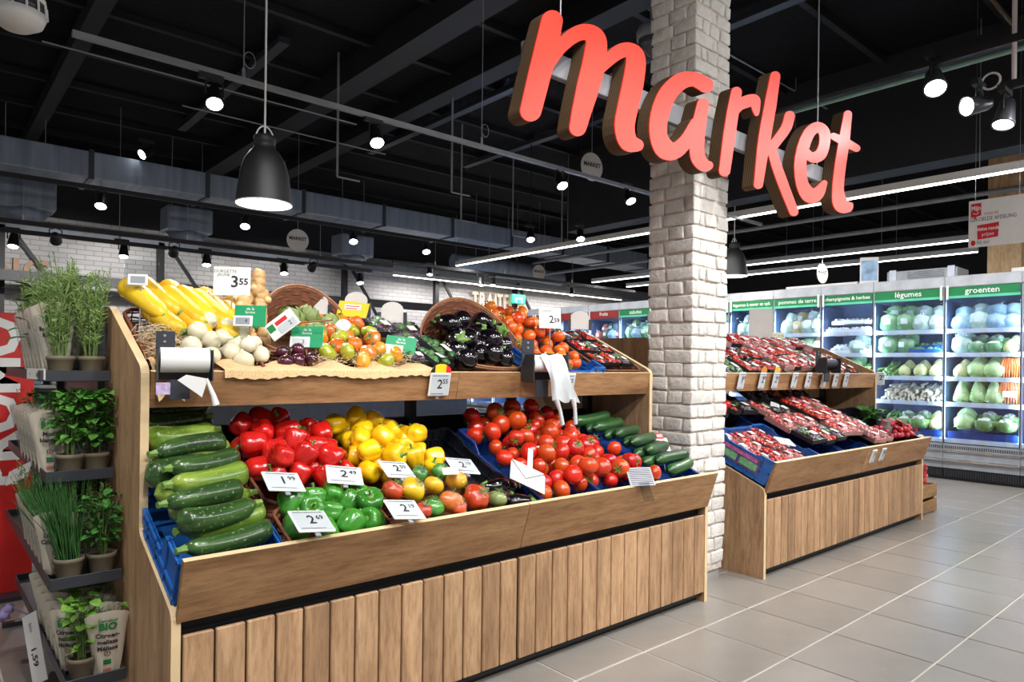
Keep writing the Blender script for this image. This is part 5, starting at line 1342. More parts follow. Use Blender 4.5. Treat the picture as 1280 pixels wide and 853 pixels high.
def artichoke(label):
    t = thing('artichoke', label, 'artichoke')
    part('heart', MB().ball((0, 0, 0), .040, 2, sq=(1, 1, 1.05)), M['artich'], t)
    sc = MB()
    vs = [(-.015, 0, 0), (0, -.004, 0), (.015, 0, 0), (.018, -.004, .018), (.010, -.001, .034), (0, .001, .042), (-.010, -.001, .034), (-.018, -.004, .018), (0, -.010, .018)]
    sc.add(vs, [(0, 1, 8, 7), (1, 2, 3, 8), (7, 8, 6), (8, 3, 4), (8, 4, 5, 6)], 0, True)
    me = sc.mesh('scale_leaf', M['artich'])
    for ring, (n, el, rr) in enumerate(((9, -.55, .040), (9, -.1, .043), (8, .35, .040), (6, .8, .030))):
        for k_ in range(n):
            a = 2 * PI * (k_ + .5 * (ring % 2)) / n
            o = link('scale_leaf', me, t)
            o.location = (rr * math.cos(el) * math.cos(a), rr * math.cos(el) * math.sin(a), rr * math.sin(el) - .008)
            o.rotation_euler = (Euler((0, 0, a + PI / 2)).to_quaternion() @ Euler((-max(0, el) * .9, 0, 0)).to_quaternion()).to_euler()
    part('stalk', MB().tube([(0, 0, -.035), (0, 0, -.07)], .010, 8), M['artich'], t)
    return t
AP = Proto(artichoke('artichoke'))
for i, (x, y, z, s) in enumerate(((1.135, 2.66, 1.345, 1.15), (1.31, 2.68, 1.325, 1.15), (1.225, 2.70, 1.36, 1.05), (1.205, 2.58, 1.285, 1.0))):
    AP.put((x, y, z), (R(25), RNG.uniform(-.3, .3), RNG.uniform(0, 6)), s, f'green artichoke in the round basket, {order_words([0, 3, 2, 1][i], 4)}', 'artichokes')
solid('round_label', MB().lathe([(0, 0), (.03, 0), (.031, .004), (0, .006)], 20), M['white'], 'round white sticker pack beside the right artichoke', 'label', (1.335, 2.60, 1.325), (R(55), 0, R(-30)))
# heirloom tomatoes
heap([tomato('heirloom_tomato', 'tom_mix', 'mixed tomato', 6, True, .036, .78), tomato('heirloom_tomato', 'tom_or', 'mixed tomato', 5, True, .036, .80), tomato('heirloom_tomato', 'tom_grn', 'mixed tomato', 7, True, .036, .75)], .034,
     1.155, 1.505, 2.345, 2.76, lambda x, y: zup(y, -.02), lambda x, y: zup(y, .085), 'lobed mixed tomato', 'on the upper tier', 'mixed heirloom tomatoes', rot=stemup(1.0), size=(.85, 1.2))
def pack(name, label, cat, W_, L_, H_, mats, n, r, tray='black', seedn=0, lab=True, sphere=True):
    """shallow tray, contents, film and a label; local z is the top"""
    t = thing(name, label, cat)
    pl = MB()
    pl.box((-W_ / 2, -L_ / 2, 0), (W_ / 2, L_ / 2, .004))
    for a, b in (((-W_ / 2, -L_ / 2, 0), (W_ / 2, -L_ / 2 + .004, H_ * .7)), ((-W_ / 2, L_ / 2 - .004, 0), (W_ / 2, L_ / 2, H_ * .7)), ((-W_ / 2, -L_ / 2, 0), (-W_ / 2 + .004, L_ / 2, H_ * .7)), ((W_ / 2 - .004, -L_ / 2, 0), (W_ / 2, L_ / 2, H_ * .7))):
        pl.box(a, b)
    part('tray', pl, M[tray], t)
    q = MB(); rr = random.Random(seedn)
    for k_ in range(n):
        x = rr.uniform(-W_ / 2 + r, W_ / 2 - r); y = rr.uniform(-L_ / 2 + r, L_ / 2 - r)
        q.ball((x, y, rr.uniform(r * .6, max(r * .7, H_ - r * .7))), r * rr.uniform(.85, 1.15), 1 if r < .015 else 2, mi=rr.randrange(len(mats)), sq=(1, 1, .9) if sphere else (1.6, .8, .6), noise=0 if sphere else .1, seed=k_)
    part('contents', q, [M[x] for x in mats], t, stuff=True, fix=False)
    def ff(u, v):
        x = (u - .5) * W_ * 1.01; y = (v - .5) * L_ * 1.01
        e_ = min(u, 1 - u, v, 1 - v)
        return (x, y, H_ * .7 + H_ * .42 * min(1, e_ * 5) ** .6 + .003 * math.sin(13 * u + 7 * v))
    part('film', MB().grid(ff, 8, 8), M['film'], t, label='clear film', fix=False)
    if lab:
        part('pack_label', MB().box((-W_ * .10, -L_ * .28, H_ * 1.13), (W_ * .18, L_ * .0, H_ * 1.14)), M['offwhite'], t)
    return t
M['pink_tray'] = plain('pinkish_tray', '#a87a74', .5)
M['cherry'] = fruit('cherry_tomato_skin', ('#a8160f', '#d4321c'), 8, .2, .4, .1)
M['dried'] = fruit('dark_dried_fruit', ('#24141a', '#4a2420'), 20, .35, .2, .2)
M['plum'] = fruit('purple_plum_skin', ('#3a2a44', '#5c3f58'), 20, .35, .2, .2)
M['pinkveg'] = fruit('pink_radish_skin', ('#9c2a36', '#b85554', '#c99a90'), 25, .35, .2, .15)
M['greenveg'] = fruit('green_mini_veg', ('#2e5a26', '#5a8040'), 25, .35, .2, .15)
M['brownveg'] = fruit('brown_chestnut', ('#5a3418', '#8a5a30'), 25, .35, .2, .15)
p_dark = Proto(pack('vegetable_pack', 'pack', 'vegetable pack', .13, .17, .04, ['dried', 'greenveg', 'plum'], 34, .016, 'black', 1))
p_red = Proto(pack('vegetable_pack', 'pack', 'vegetable pack', .12, .16, .045, ['cherry', 'tomato', 'cherry'], 40, .015, 'black', 2))
p_pink = Proto(pack('vegetable_pack', 'pack', 'vegetable pack', .13, .18, .045, ['pinkveg', 'cherry', 'pinkveg'], 44, .015, 'pink_tray', 3))
p_brown = Proto(pack('vegetable_pack', 'pack', 'vegetable pack', .12, .16, .04, ['brownveg', 'dried', 'cherry'], 40, .014, 'black', 4))
p_grn = Proto(pack('vegetable_pack', 'pack', 'vegetable pack', .12, .20, .04, ['greenveg', 'leaf_d'], 26, .020, 'black', 5))
rU = math.atan(M_UP); rL = SL
ob = []
for (x, y, s) in ((1.56, 2.70, 1.0), (1.68, 2.66, 1.0), (1.62, 2.56, .9), (1.58, 2.44, .75)):
    ob.append(p_dark.put((x, y, zup(y, -.005)), (rU, 0, RNG.uniform(-.2, .2)), s, group='dark packs beside the mixed tomatoes'))
label_rows(ob, 'dark vegetable pack in film', 'beside the mixed tomatoes', 2)
ob = [p_grn.put((1.715, 2.47, zup(2.47, .01)), (rU + .1, 0, .3), .95), p_grn.put((1.66, 2.42, zup(2.42, 0)), (rU, 0, .2), .8)]
ob[0]['label'] = 'film bag of green cucumbers left of the eggplant basket'; ob[1]['label'] = 'small film pack of green vegetables under the third green card'
# eggplants
EP2 = Proto(clone(egp))
ob = []
for (x, y, z) in drop_pack(.041, 1.70, 2.08, 2.345, 2.80, lambda x, y: zup(y, -.02), lambda x, y: zup(y, .125), maxn=70):
    ob.append(EP2.put((x + .5 * (y - 2.345), y, z), dir_rot((RNG.normal(), RNG.normal() * .8 + .9, RNG.normal() * .3)), (1.12, 1.12, RNG.uniform(.8, .95)), group='eggplants in the round basket'))
label_rows(ob, 'glossy dark eggplant', 'in the round wicker basket', 6)
# orange tomatoes in a blue crate
crate('blue crate with the orange tomatoes on the upper tier', .36, .44, .10, (2.265, 2.345, 1.075), .46, 'blue_crate', .35)
ob = heap([tomato('beef_tomato', 'tom_or', 'orange tomato', 0, True, .036, .84)], .034, 2.265, 2.640, 2.35, 2.90, lambda x, y: zup(y, -.035), lambda x, y: zup(y, .05 + .06 * min(1, max(0, (y - 2.45) / .2))),
     'large orange red tomato', 'in the upper blue crate', 'orange tomatoes', maxn=70, size=(.9, 1.1))
k_ = 0
ob = []
for i in range(3):
    for j in range(3):
        y = 2.44 + j * .13; x = 2.70 + i * .095
        ob.append([p_brown, p_red, p_dark][(i + j) % 3].put((x, y, zup(y, .0)), (rU, 0, RNG.uniform(-.15, .15)), .72, group='small packs at the right upper end'))
label_rows(ob, 'small vegetable pack', 'at the right upper end', 3)
# ================================================================== FAR STAND
crate('blue crate with a printed side panel at the left end of the far stand', .55, .42, .15, (3.575, 1.955, .515), M_LOW, 'blue_crate', .12, True)
crate('blue crate, second from the left on the far stand', .42, .60, .11, (4.15, 1.955, .515), M_LOW, 'navy_crate', .15)
crate('blue crate, third from the left on the far stand', .40, .60, .11, (4.60, 1.955, .515), M_LOW, 'navy_crate', .15)
crate('black crate of radishes at the right end of the far stand', .60, .60, .12, (5.33, 1.955, .515), M_LOW, 'black_crate', .15)
def lay_packs(protos, xs, ys, zf, tilt, sc, what, where, group, rows, jig=.12):
    ob = []
    for j, y in enumerate(ys):
        for i, x in enumerate(xs):
            p = protos[int(RNG.integers(len(protos)))]
            ob.append(p.put((x + RNG.uniform(-.012, .012), y, zf(y) + RNG.uniform(0, .015)), (tilt + RNG.uniform(-.08, .08), RNG.uniform(-.08, .08), RNG.uniform(-jig, jig)), sc, group=group))
    label_rows(ob, what, where, rows)
    return ob
lay_packs([p_pink, p_pink, p_red], (3.66, 3.80, 3.94, 4.05), (2.05, 2.17, 2.28), lambda y: zlow(y, -.075), rL, .90, 'pink and red vegetable pack', 'in the printed blue crate', 'packs in the printed crate', 3, .35)
lay_packs([p_red, p_pink, p_dark], (4.22, 4.36, 4.50), (2.03, 2.20, 2.37), lambda y: zlow(y, .03), rL, 1.05, 'red vegetable pack', 'in the second far crate', 'packs in the second far crate', 3, .3)
lay_packs([p_pink, p_red, p_pink], (4.66, 4.80, 4.94), (2.05, 2.21, 2.37), lambda y: zlow(y, .05), rL, 1.05, 'pink vegetable pack', 'in the third far crate', 'packs in the third far crate', 3, .3)
lay_packs([p_pink], (5.08, 5.22), (2.00, 2.17), lambda y: zlow(y, .00), rL, .95, 'pale pink vegetable pack', 'left of the radish crate', 'packs left of the radishes', 2, .3)
lay_packs([p_brown, p_dark], (3.72, 3.90, 4.08), (2.42, 2.58), lambda y: zlow(y, .03), rL, 1.1, 'dark brown pack', 'at the far lower left', 'dark packs at the far back', 2, .3)
lay_packs([p_brown, p_red, p_dark], (4.28, 4.46, 4.64, 4.82, 5.0), (2.52,), lambda y: zlow(y, .08), rL + .2, 1.1, 'brown pack', 'at the back of far lower tier', 'brown packs at the far back', 1, .3)
for i, (x, y) in enumerate(((3.70, 2.40), (3.77, 2.37), (3.83, 2.41), (3.80, 2.46), (3.90, 2.42))):
    clone(TOM[0], (x, y, zlow(y, .075)), rrot(), 1.15, f'large red tomato behind the printed crate, {order_words([0, 1, 3, 2, 4][i], 5)}', 'loose tomatoes on the far stand')
# right end: radishes, bucket, leafy bunch
radish = onion('radish', 'pinkveg', 'radish', .02, 'radish')
M['radish'] = fruit('red_radish_skin', ('#b01c2c', '#d23a40'), 10, .25, .3, .12)
for ch in radish.children:
    if ch.name.startswith('bulb'): ch.data.materials[0] = M['radish']
RP = Proto(radish); ob = []
for (x, y, z) in drop_pack(.021, 5.36, 5.92, 1.975, 2.16, lambda x, y: zlow(y, -.03), lambda x, y: zlow(y, .02 + .05 * (x > 5.66)), maxn=46):
    ob.append(RP.put((x, y, z), rrot(), RNG.uniform(.9, 1.2), group='radishes'))
label_rows(ob, 'red radish', 'at the right end of the far stand', 4)
t = thing('metal_bucket', 'pale metal bucket among the radishes on the far stand', 'bucket', (5.66, 2.12, .665))
part('body', MB().lathe([(.045, 0), (.055, .05), (.058, .115), (.060, .118), (.056, .118), (.05, .01)], 24, caps=False), M['steel'], t)
part('ring', MB().lathe([(.0555, .06), (.0585, .065), (.0565, .07)], 24, caps=False), M['grey'], t)
part('inner_floor', MB().lathe([(0, .02), (.05, .02)], 24, caps=False), M['dark'], t)
def leaf_me(L_, W_, mat, name='leaf', fold=.25):
    q = MB()
    ys = (0, .2, .45, .7, .9, 1.0); ws = (.05, .7, 1.0, .8, .4, .0)
    vs = []
    for y, w in zip(ys, ws):
        zc = .10 * math.sin(y * PI) * L_
        vs += [(-w * W_ / 2, y * L_, zc + fold * w * W_ / 2), (0, y * L_, zc), (w * W_ / 2, y * L_, zc + fold * w * W_ / 2)]
    fs = []
    for i in range(5):
        fs += [(i * 3, i * 3 + 1, i * 3 + 4, i * 3 + 3), (i * 3 + 1, i * 3 + 2, i * 3 + 5, i * 3 + 4)]
    q.add(vs, fs, 0, True)
    return q.mesh(name, M[mat])
def leafmat(name, h1, h2, rough=.4, tr=.25):
    t = NT(name); a = t.noise(t.coord(), 25, 3)
    c = t.ramp(a, [(.3, srgb(h1)), (.7, srgb(h2))])
    t.set(t.vary(c, .25, .0), rough, spec=.45)
    t.b.inputs['Subsurface Weight'].default_value = 0
    return t.m
M['basil'] = leafmat('basil_leaf', '#2f6a22', '#639a40')
M['mint'] = leafmat('mint_leaf', '#2c6428', '#4f8a3c')
M['melissa'] = leafmat('balm_leaf', '#4c7f2a', '#7aa842')
M['rosemary'] = leafmat('rosemary_needle', '#4d6a30', '#8fa860', .5)
M['chive'] = leafmat('chive_blade', '#28552a', '#4f8540', .4)
M['laurel'] = leafmat('laurel_leaf', '#2a5a22', '#3f7a30', .3)
M['lavender'] = plain('lavender_flower', '#8d7fae', .7, nz=.2)
t = thing('celery_bunch', 'leafy green bunch behind the metal bucket on the far stand', 'vegetable', (5.78, 2.28, .74))
lm = leaf_me(.075, .045, 'mint')
q = MB()
for k_ in range(7): q.tube([(-.03 + .012 * k_, .05, 0), (-.05 + .018 * k_, .0, .05), (-.07 + .024 * k_, -.06, .085)], .006, 5)
part('stalks', q, M['greenveg'], t, stuff=True)
for k_ in range(46):
    o = link('leaf', lm, t); o.location = (RNG.uniform(-.14, .14), RNG.uniform(-.09, .04), RNG.uniform(.045, .11)); o.rotation_euler = (RNG.uniform(-.6, .6), RNG.uniform(-.6, .6), RNG.uniform(0, 6))
solid('white_card', MB().bbox((-.06, -.04, 0), (.06, .04, .003), .001), M['white'], 'white card lying on the radishes right of the bucket', 'card', (5.80, 2.05, .765), (R(25), R(8), .3))
solid('clear_bag_roll', MB().tube([(0, 0, 0), (0, 0, .16)], .03, 14), M['clear'], 'clear plastic tube standing at the far stand right panel', 'tube', (5.90, 2.36, .74))
# far stand, upper tier
lay_packs([p_dark, p_grn, p_dark], (3.68, 3.81, 3.94), (2.42, 2.60), lambda y: zup(y, -.03), rU, 1.0, 'dark pack', 'at the left of the far upper tier', 'dark packs on the far upper tier', 2, .2)
lay_packs([p_red, p_brown, p_dark, p_red], (4.08, 4.21, 4.34, 4.47), (2.42, 2.59), lambda y: zup(y, -.03), rU, 1.0, 'red and black pack', 'left of middle, far upper tier', 'red and black packs', 2, .2)
lay_packs([p_red, p_pink], (4.62, 4.75, 4.88, 5.02), (2.44, 2.61), lambda y: zup(y, -.01), rU, 1.0, 'bright red pack', 'amid the far upper tier', 'bright red packs', 2, .2)
lay_packs([p_red, p_brown, p_pink], (5.22, 5.36, 5.50, 5.66), (2.42, 2.59), lambda y: zup(y, -.03), rU, 1.0, 'red and brown pack', 'at right of far upper tier', 'red and brown packs', 2, .2)
lay_packs([p_red, p_pink], tuple(3.70 + .155 * i for i in range(13)), (2.755,), lambda y: zup(y, -.01), rU, 1.0, 'red pack', 'in back of far upper tier', 'back row packs', 1, .2)
solid('leafy_pack', MB().ball((0, 0, 0), .07, 2, sq=(1.7, .7, .6), noise=.12), M['melissa'], 'bright green leafy pack on top of the far stand', 'vegetable pack', (4.22, 2.93, 1.41))
t = dispenser('black bag dispenser on the far stand upper edge', (4.97, 2.245, 1.20), R(-8)); t.scale = (.9,) * 3
part('bag_roll', MB().tube([(-.08, 0, .015), (0, 0, .015), (.08, 0, .015)], .036, 14), M['dark'], t)
t = thing('sign_board', 'plain beige card standing on top of the far stand', 'sign', (5.95, 3.0, 1.575))
t.location = (5.20, 2.90, 1.53)
part('board', MB().bbox((-.105, -.003, -.125), (.105, .003, .125), .001), M['offwhite'], t)
part('foot', MB().box((-.02, -.02, -.17), (.02, .02, -.12)), M['dark'], t)
t.rotation_euler = (0, 0, R(-30))
t = thing('wall_picture_card', 'small printed card standing right of the beige card', 'card', (5.55, 2.93, 1.42), (R(-12), 0, R(-30)))
part('card', MB().bbox((-.06, -.003, -.06), (.06, .003, .06), .001), M['white'], t)
part('print', MB().box((-.05, -.0036, -.04), (.05, -.003, .045)), plain('faint_print', '#c5cf9a', .5, nz=.4, scale=50), t)

# ---- wooden crate with net bags
M['crate_wood'] = wood('raw_crate_wood', '#7a5a36', '#a07a4c', '#b59060', 'x')
t = thing('wooden_crate', 'raw two-slat wooden crate standing on the floor right of the far stand', 'crate', (6.03, 2.0, 0))
for z0, z1 in ((.008, .104), (.128, .228)):
    part('front_slat', MB().bbox((0, 0, z0), (.43, .014, z1), .003), M['crate_wood'], t)
    part('back_slat', MB().bbox((0, .30, z0), (.43, .314, z1), .003), M['crate_wood'], t)
    for sx in (.0, .416): part('side_slat', MB().bbox((sx, .014, z0), (sx + .014, .30, z1), .003), M['crate_wood'], t)
for sx in (.015, .39):
    for sy in (.015, .278): part('corner_post', MB().box((sx, sy, 0), (sx + .024, sy + .022, .232)), M['crate_wood'], t)
part('floor_board', MB().box((.014, .014, .006), (.416, .30, .014)), M['crate_wood'], t)
part('top_board', MB().box((.014, .014, .200), (.416, .30, .212)), M['crate_wood'], t)
def net_bag(label, loc, mats, n, r, w, h):
    t = thing('net_bag', label, 'bag', loc)
    q = MB(); rr = random.Random(len(label))
    for k_ in range(n):
        q.ball((rr.uniform(-w, w), rr.uniform(-w * .7, w * .7), rr.uniform(r, h - r)), r * rr.uniform(.9, 1.1), 2, mi=rr.randrange(len(mats)))
    part('contents', q, [M[x] for x in mats], t, stuff=True, fix=False)
    part('net', MB().ball((0, 0, h / 2), 1, 2, sq=(w + r, w * .7 + r, h / 2 + r * .3)), M['film'], t)
    part('paper_band', MB().box((-w * .5, -w * .7 - r * 1.05, h * .3), (w * .2, -w * .7 - r * .98, h * .55)), M['redink'], t)
    part('tie', MB().tube([(0, 0, h), (0, 0, h + .03)], .01, 6), M['redink'], t)
    return t
net_bag('lower red net of small pink bulbs on the wooden crate', (6.35, 2.13, .214), ['radish', 'pinkveg'], 70, .020, .085, .22)
net_bag('upper red net bag with pale bulbs on the wooden crate stack', (6.35, 2.13, .438), ['tomato', 'tomato', 'onion_w'], 34, .027, .08, .22)

# ================================================================== FRIDGE WALL
FX = 8.40            # front plane
M['fr_body'] = plain('fridge_grey', '#9aa0a8', .35, .2)
M['fr_cap'] = plain('fridge_cap_grey', '#aeb3ba', .4, .1)
M['fr_dark'] = plain('fridge_inside', '#2a3242', .5)
M['fr_in'] = plain('fridge_back', '#5a6c8c', .5)
M['fr_shelf'] = plain('fridge_shelf_white', '#c9d0de', .35)
M['fr_chrome'] = plain('fridge_chrome', '#d8dadd', .15, .9)
M['hd_green'] = plain('header_green', '#157a45', .4, nz=.05)
M['hd_red'] = plain('header_red', '#8a2420', .4, nz=.05)
M['hd_fade'] = plain('header_light_band', '#5cc0a0', .4, nz=.1)
bounds = [.55, 1.20, 1.86, 2.55, 3.28, 3.89, 4.51, 5.15, 5.80, 6.45, 7.10, 7.75, 8.40, 9.05, 9.60, 10.25, 10.9, 11.5]
heads = ['', '', 'groenten', 'légumes', 'champignons & herbes', 'pommes de terre', 'légumes à cuver et vpk', 'salades', 'salades', 'salades', 'fruits', 'fruits', 'fruits', 'jus', 'jus', 'jus', 'jus']
SH = [1.61, 1.355, 1.095, .82, .43]     # shelf heights
for i in range(len(bounds) - 1):
    a, b = bounds[i], bounds[i + 1]
    nm = heads[i]
    red = nm in ('fruits', 'jus')
    lab = {0: 'fridge cabinet cut by the right edge', 1: 'fridge cabinet with carrots at the right end', 2: 'fridge cabinet headed groenten', 3: 'fridge cabinet headed légumes', 4: 'fridge cabinet headed champignons & herbes',
           5: 'fridge cabinet headed pommes de terre', 6: 'fridge cabinet just right of the brick pillar'}.get(i, 'far fridge cabinet left of the pillar, ' + ORD[i - 6] + ' from it')
    t = thing('fridge_cabinet', 'grey glass-door ' + lab, 'fridge', (FX, a, 0), group='fridge wall')
    L_ = b - a
    part('back_panel', MB().box((.62, 0, .20), (.66, L_, 2.14)), M['fr_in'], t)
    part('base', MB().box((.02, 0, .0), (.66, L_, .20)), M['fr_dark'], t)
    part('kick_grille', MB().box((.0, .003, .015), (.02, L_ - .003, .125)), M['black'], t)
    q = MB()
    n = int(L_ / .022)
    for k_ in range(n): q.box((-.008, .004 + k_ * .022, .035), (.001, .014 + k_ * .022, .105))
    part('grille_bars', q, M['dark'], t, stuff=True)
    part('lower_panel', MB().box((-.005, .002, .125), (.03, L_ - .002, .195)), M['fr_body'], t)
    part('chrome_strip', MB().bbox((-.025, .001, .195), (.03, L_ - .001, .225), .006), M['fr_chrome'], t)
    part('front_panel', MB().box((.0, .002, .225), (.04, L_ - .002, .385)), M['fr_body'], t)
    q = MB()
    for k_ in range(int(L_ / .02)): q.box((-.004, .004 + k_ * .02, .335), (.001, .012 + k_ * .02, .365))
    part('air_slots', q, M['dark'], t, stuff=True)
    part('front_trim', MB().bbox((-.012, .001, .30), (.01, L_ - .001, .318), .004), M['fr_chrome'], t)
    part('top_cap', MB().bbox((-.01, .001, 2.065), (.70, L_ - .001, 2.185), .008), M['fr_cap'], t)
    part('header', MB().box((.004, .002, 1.945), (.016, L_ - .002, 2.065)), M['hd_red' if red else 'hd_green'], t)
    part('header_band', MB().box((.002, .003, 1.945), (.0045, L_ - .003, 1.972)), M['hd_fade'] if not red else M['hd_red'], t)
    if nm:
        o = text('header_lettering', nm, t, (.0025, L_ / 2, 2.018), (PI / 2, 0, -PI / 2), size=.085 if len(nm) < 12 else (.070 if len(nm) < 18 else .058), mat=M['whiteink'], bold=.001)
    for k_, z in enumerate(SH):
        d0 = .05 if k_ < 4 else .03
        part('shelf', MB().box((d0 + .02, .004, z - .022), (.62, L_ - .004, z)), M['fr_shelf'], t)
        part('shelf_rail', MB().box((d0, .003, z - .035), (d0 + .02, L_ - .003, z + .012)), M['fr_shelf'], t)
        if i < 9:
            for m_ in range(3):
                yy = L_ * (.16 + .33 * m_) + RNG.uniform(-.04, .04)
                part('shelf_tag', MB().box((d0 - .004, yy - .028, z - .034), (d0, yy + .028, z + .010)), M['white'] if m_ != 1 else M['offwhite'], t)
    part('divider', MB().box((.06, .0005, .40), (.62, .0085, 1.94)), M['fr_in'], t)
    part('lamp_strip', MB().box((.012, .0005, .45), (.022, .0165, 1.90)), glow('fridge_lamp', '#dfe9ff', 6), t)
    part('door_glass', MB().box((-.004, .006, .39), (.0, L_ - .006, 1.945)), M['glass'], t, label='clear glass door')
    for yy in (.0, L_ - .012):
        part('door_edge', MB().box((-.006, yy, .39), (.002, yy + .012, 2.06)), M['fr_body'] if i % 2 else M['dark'], t)
    hs = L_ - .03 if i % 2 == 0 else .03
    part('door_handle', MB().bbox((-.022, hs - .012, 1.93), (-.006, hs + .012, 2.085), .004), M['white'], t, label='white door handle')
    d = bpy.data.lights.new('fridge_light', 'AREA'); d.shape = 'RECTANGLE'; d.size = .04; d.size_y = 1.45; d.energy = 12.5; d.color = (.58, .76, 1.0)
    o = bpy.data.objects.new('fridge_light', d); COL.objects.link(o); o.parent = t; o.location = (.026, .009, 1.17)
    o.rotation_euler = (PI / 2, 0, -PI / 2)

# ---- fridge goods
def gmat(name, h1, h2, **k): M[name] = fruit(name, (h1, h2), k.get('s', 14), k.get('r', .3), k.get('c', .3), .14, 0, bump=.3, bscale=50)
gmat('bag_green', '#4f8a4a', '#9cc08a'); gmat('bag_pale', '#9db8a0', '#d6e2d2'); gmat('bag_blue', '#7fa3b8', '#c2d8e0'); gmat('cab_pale', '#9fc06a', '#d3e0a8'); gmat('cauli', '#e3ddc4', '#f2eee0', s=30)
gmat('chicory', '#d6cf7a', '#efe9b8'); gmat('carrot', '#d8641c', '#ee8a3a'); gmat('parsnip', '#e2d2b4', '#f0e6d2'); gmat('leekg', '#5a8a3a', '#a9c27a'); gmat('mushroom', '#d9d0c6', '#f2ece4'); gmat('asp', '#d8c8a8', '#efe4d0', s=30); gmat('red_bag', '#c24a34', '#e8846a'); gmat('dk_bag', '#3c5a44', '#6a8a6a')
gmat('potato', '#b79a62', '#d6bf8e')
def soft_bag(name, label, mat, w, d, h, lab=True):
    t = thing(name, label, 'bag')
    part('contents', MB().ball((0, 0, h * .48), 1, 3, sq=(d / 2, w / 2, h * .50), noise=.07, seed=len(label)), M[mat], t)
    part('top_fold', MB().prism([(-w * .30, h * .86), (w * .30, h * .86), (w * .34, h * 1.12), (-w * .34, h * 1.12)], 'x', -.004, .004), M['film'], t)
    if lab: part('bag_label', MB().prism([(-w * .16, h * .38), (w * .16, h * .38), (w * .16, h * .68), (-w * .16, h * .68)], 'x', -d * .54, -d * .51), M['whiteink'], t)
    return t
def cabbage(name, label, mat, r, cone=0.0):
    t = thing(name, label, 'cabbage')
    prof = [(0, 0), (r * .7, r * .1), (r, r * .6), (r * (1.0 - .2 * cone), r * 1.15), (r * (.62 - .1 * cone), r * (1.65 + .5 * cone)), (r * .2, r * (1.92 + .95 * cone)), (0, r * (1.95 + 1.05 * cone))]
    part('head', MB().lathe(prof, 20, mod=lambda a, t_: 1 + .05 * math.sin(5 * a + 6 * t_)), M[mat], t)
    q = MB()
    for k_ in range(5):
        a = 2 * PI * k_ / 5
        q.add([(r * 1.02 * math.cos(a - .4), r * 1.02 * math.sin(a - .4), r * .3), (r * 1.03 * math.cos(a + .4), r * 1.03 * math.sin(a + .4), r * .3), (r * .72 * math.cos(a + .2), r * .72 * math.sin(a + .2), r * 1.5), (r * .78 * math.cos(a - .25), r * .78 * math.sin(a - .25), r * 1.45)], [(0, 1, 2, 3)], 0, True)
    part('outer_leaves', q, M['leekg'], t, stuff=True)
    return t
def cauliflower(name, label, wrap=None):
    t = thing(name, label, 'cauliflower')
    q = MB(); rr = random.Random(5)
    for k_ in range(26):
        a = rr.uniform(0, 2 * PI); e_ = rr.uniform(-.1, 1.5)
        q.ball((.06 * math.cos(a) * math.cos(e_), .06 * math.sin(a) * math.cos(e_), .06 + .05 * math.sin(e_)), .026, 1)
    part('curd', q, M['cauli'], t, stuff=True, fix=False)
    part('leaves', MB().lathe([(.03, 0), (.075, .02), (.092, .07), (.085, .10)], 16, mod=lambda a, t_: 1 + .12 * math.sin(6 * a), caps=False), M['leekg' if not wrap else 'bag_green'], t)
    return t
def carrot_bunch(name, label, n=9, film=True, mat='carrot'):
    t = thing(name, label, 'carrots')
    q = MB(); rr = random.Random(3)
    for k_ in range(n):
        y = (k_ - n / 2) * .021; q.tube([(rr.uniform(-.03, .02), y, .01), (rr.uniform(-.03, .02), y * 1.05, .12), (rr.uniform(-.02, .02), y * .8, .20)], [.006, .015, .013], 7)
    part('carrot', q, M[mat], t, stuff=True)
    if film:
        part('film', MB().ball((0, 0, .105), 1, 2, sq=(.05, .12, .115)), M['film'], t); part('bag_label', MB().box((-.052, -.05, .07), (-.049, .05, .12)), M['whiteink'], t)
    return t
def stalk_pile(name, label, mat, n, w, cat):
    t = thing(name, label, cat)
    q = MB(); rr = random.Random(9)
    for k_ in range(n):
        y = rr.uniform(-w / 2, w / 2); z = rr.uniform(.012, .10)
        q.tube([(-.05, y, z), (.0, y + rr.uniform(-.01, .01), z + .01), (.12, y + rr.uniform(-.03, .03), z + .03)], [.010, .016, .012], 6)
    part('stalks', q, M[mat], t, stuff=True)
    return t
def box_tray(name, label, mat, cat, w=.15, d=.12, h=.06, col='white'):
    t = thing(name, label, cat)
    q = MB().box((-d / 2, -w / 2, 0), (d / 2, w / 2, .004)).box((-d / 2, -w / 2, 0), (-d / 2 + .004, w / 2, h * .7)).box((-d / 2, -w / 2, 0), (d / 2, -w / 2 + .004, h * .7)).box((-d / 2, w / 2 - .004, 0), (d / 2, w / 2, h * .7))
    part('tray', q, M[col], t)
    q = MB(); rr = random.Random(2)
    for k_ in range(14): q.ball((rr.uniform(-d / 2 + .02, d / 2 - .02), rr.uniform(-w / 2 + .02, w / 2 - .02), rr.uniform(.02, h)), .021, 1)
    part('contents', q, M[mat], t, stuff=True, fix=False)
    part('film', MB().box((-d / 2, -w / 2, h), (d / 2, w / 2, h + .002)), M['film'], t)
    return t
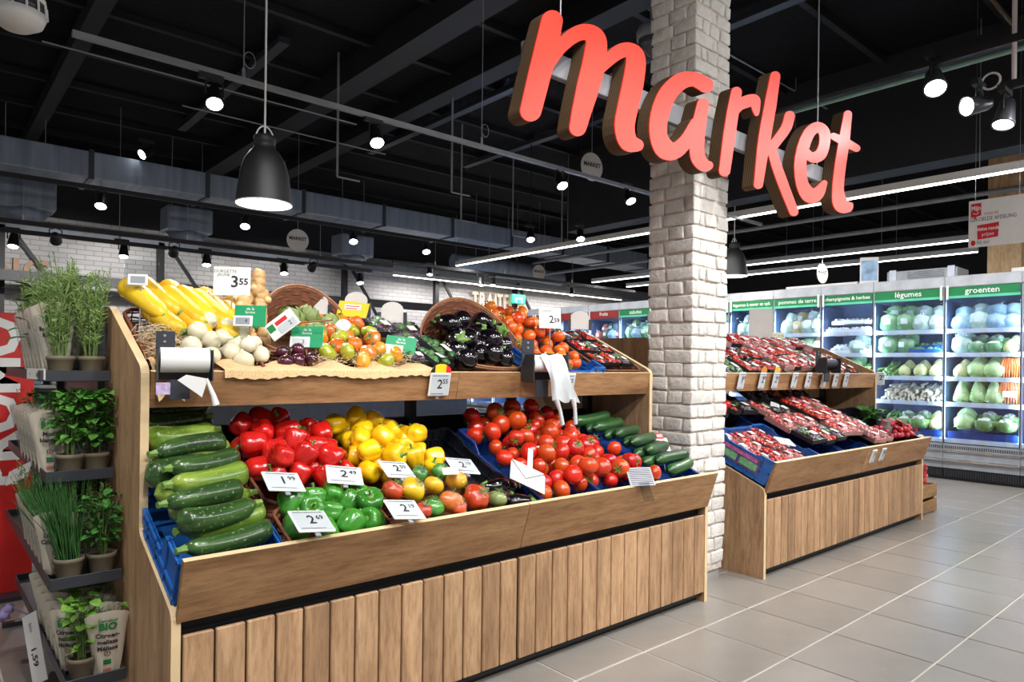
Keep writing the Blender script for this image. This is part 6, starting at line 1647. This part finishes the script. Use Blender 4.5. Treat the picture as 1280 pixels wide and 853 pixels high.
G = {
 'green': Proto(soft_bag('salad_bag', 'x', 'bag_green', .19, .12, .19)), 'pale': Proto(soft_bag('salad_bag', 'x', 'bag_pale', .17, .12, .17)), 'blue': Proto(soft_bag('lettuce_bag', 'x', 'bag_blue', .19, .13, .15, False)),
 'dark': Proto(soft_bag('herb_bag', 'x', 'dk_bag', .15, .10, .15)), 'red': Proto(soft_bag('fruit_bag', 'x', 'red_bag', .14, .10, .14)), 'pot': Proto(soft_bag('potato_bag', 'x', 'potato', .16, .12, .17)),
 'cab': Proto(cabbage('round_cabbage', 'x', 'cab_pale', .088)), 'cone': Proto(cabbage('pointed_cabbage', 'x', 'cab_pale', .080, .9)), 'chic': Proto(cabbage('chicory', 'x', 'chicory', .062, .2)),
 'cauli': Proto(cauliflower('cauliflower', 'x')), 'cauliw': Proto(cauliflower('wrapped_cauliflower', 'x', True)), 'car': Proto(carrot_bunch('carrot_bag', 'x')), 'carl': Proto(carrot_bunch('carrot_bunch', 'x', 9, False)),
 'parsnip': Proto(soft_bag('parsnip_bag', 'x', 'parsnip', .14, .10, .20, False)), 'asp': Proto(stalk_pile('asparagus_pile', 'x', 'asp', 26, .22, 'asparagus')), 'leek': Proto(stalk_pile('leek_pile', 'x', 'leekg', 16, .2, 'leek')),
 'mush': Proto(box_tray('mushroom_tray', 'x', 'mushroom', 'mushrooms')), 'beans': Proto(box_tray('bean_tray', 'x', 'bag_green', 'beans', .15, .12, .06, 'blue_crate')),
}
WORD = {'green': 'green salad bag', 'pale': 'pale salad bag', 'blue': 'bluish lettuce bag', 'dark': 'dark herb bag', 'red': 'reddish fruit bag', 'pot': 'bag of potatoes', 'cab': 'round pale green cabbage', 'cone': 'pointed green cabbage',
        'chic': 'yellow chicory head', 'cauli': 'bare white cauliflower', 'cauliw': 'cauliflower in green film', 'car': 'bag of orange carrots', 'carl': 'loose bunch of carrots', 'parsnip': 'bag of parsnips', 'asp': 'pile of white asparagus', 'leek': 'pile of leeks', 'mush': 'tray of white mushrooms', 'beans': 'blue tray of beans'}
SHW = ['top shelf', 'second shelf', 'third shelf', 'fourth shelf', 'bottom shelf']
CABW = {0: 'at the right edge', 1: 'in carrot cabinet', 2: 'under groenten', 3: 'under légumes', 4: 'under champignons & herbes', 5: 'under pommes de terre', 6: 'just right of the pillar'}
def fill(i, k_, seq, two=True, s=1.12, zoff=0.0):
    a, b = bounds[i] + .05, bounds[i + 1] - .05
    obs = {}
    n = len(seq)
    for m_, key in enumerate(seq):
        y = b - (b - a) * (m_ + .5) / n
        for lv in range(2 if two else 1):
            x = FX + (.15 if lv == 0 else .29) + RNG.uniform(-.01, .02)
            z = SH[k_] + .002 + zoff + ((.11 if k_ == 0 else .055) if lv else 0)
            o = G[key].put((x, y + RNG.uniform(-.012, .012), z), (0, RNG.uniform(-.06, .06), RNG.uniform(-.25, .25)), s * RNG.uniform(.93, 1.05), group=f'fridge goods')
            obs.setdefault((key, lv), []).append(o)
    for (key, lv), os_ in obs.items():
        wh = CABW.get(i, f'of {ORD[min(20, i - 6)]} cabinet left of pillar')
        where = ('rear, ' if lv else '') + f'{SHW[k_]} {wh}'
        label_rows(os_, WORD[key], where, 1)
# right end and groenten
fill(0, 0, ['parsnip', 'pale', 'pale']); fill(0, 2, ['carl', 'carl', 'carl']); fill(0, 3, ['car', 'car', 'car']); fill(0, 4, ['carl', 'carl'])
fill(1, 0, ['blue', 'parsnip', 'parsnip', 'parsnip']); fill(1, 1, ['chic', 'pale', 'pale']); fill(1, 2, ['carl', 'carl', 'carl', 'carl'], s=.9); fill(1, 3, ['car', 'car', 'car'], s=1.05); fill(1, 4, ['carl', 'carl', 'carl'], s=.7, zoff=.06)
fill(2, 0, ['blue', 'pale', 'blue', 'blue'], True); fill(2, 1, ['pale', 'cauliw', 'cauliw', 'chic']); fill(2, 2, ['chic', 'cab', 'cab', 'carl']); fill(2, 3, ['cone', 'cone', 'cone', 'car']); fill(2, 4, ['cab', 'cauli', 'cauli'], zoff=.10, s=1.1)
fill(3, 0, ['green', 'green', 'pale', 'pale'], True); fill(3, 1, ['green', 'green', 'beans', 'beans']); fill(3, 2, ['leek', 'chic', 'chic', 'chic'], s=1.1); fill(3, 3, ['asp', 'asp', 'asp']); fill(3, 4, ['leek', 'cauli', 'cauli', 'chic'], zoff=.08)
fill(4, 0, ['mush', 'mush', 'mush', 'mush'], True); fill(4, 1, ['mush', 'mush', 'pale', 'mush']); fill(4, 2, ['green', 'green', 'leek']); fill(4, 3, ['asp', 'asp']); fill(4, 4, ['leek', 'leek'], zoff=.08)
fill(5, 0, ['pale', 'pot', 'pale', 'pale']); fill(5, 1, ['pot', 'chic', 'green', 'pot']); fill(5, 2, ['pot', 'pot', 'pot'])
fill(6, 0, ['pale', 'pale', 'pale', 'green']); fill(6, 1, ['pale', 'green', 'pale', 'pot'])
for i in range(7, 10): fill(i, 0, ['green', 'blue', 'green', 'pale'], True)
for i in range(10, 13): fill(i, 0, ['red', 'dark', 'blue', 'red'], True)
for i in range(11, 17): fill(i, 3, ['pale', 'green', 'chic'], False)
for i in (1, 2, 3):
    crate(f'blue crate on the bottom fridge shelf {CABW[i]}', .30, bounds[i + 1] - bounds[i] - .06, .085, (FX + .06, bounds[i] + .03, SH[4] + .002), 0, 'navy_crate', .1)
for p_ in G.values():
    if not p_.used:
        for ch in list(p_.o.children): bpy.data.objects.remove(ch)
        bpy.data.objects.remove(p_.o)

# things standing on top of the fridge
t = thing('poster_stand', 'small picture poster standing on top of the fridge', 'poster', (8.62, 3.42, 2.187), (0, 0, R(-60)))
part('board', MB().bbox((-.10, -.006, .0), (.10, .006, .33), .002), M['white'], t); part('picture', MB().box((-.085, -.008, .05), (.085, -.006, .29)), plain('blue_picture', '#8fb0d0', .5, nz=.5, scale=9), t)
solid('flat_carton', MB().bbox((0, -.45, 0), (.3, .45, .05), .004), M['white'], 'long flat white carton lying on the fridge top', 'carton', (8.6, 4.0, 2.187))
t = thing('condenser_unit', 'grey slatted cooling unit on top of the fridge', 'cooling unit', (8.62, 2.50, 2.187))
part('casing', MB().bbox((0, 0, 0), (.4, .72, .13), .006), M['fr_body'], t)
for k_ in range(6): part('slat', MB().box((-.008, .12, .018 + .017 * k_), (.0, .50, .026 + .017 * k_)), M['fr_chrome'], t)
for yy in (.02, .62): part('clip', MB().box((-.012, yy, .0), (.0, yy + .07, .145)), M['fr_shelf'], t)
solid('wooden_column', MB().bbox((0, 0, 0), (.34, .32, CEIL_Z - .001), .004), wood('pale_column_wood', '#a88760', '#c2a179', '#d0b28a', 'z'), 'square pale wooden column behind the fridge at the right edge', 'column', (9.2, 2.05, 0))
solid('wire_basket', MB().bbox((0, 0, 0), (.25, .25, .06), .004), M['white'], 'white shallow box on the fridge top at the right edge', 'box', (8.6, 1.75, 2.187))
# hanging sign at the right
t = thing('hanging_sign', 'white printed sign with red badge hanging at the right edge', 'sign', (6.5, 1.612, 2.365), (0, 0, -PI / 2))
W2 = .365
part('board', MB().bbox((-W2, -.004, -.19), (W2, .004, .19), .001), M['white'], t)
part('red_badge', MB().prism([(-.335, .055), (-.29, .055), (-.28, .03), (-.265, .055), (-.20, .065), (-.20, .165), (-.335, .165)], 'y', -.006, -.004), M['redink'], t)
text('badge_print', 'Mijn', t, (-.268, -.0065, .125), size=.055, mat=M['whiteink'], bold=.001)
part('smile', MB().tube([(-.268 + .04 * math.cos(a), -.0065, .10 + .022 * math.sin(a)) for a in np.linspace(PI + .3, 2 * PI - .3, 9)], .003, 4), M['whiteink'], t)
text('title_print', 'VOOR DE', t, (-.07, -.0046, .072), size=.032, mat=M['redink'])
text('title_print', 'GEKOELDE AFDELING', t, (-.05, -.0046, .032), size=.046, mat=M['ink'])
part('red_box', MB().prism([(-.245, -.13), (.02, -.12), (.03, -.005), (-.25, -.015)], 'y', -.006, -.004), M['redink'], t)
text('box_print', 'kleine ronde', t, (-.11, -.0065, -.048), size=.044, mat=M['whiteink'], bold=.001)
text('box_print', 'prijzen', t, (-.11, -.0065, -.092), size=.044, mat=M['whiteink'])
part('round_mark', MB().prism([(-.30 + .03 * math.cos(a), -.155 + .022 * math.sin(a)) for a in np.linspace(0, 2 * PI, 20)[:-1]], 'y', -.006, -.004), M['redink'], t)
text('foot_print', 'Blij dat!', t, (-.17, -.0046, -.155), size=.042, mat=plain('blue_grey_ink', '#5a6480', .5, nz=0))
for sx in (-.28, .28): part('hanging_wire', MB().tube([(sx, 0, .19), (sx, 0, CEIL_Z - 2.365)], .002, 4), M['wire'], t)

for ch in t.children:      # the board is nearly square: keep the print inside it
    ch.location.x *= .53
    if ch.name.endswith('_print') or '_print.' in ch.name: ch.scale = (.70, .95, 1)
    else: ch.scale = (.53, 1, 1)
# ================================================================== BACK WALL LETTERING AND COUNTER
M['wletter'] = plain('cream_letter', '#d9c6ae', .6); M['wletter_b'] = plain('brown_letter', '#c09a80', .6)
def wall_word(s, x0, z0, size, mat, label, sx=1.0):
    t = thing('wall_lettering', label, 'lettering', (x0, 12.14, z0))
    x = 0
    for ch in s:
        cu = bpy.data.curves.new('letter', 'FONT'); cu.body = ch; cu.size = size; cu.extrude = .03; cu.offset = .012
        o = bpy.data.objects.new('letter', cu); COL.objects.link(o)
        dg = bpy.context.evaluated_depsgraph_get(); me = bpy.data.meshes.new_from_object(o.evaluated_get(dg)); COL.objects.unlink(o); bpy.data.objects.remove(o)
        me.materials.clear(); me.materials.append(mat)
        w = max(v.co.x for v in me.vertices) if len(me.vertices) else size * .3
        p = link('letter', me, t); p.location = (x, -.03, 0); p.rotation_euler = (PI / 2, 0, 0)
        x += w + size * .10
    t.scale = (sx, 1, 1)
    return t
wall_word('TRAITEUR', 9.32, 2.45, .50, M['wletter'], 'cream wall lettering reading TRAITEUR above the fridges', .56)
wall_word('NG', .80, 2.31, .44, M['wletter_b'], 'brown wall letters NG at the left edge')
t = thing('exit_sign', 'green emergency exit sign on the back wall right of the lettering', 'sign', (10.46, 11.85, 2.58))
part('box', MB().bbox((-.2, -.04, 0), (.2, .04, .22), .01), plain('exit_green', '#1fae72', .4, nz=.05), t)
part('white_symbol', MB().box((-.12, -.045, .03), (-.08, -.04, .13)).box((.06, -.045, .03), (.10, -.04, .13)).box((-.12, -.045, .11), (.10, -.04, .14)), M['whiteink'], t)
part('bracket', MB().box((-.03, -.02, .22), (.03, .02, .48)), M['black'], t)
t = thing('deli_counter', 'long dark serving counter before the back brick wall', 'counter', (-.5, 10.1, 0))
part('body', MB().bbox((0, 0, 0), (8.2, .8, .82), .01), M['dark'], t); part('worktop', MB().box((-.02, -.03, .82), (8.22, .82, .86)), M['steel'], t)
part('rear_shelf', MB().box((0, .75, .86), (8.2, .8, 1.75)), M['darkwall'], t); part('mid_shelf', MB().box((0, .3, 1.18), (8.2, .75, 1.2)), M['steel'], t)
cm = ['offwhite', 'bag_pale', 'chicory', 'potato', 'bag_blue', 'dk_bag']
for k_ in range(30):
    x = .1 + k_ * .255
    hh = RNG.uniform(.16, .26)
    q = MB().bbox((-.09, -.06, 0), (.09, .06, hh), .01)
    o = solid('grocery_box', q, M[cm[int(RNG.integers(6))]], f'small grocery box on the far serving counter, {order_words(k_, 30) if k_ < 20 or k_ == 29 else ORD[30 - k_] + " from the right"}', 'box', (-.5 + x, 10.32, .862), (0, 0, RNG.uniform(-.2, .2)), 'boxes on the far counter')
# ================================================================== HERB RACK
RK = thing('herb_rack', 'dark four-tier plant rack on the left end panel of the near stand', 'rack', (.41, 2.41, 0))
OR_ = Vector((.41, 2.41, 0))
TI = [(1.135, 2.690, .312), (.812, 2.620, .322), (.505, 2.480, .318), (.212, 2.410, .352)]
RY1 = 3.75
def rk(): q = MB(); q.M = Matrix.Translation(-OR_); return q
for z, y0, xl in TI:
    q = rk().box((xl, y0, z - .034), (.508, RY1, z - .028))
    part('shelf_tray', q, M['dark'], RK)
    q = rk().bbox((xl - .004, y0 - .004, z - .036), (.510, y0, z), .0015).bbox((xl - .004, y0, z - .036), (xl, RY1, z), .0015).bbox((xl - .004, RY1, z - .036), (.510, RY1 + .004, z), .0015)
    part('shelf_rim', q, M['dark'], RK)
for y in (2.78, RY1 - .06):
    part('post', rk().box((.488, y, 0), (.510, y + .03, 1.30)), M['dark'], RK)
part('back_sheet', rk().box((.511, 2.80, .02), (.516, RY1, 1.28)), M['dark'], RK)
part('foot', rk().box((.30, 2.78, 0), (.51, 2.81, .02)).box((.30, RY1 - .06, 0), (.51, RY1 - .03, .02)), M['dark'], RK)

M['pot'] = plain('grey_brown_pot', '#6f6552', .7, nz=.2)
M['soil'] = plain('potting_soil', '#2a211a', .9, nz=.3)
M['paper'] = plain('beige_sleeve_paper', '#cfc6b4', .6, nz=.08)
M['twig'] = plain('herb_stem', '#5f7a3a', .6, nz=.2)
pot_me = flip_fix(MB().lathe([(.030, 0), (.040, .062), (.043, .064), (.043, .076), (.039, .076), (.038, .066)], 18, caps=False).add([(.030 * math.cos(a), .030 * math.sin(a), 0) for a in np.linspace(0, 2 * PI, 19)[:-1]], [tuple(range(18))]).mesh('pot', M['pot']))
soil_me = MB().lathe([(0, .068), (.039, .066)], 14, caps=False).mesh('soil', M['soil'])
def cone(z, h): return .043 + .040 * (z - .03) / h
def sleeve_mesh(h, a0, a1, off=0.0, cut=True):
    def f(u, v):
        a = a0 + (a1 - a0) * u
        top = h * (1 - .10 * (2 * u - 1) ** 2) if cut else h
        z = .012 + (top - .012) * v
        r = cone(z, .22) + off + .0025 * math.sin(9 * a + 5 * v)
        return (r * math.cos(a), r * math.sin(a), z)
    return f
clear_me = {}
paper_me = {}
for h in (.22, .26, .30):
    clear_me[h] = MB().grid(sleeve_mesh(h, R(-90 + 52), R(270 - 52)), 22, 6).mesh('clear_sleeve', M['sleeve'])
    paper_me[h] = MB().grid(sleeve_mesh(h, R(-90 - 54), R(-90 + 54), .0012), 12, 8).mesh('printed_sleeve', M['paper'])
def wrap_text(s, z, size, mat, h, bold=.0004):
    """lettering bent round the sleeve, front at -Y"""
    me = text_mesh(s, size, 'CENTER', bold, mat).copy()
    for v in me.vertices:
        zz = z + v.co.y; r = cone(zz, .22) + .0046
        a = -PI / 2 + v.co.x / r
        v.co = (r * math.cos(a), r * math.sin(a), zz)
    return me
PRINTS = {}
def prints(kind, h):
    if (kind, h) not in PRINTS:
        out = [('brand_print', wrap_text('Carrefour', h * .86, .013, M['greenink'], h)), ('brand_print', wrap_text('BIO', h * .77, .031, M['greenink'], h, .0016))]
        for k_, ln in enumerate(kind): out.append(('name_print', wrap_text(ln, h * .64 - .021 * k_, .0195, M['ink'], h, .0007)))
        out.append(('seal_print', wrap_text('O', h * .37, .026, M['ink'], h, -.0002)))
        out.append(('seal_print', wrap_text('%', h * .37, .010, M['redink'], h, .0006)))
        out.append(('leaf_print', wrap_text('=', h * .24, .032, M['greenink'], h, .003)))
        out.append(('fine_print', wrap_text('|||||||', h * .13, .012, M['redink'], h)))
        PRINTS[(kind, h)] = out
    return PRINTS[(kind, h)]
def rosemary_me(seed, H_, n=13):
    rr = np.random.default_rng(seed); q = MB(); st = MB()
    for k_ in range(n):
        a = rr.uniform(0, 2 * PI); sp = rr.uniform(.01, .075)
        b = Vector((.015 * math.cos(a), .015 * math.sin(a), .06)); hh = H_ * rr.uniform(.65, 1.0)
        tip = Vector((sp * math.cos(a), sp * math.sin(a), .06 + hh)); mid = b.lerp(tip, .5) + Vector((0, 0, .02)) + Vector((rr.normal() * .008, rr.normal() * .008, 0))
        st.tube([b, mid, tip], [.0022, .0017, .0010], 4)
        m_ = int(hh / .0052)
        for i in range(m_):
            t_ = .16 + .84 * i / m_
            p = (1 - t_) ** 2 * b + 2 * t_ * (1 - t_) * mid + t_ * t_ * tip
            d = Vector((rr.normal(), rr.normal(), rr.uniform(.3, 1.5))).normalized() * rr.uniform(.016, .027) * (1 if t_ < .9 else .6)
            s = d.cross(Vector((rr.normal(), rr.normal(), rr.normal()))).normalized() * .0014
            q.add([p - s, p + s, p + d * .6 + s * .9, p + d, p + d * .6 - s * .9], [(0, 1, 2, 4), (4, 2, 3)])
    return q.mesh('needles', M['rosemary']), st.mesh('stems', M['twig'])
ROS = [rosemary_me(s, H_, n) for s, H_, n in ((1, .36, 24), (2, .33, 22), (3, .27, 9))]
def chive_me(seed):
    rr = np.random.default_rng(seed); q = MB()
    for k_ in range(120):
        a = rr.uniform(0, 2 * PI); r0 = .03 * rr.uniform(0, 1) ** .5; sp = rr.uniform(.0, .085); H_ = rr.uniform(.14, .27)
        b = Vector((r0 * math.cos(a), r0 * math.sin(a), .06))
        dx = Vector((-.035 * rr.uniform(.2, 1.4), 0, 0))
        e_ = Vector((sp * math.cos(a), sp * math.sin(a), .06 + H_)) + dx
        q.tube([b, b.lerp(e_, .55) + Vector((0, 0, .02)), e_], [.0018, .0016, .0006], 3, caps=False)
    return q.mesh('blades', M['chive'])
CHV = [chive_me(1), chive_me(2)]
LEAF = {'basil': leaf_me(.046, .034, 'basil', 'leaf', .35), 'mint': leaf_me(.042, .026, 'mint', 'leaf'), 'melissa': leaf_me(.046, .036, 'melissa', 'leaf'), 'laurel': leaf_me(.085, .032, 'laurel', 'leaf')}
def herb(species, loc, label, h=.26, front=None, n=30, top=.22, spread=.06, face=0.0, seed=0, group=None, sleeve=True):
    t = thing('potted_herb', label, 'herb', loc, (0, 0, face), group)
    rr = np.random.default_rng(seed + 100)
    link('pot', pot_me, t); link('soil', soil_me, t)
    if sleeve:
        link('clear_sleeve', clear_me[h], t)
        if front is not None:
            sl = link('printed_sleeve', paper_me[h], t)
            for nm, me in prints(front, h): link(nm, me, sl)
    if species == 'rosemary':
        a, b = ROS[seed % 3]
        o = link('needles', a, t); o['kind'] = 'stuff'; link('stems', b, t); 
    elif species == 'chive':
        o = link('blades', CHV[seed % 2], t); o['kind'] = 'stuff'
    else:
        st = MB()
        for k_ in range(9):
            a = rr.uniform(0, 2 * PI); sp = rr.uniform(.01, spread)
            st.tube([(.01 * math.cos(a), .01 * math.sin(a), .06), (sp * .5 * math.cos(a), sp * .5 * math.sin(a), .06 + top * .5), (sp * math.cos(a), sp * math.sin(a), .06 + top * rr.uniform(.75, 1))], [.002, .0018, .0012], 4)
        part('stems', st, M['twig'], t, fix=False)
        for k_ in range(n):
            a = rr.uniform(0, 2 * PI); z = .06 + top * (1 - rr.uniform(0, 1) ** 1.2 * .80)
            r = spread * rr.uniform(.1, 1.0) * (.45 + .55 * min(1, (z - .06) / top))
            o = link('leaf', LEAF[species], t)
            o.location = (r * math.cos(a), r * math.sin(a), z)
            o.rotation_euler = (rr.uniform(-.5, .6), rr.uniform(-.4, .4), a - PI / 2 + rr.uniform(-.6, .6))
            s = rr.uniform(.5, 1.0); o.scale = (s, s, s)
    return t
ROZ, MUNT, CIT, BIES = ('Rozemarijn', 'Romarin'), ('Munt', 'blanche'), ('Citroen-', 'melissa', 'Mélisse'), ('Bieslook', 'Ciboulette')
FACE = R(-14)
SHELFW = ['top', 'second', 'third', 'bottom']
xs_ = (.372, .462)
for ti, (z, y0, xl) in enumerate(TI):
    zt = z - .0275
    for k_ in range(7):
        for c in (0, 1):
            x = ((.392, .466)[c] if k_ == 0 and ti == 1 else (.356, .455)[c] if k_ and ti else xs_[c]) if ti < 3 else (.400, .466)[c] - (.0 if c else .0)
            y = y0 + .052 + .098 * k_ + (.004 if c else 0)
            sd = ti * 20 + k_ * 2 + c
            rw = 'front' if k_ == 0 else ORD[k_ + 1]
            cw = ('left', 'right')[c]
            gr = f'potted herbs on the {SHELFW[ti]} rack shelf'
            detail = k_ < 3
            if ti == 0:
                if c == 0 and k_ >= 2:
                    herb('laurel' if k_ in (2, 4) else 'rosemary', (x, y, zt), f'herb pot in printed sleeve on the top rack shelf, {rw} row, outer column', .26, ROZ, 16, .27, .11, FACE, sd, gr)
                else:
                    herb('rosemary', (x, y, zt), f'tall rosemary pot on the top rack shelf, {rw} row, {cw} column', .22 if k_ == 0 else .26, ROZ if (c == 0 and k_ == 1) else None, 0, 0, 0, FACE, (0, 1)[c] if k_ < 2 else 2, gr)
            elif ti == 1:
                herb('basil' if k_ == 0 or c == 1 else 'mint', (x, y, zt), f'{"bushy basil" if k_ == 0 or c == 1 else "mint"} pot on the second rack shelf, {rw} row, {cw} column', .22, MUNT if (c == 0 and k_ > 0) else None,
                     150 if k_ == 0 else (20 if detail else 8), .215, .060, FACE, sd, gr)
            elif ti == 2:
                sp = ('chive', 'mint')[c] if k_ == 0 else ('chive' if c == 0 and k_ < 4 else 'rosemary')
                herb(sp, (x, y, zt), f'{ {"chive": "grassy chive", "mint": "bright mint", "rosemary": "dark needle herb"}[sp]} pot on the third rack shelf, {rw} row, {cw} column', .22, BIES if (c == 0 and k_ > 0) else None, 120, .20, .06, FACE, sd if sp != 'rosemary' else 2, gr)
            else:
                herb('melissa', (x, y, zt), f'lemon balm pot on the bottom rack shelf, {rw} row, {cw} column', .22, CIT if (c == 1 and k_ == 0) or k_ > 0 else None, (64 if c == 0 else 10) if k_ == 0 else (10 if detail else 5), .185, .055, FACE + (R(6) if c else R(-20)), sd, gr)
def rack_tag(label, loc, w, h, mat='white'):
    t = thing('price_tag', label, 'price tag', loc, (R(0), R(0), R(-80)))
    part('strip', MB().bbox((-w / 2, -.002, -h / 2), (w / 2, .002, h / 2), .0006), M[mat], t)
    text('price_print', '1,59', t, (w * .12, -.0026, -h * .05), size=h * .48, mat=M['ink'], bold=.001)
    text('name_print', 'bio', t, (-w * .3, -.0026, 0), size=h * .3, mat=M['ink'])
    return t
rack_tag('long price strip on the bottom rack shelf edge', (.330, 2.92, .155), .24, .085).rotation_euler = (R(-12), R(62), R(-78))
rack_tag('curved price strip on the third rack shelf edge', (.296, 3.12, .745), .34, .055).rotation_euler = (R(-14), R(-13), R(-84))
rack_tag('striped price strip at the corner of the top rack shelf', (.306, 2.76, 1.122), .17, .036, 'offwhite')
solid('lavender_sprig', MB().tube([(0, 0, 0), (-.05, .02, .03), (-.08, .02, .02)], .003, 4).ball((-.085, .02, .015), .022, 2, noise=.2).ball((-.07, .02, .035), .018, 2, noise=.2), M['lavender'], 'purple flower sprig sticking out of the bottom rack shelf', 'flower', (.345, 3.15, .20))

# ---- red promotion board behind the rack
t = thing('promo_board', 'tall red board with white PROMO lettering at the left edge', 'sign', (.22, 4.2, 0))
M['promo_red'] = plain('promo_red', '#c8201c', .5, nz=.1)
part('board', MB().bbox((-.235, -.008, 0), (.238, .008, 1.40), .003), M['promo_red'], t)
text('promo_print', 'PROMO', t, (.10, -.0095, .96), (PI / 2, -PI / 2, 0), size=.235, mat=M['whiteink'], bold=.010)
part('foot', MB().box((-.2, -.12, 0), (.2, .12, .02)), M['dark'], t)
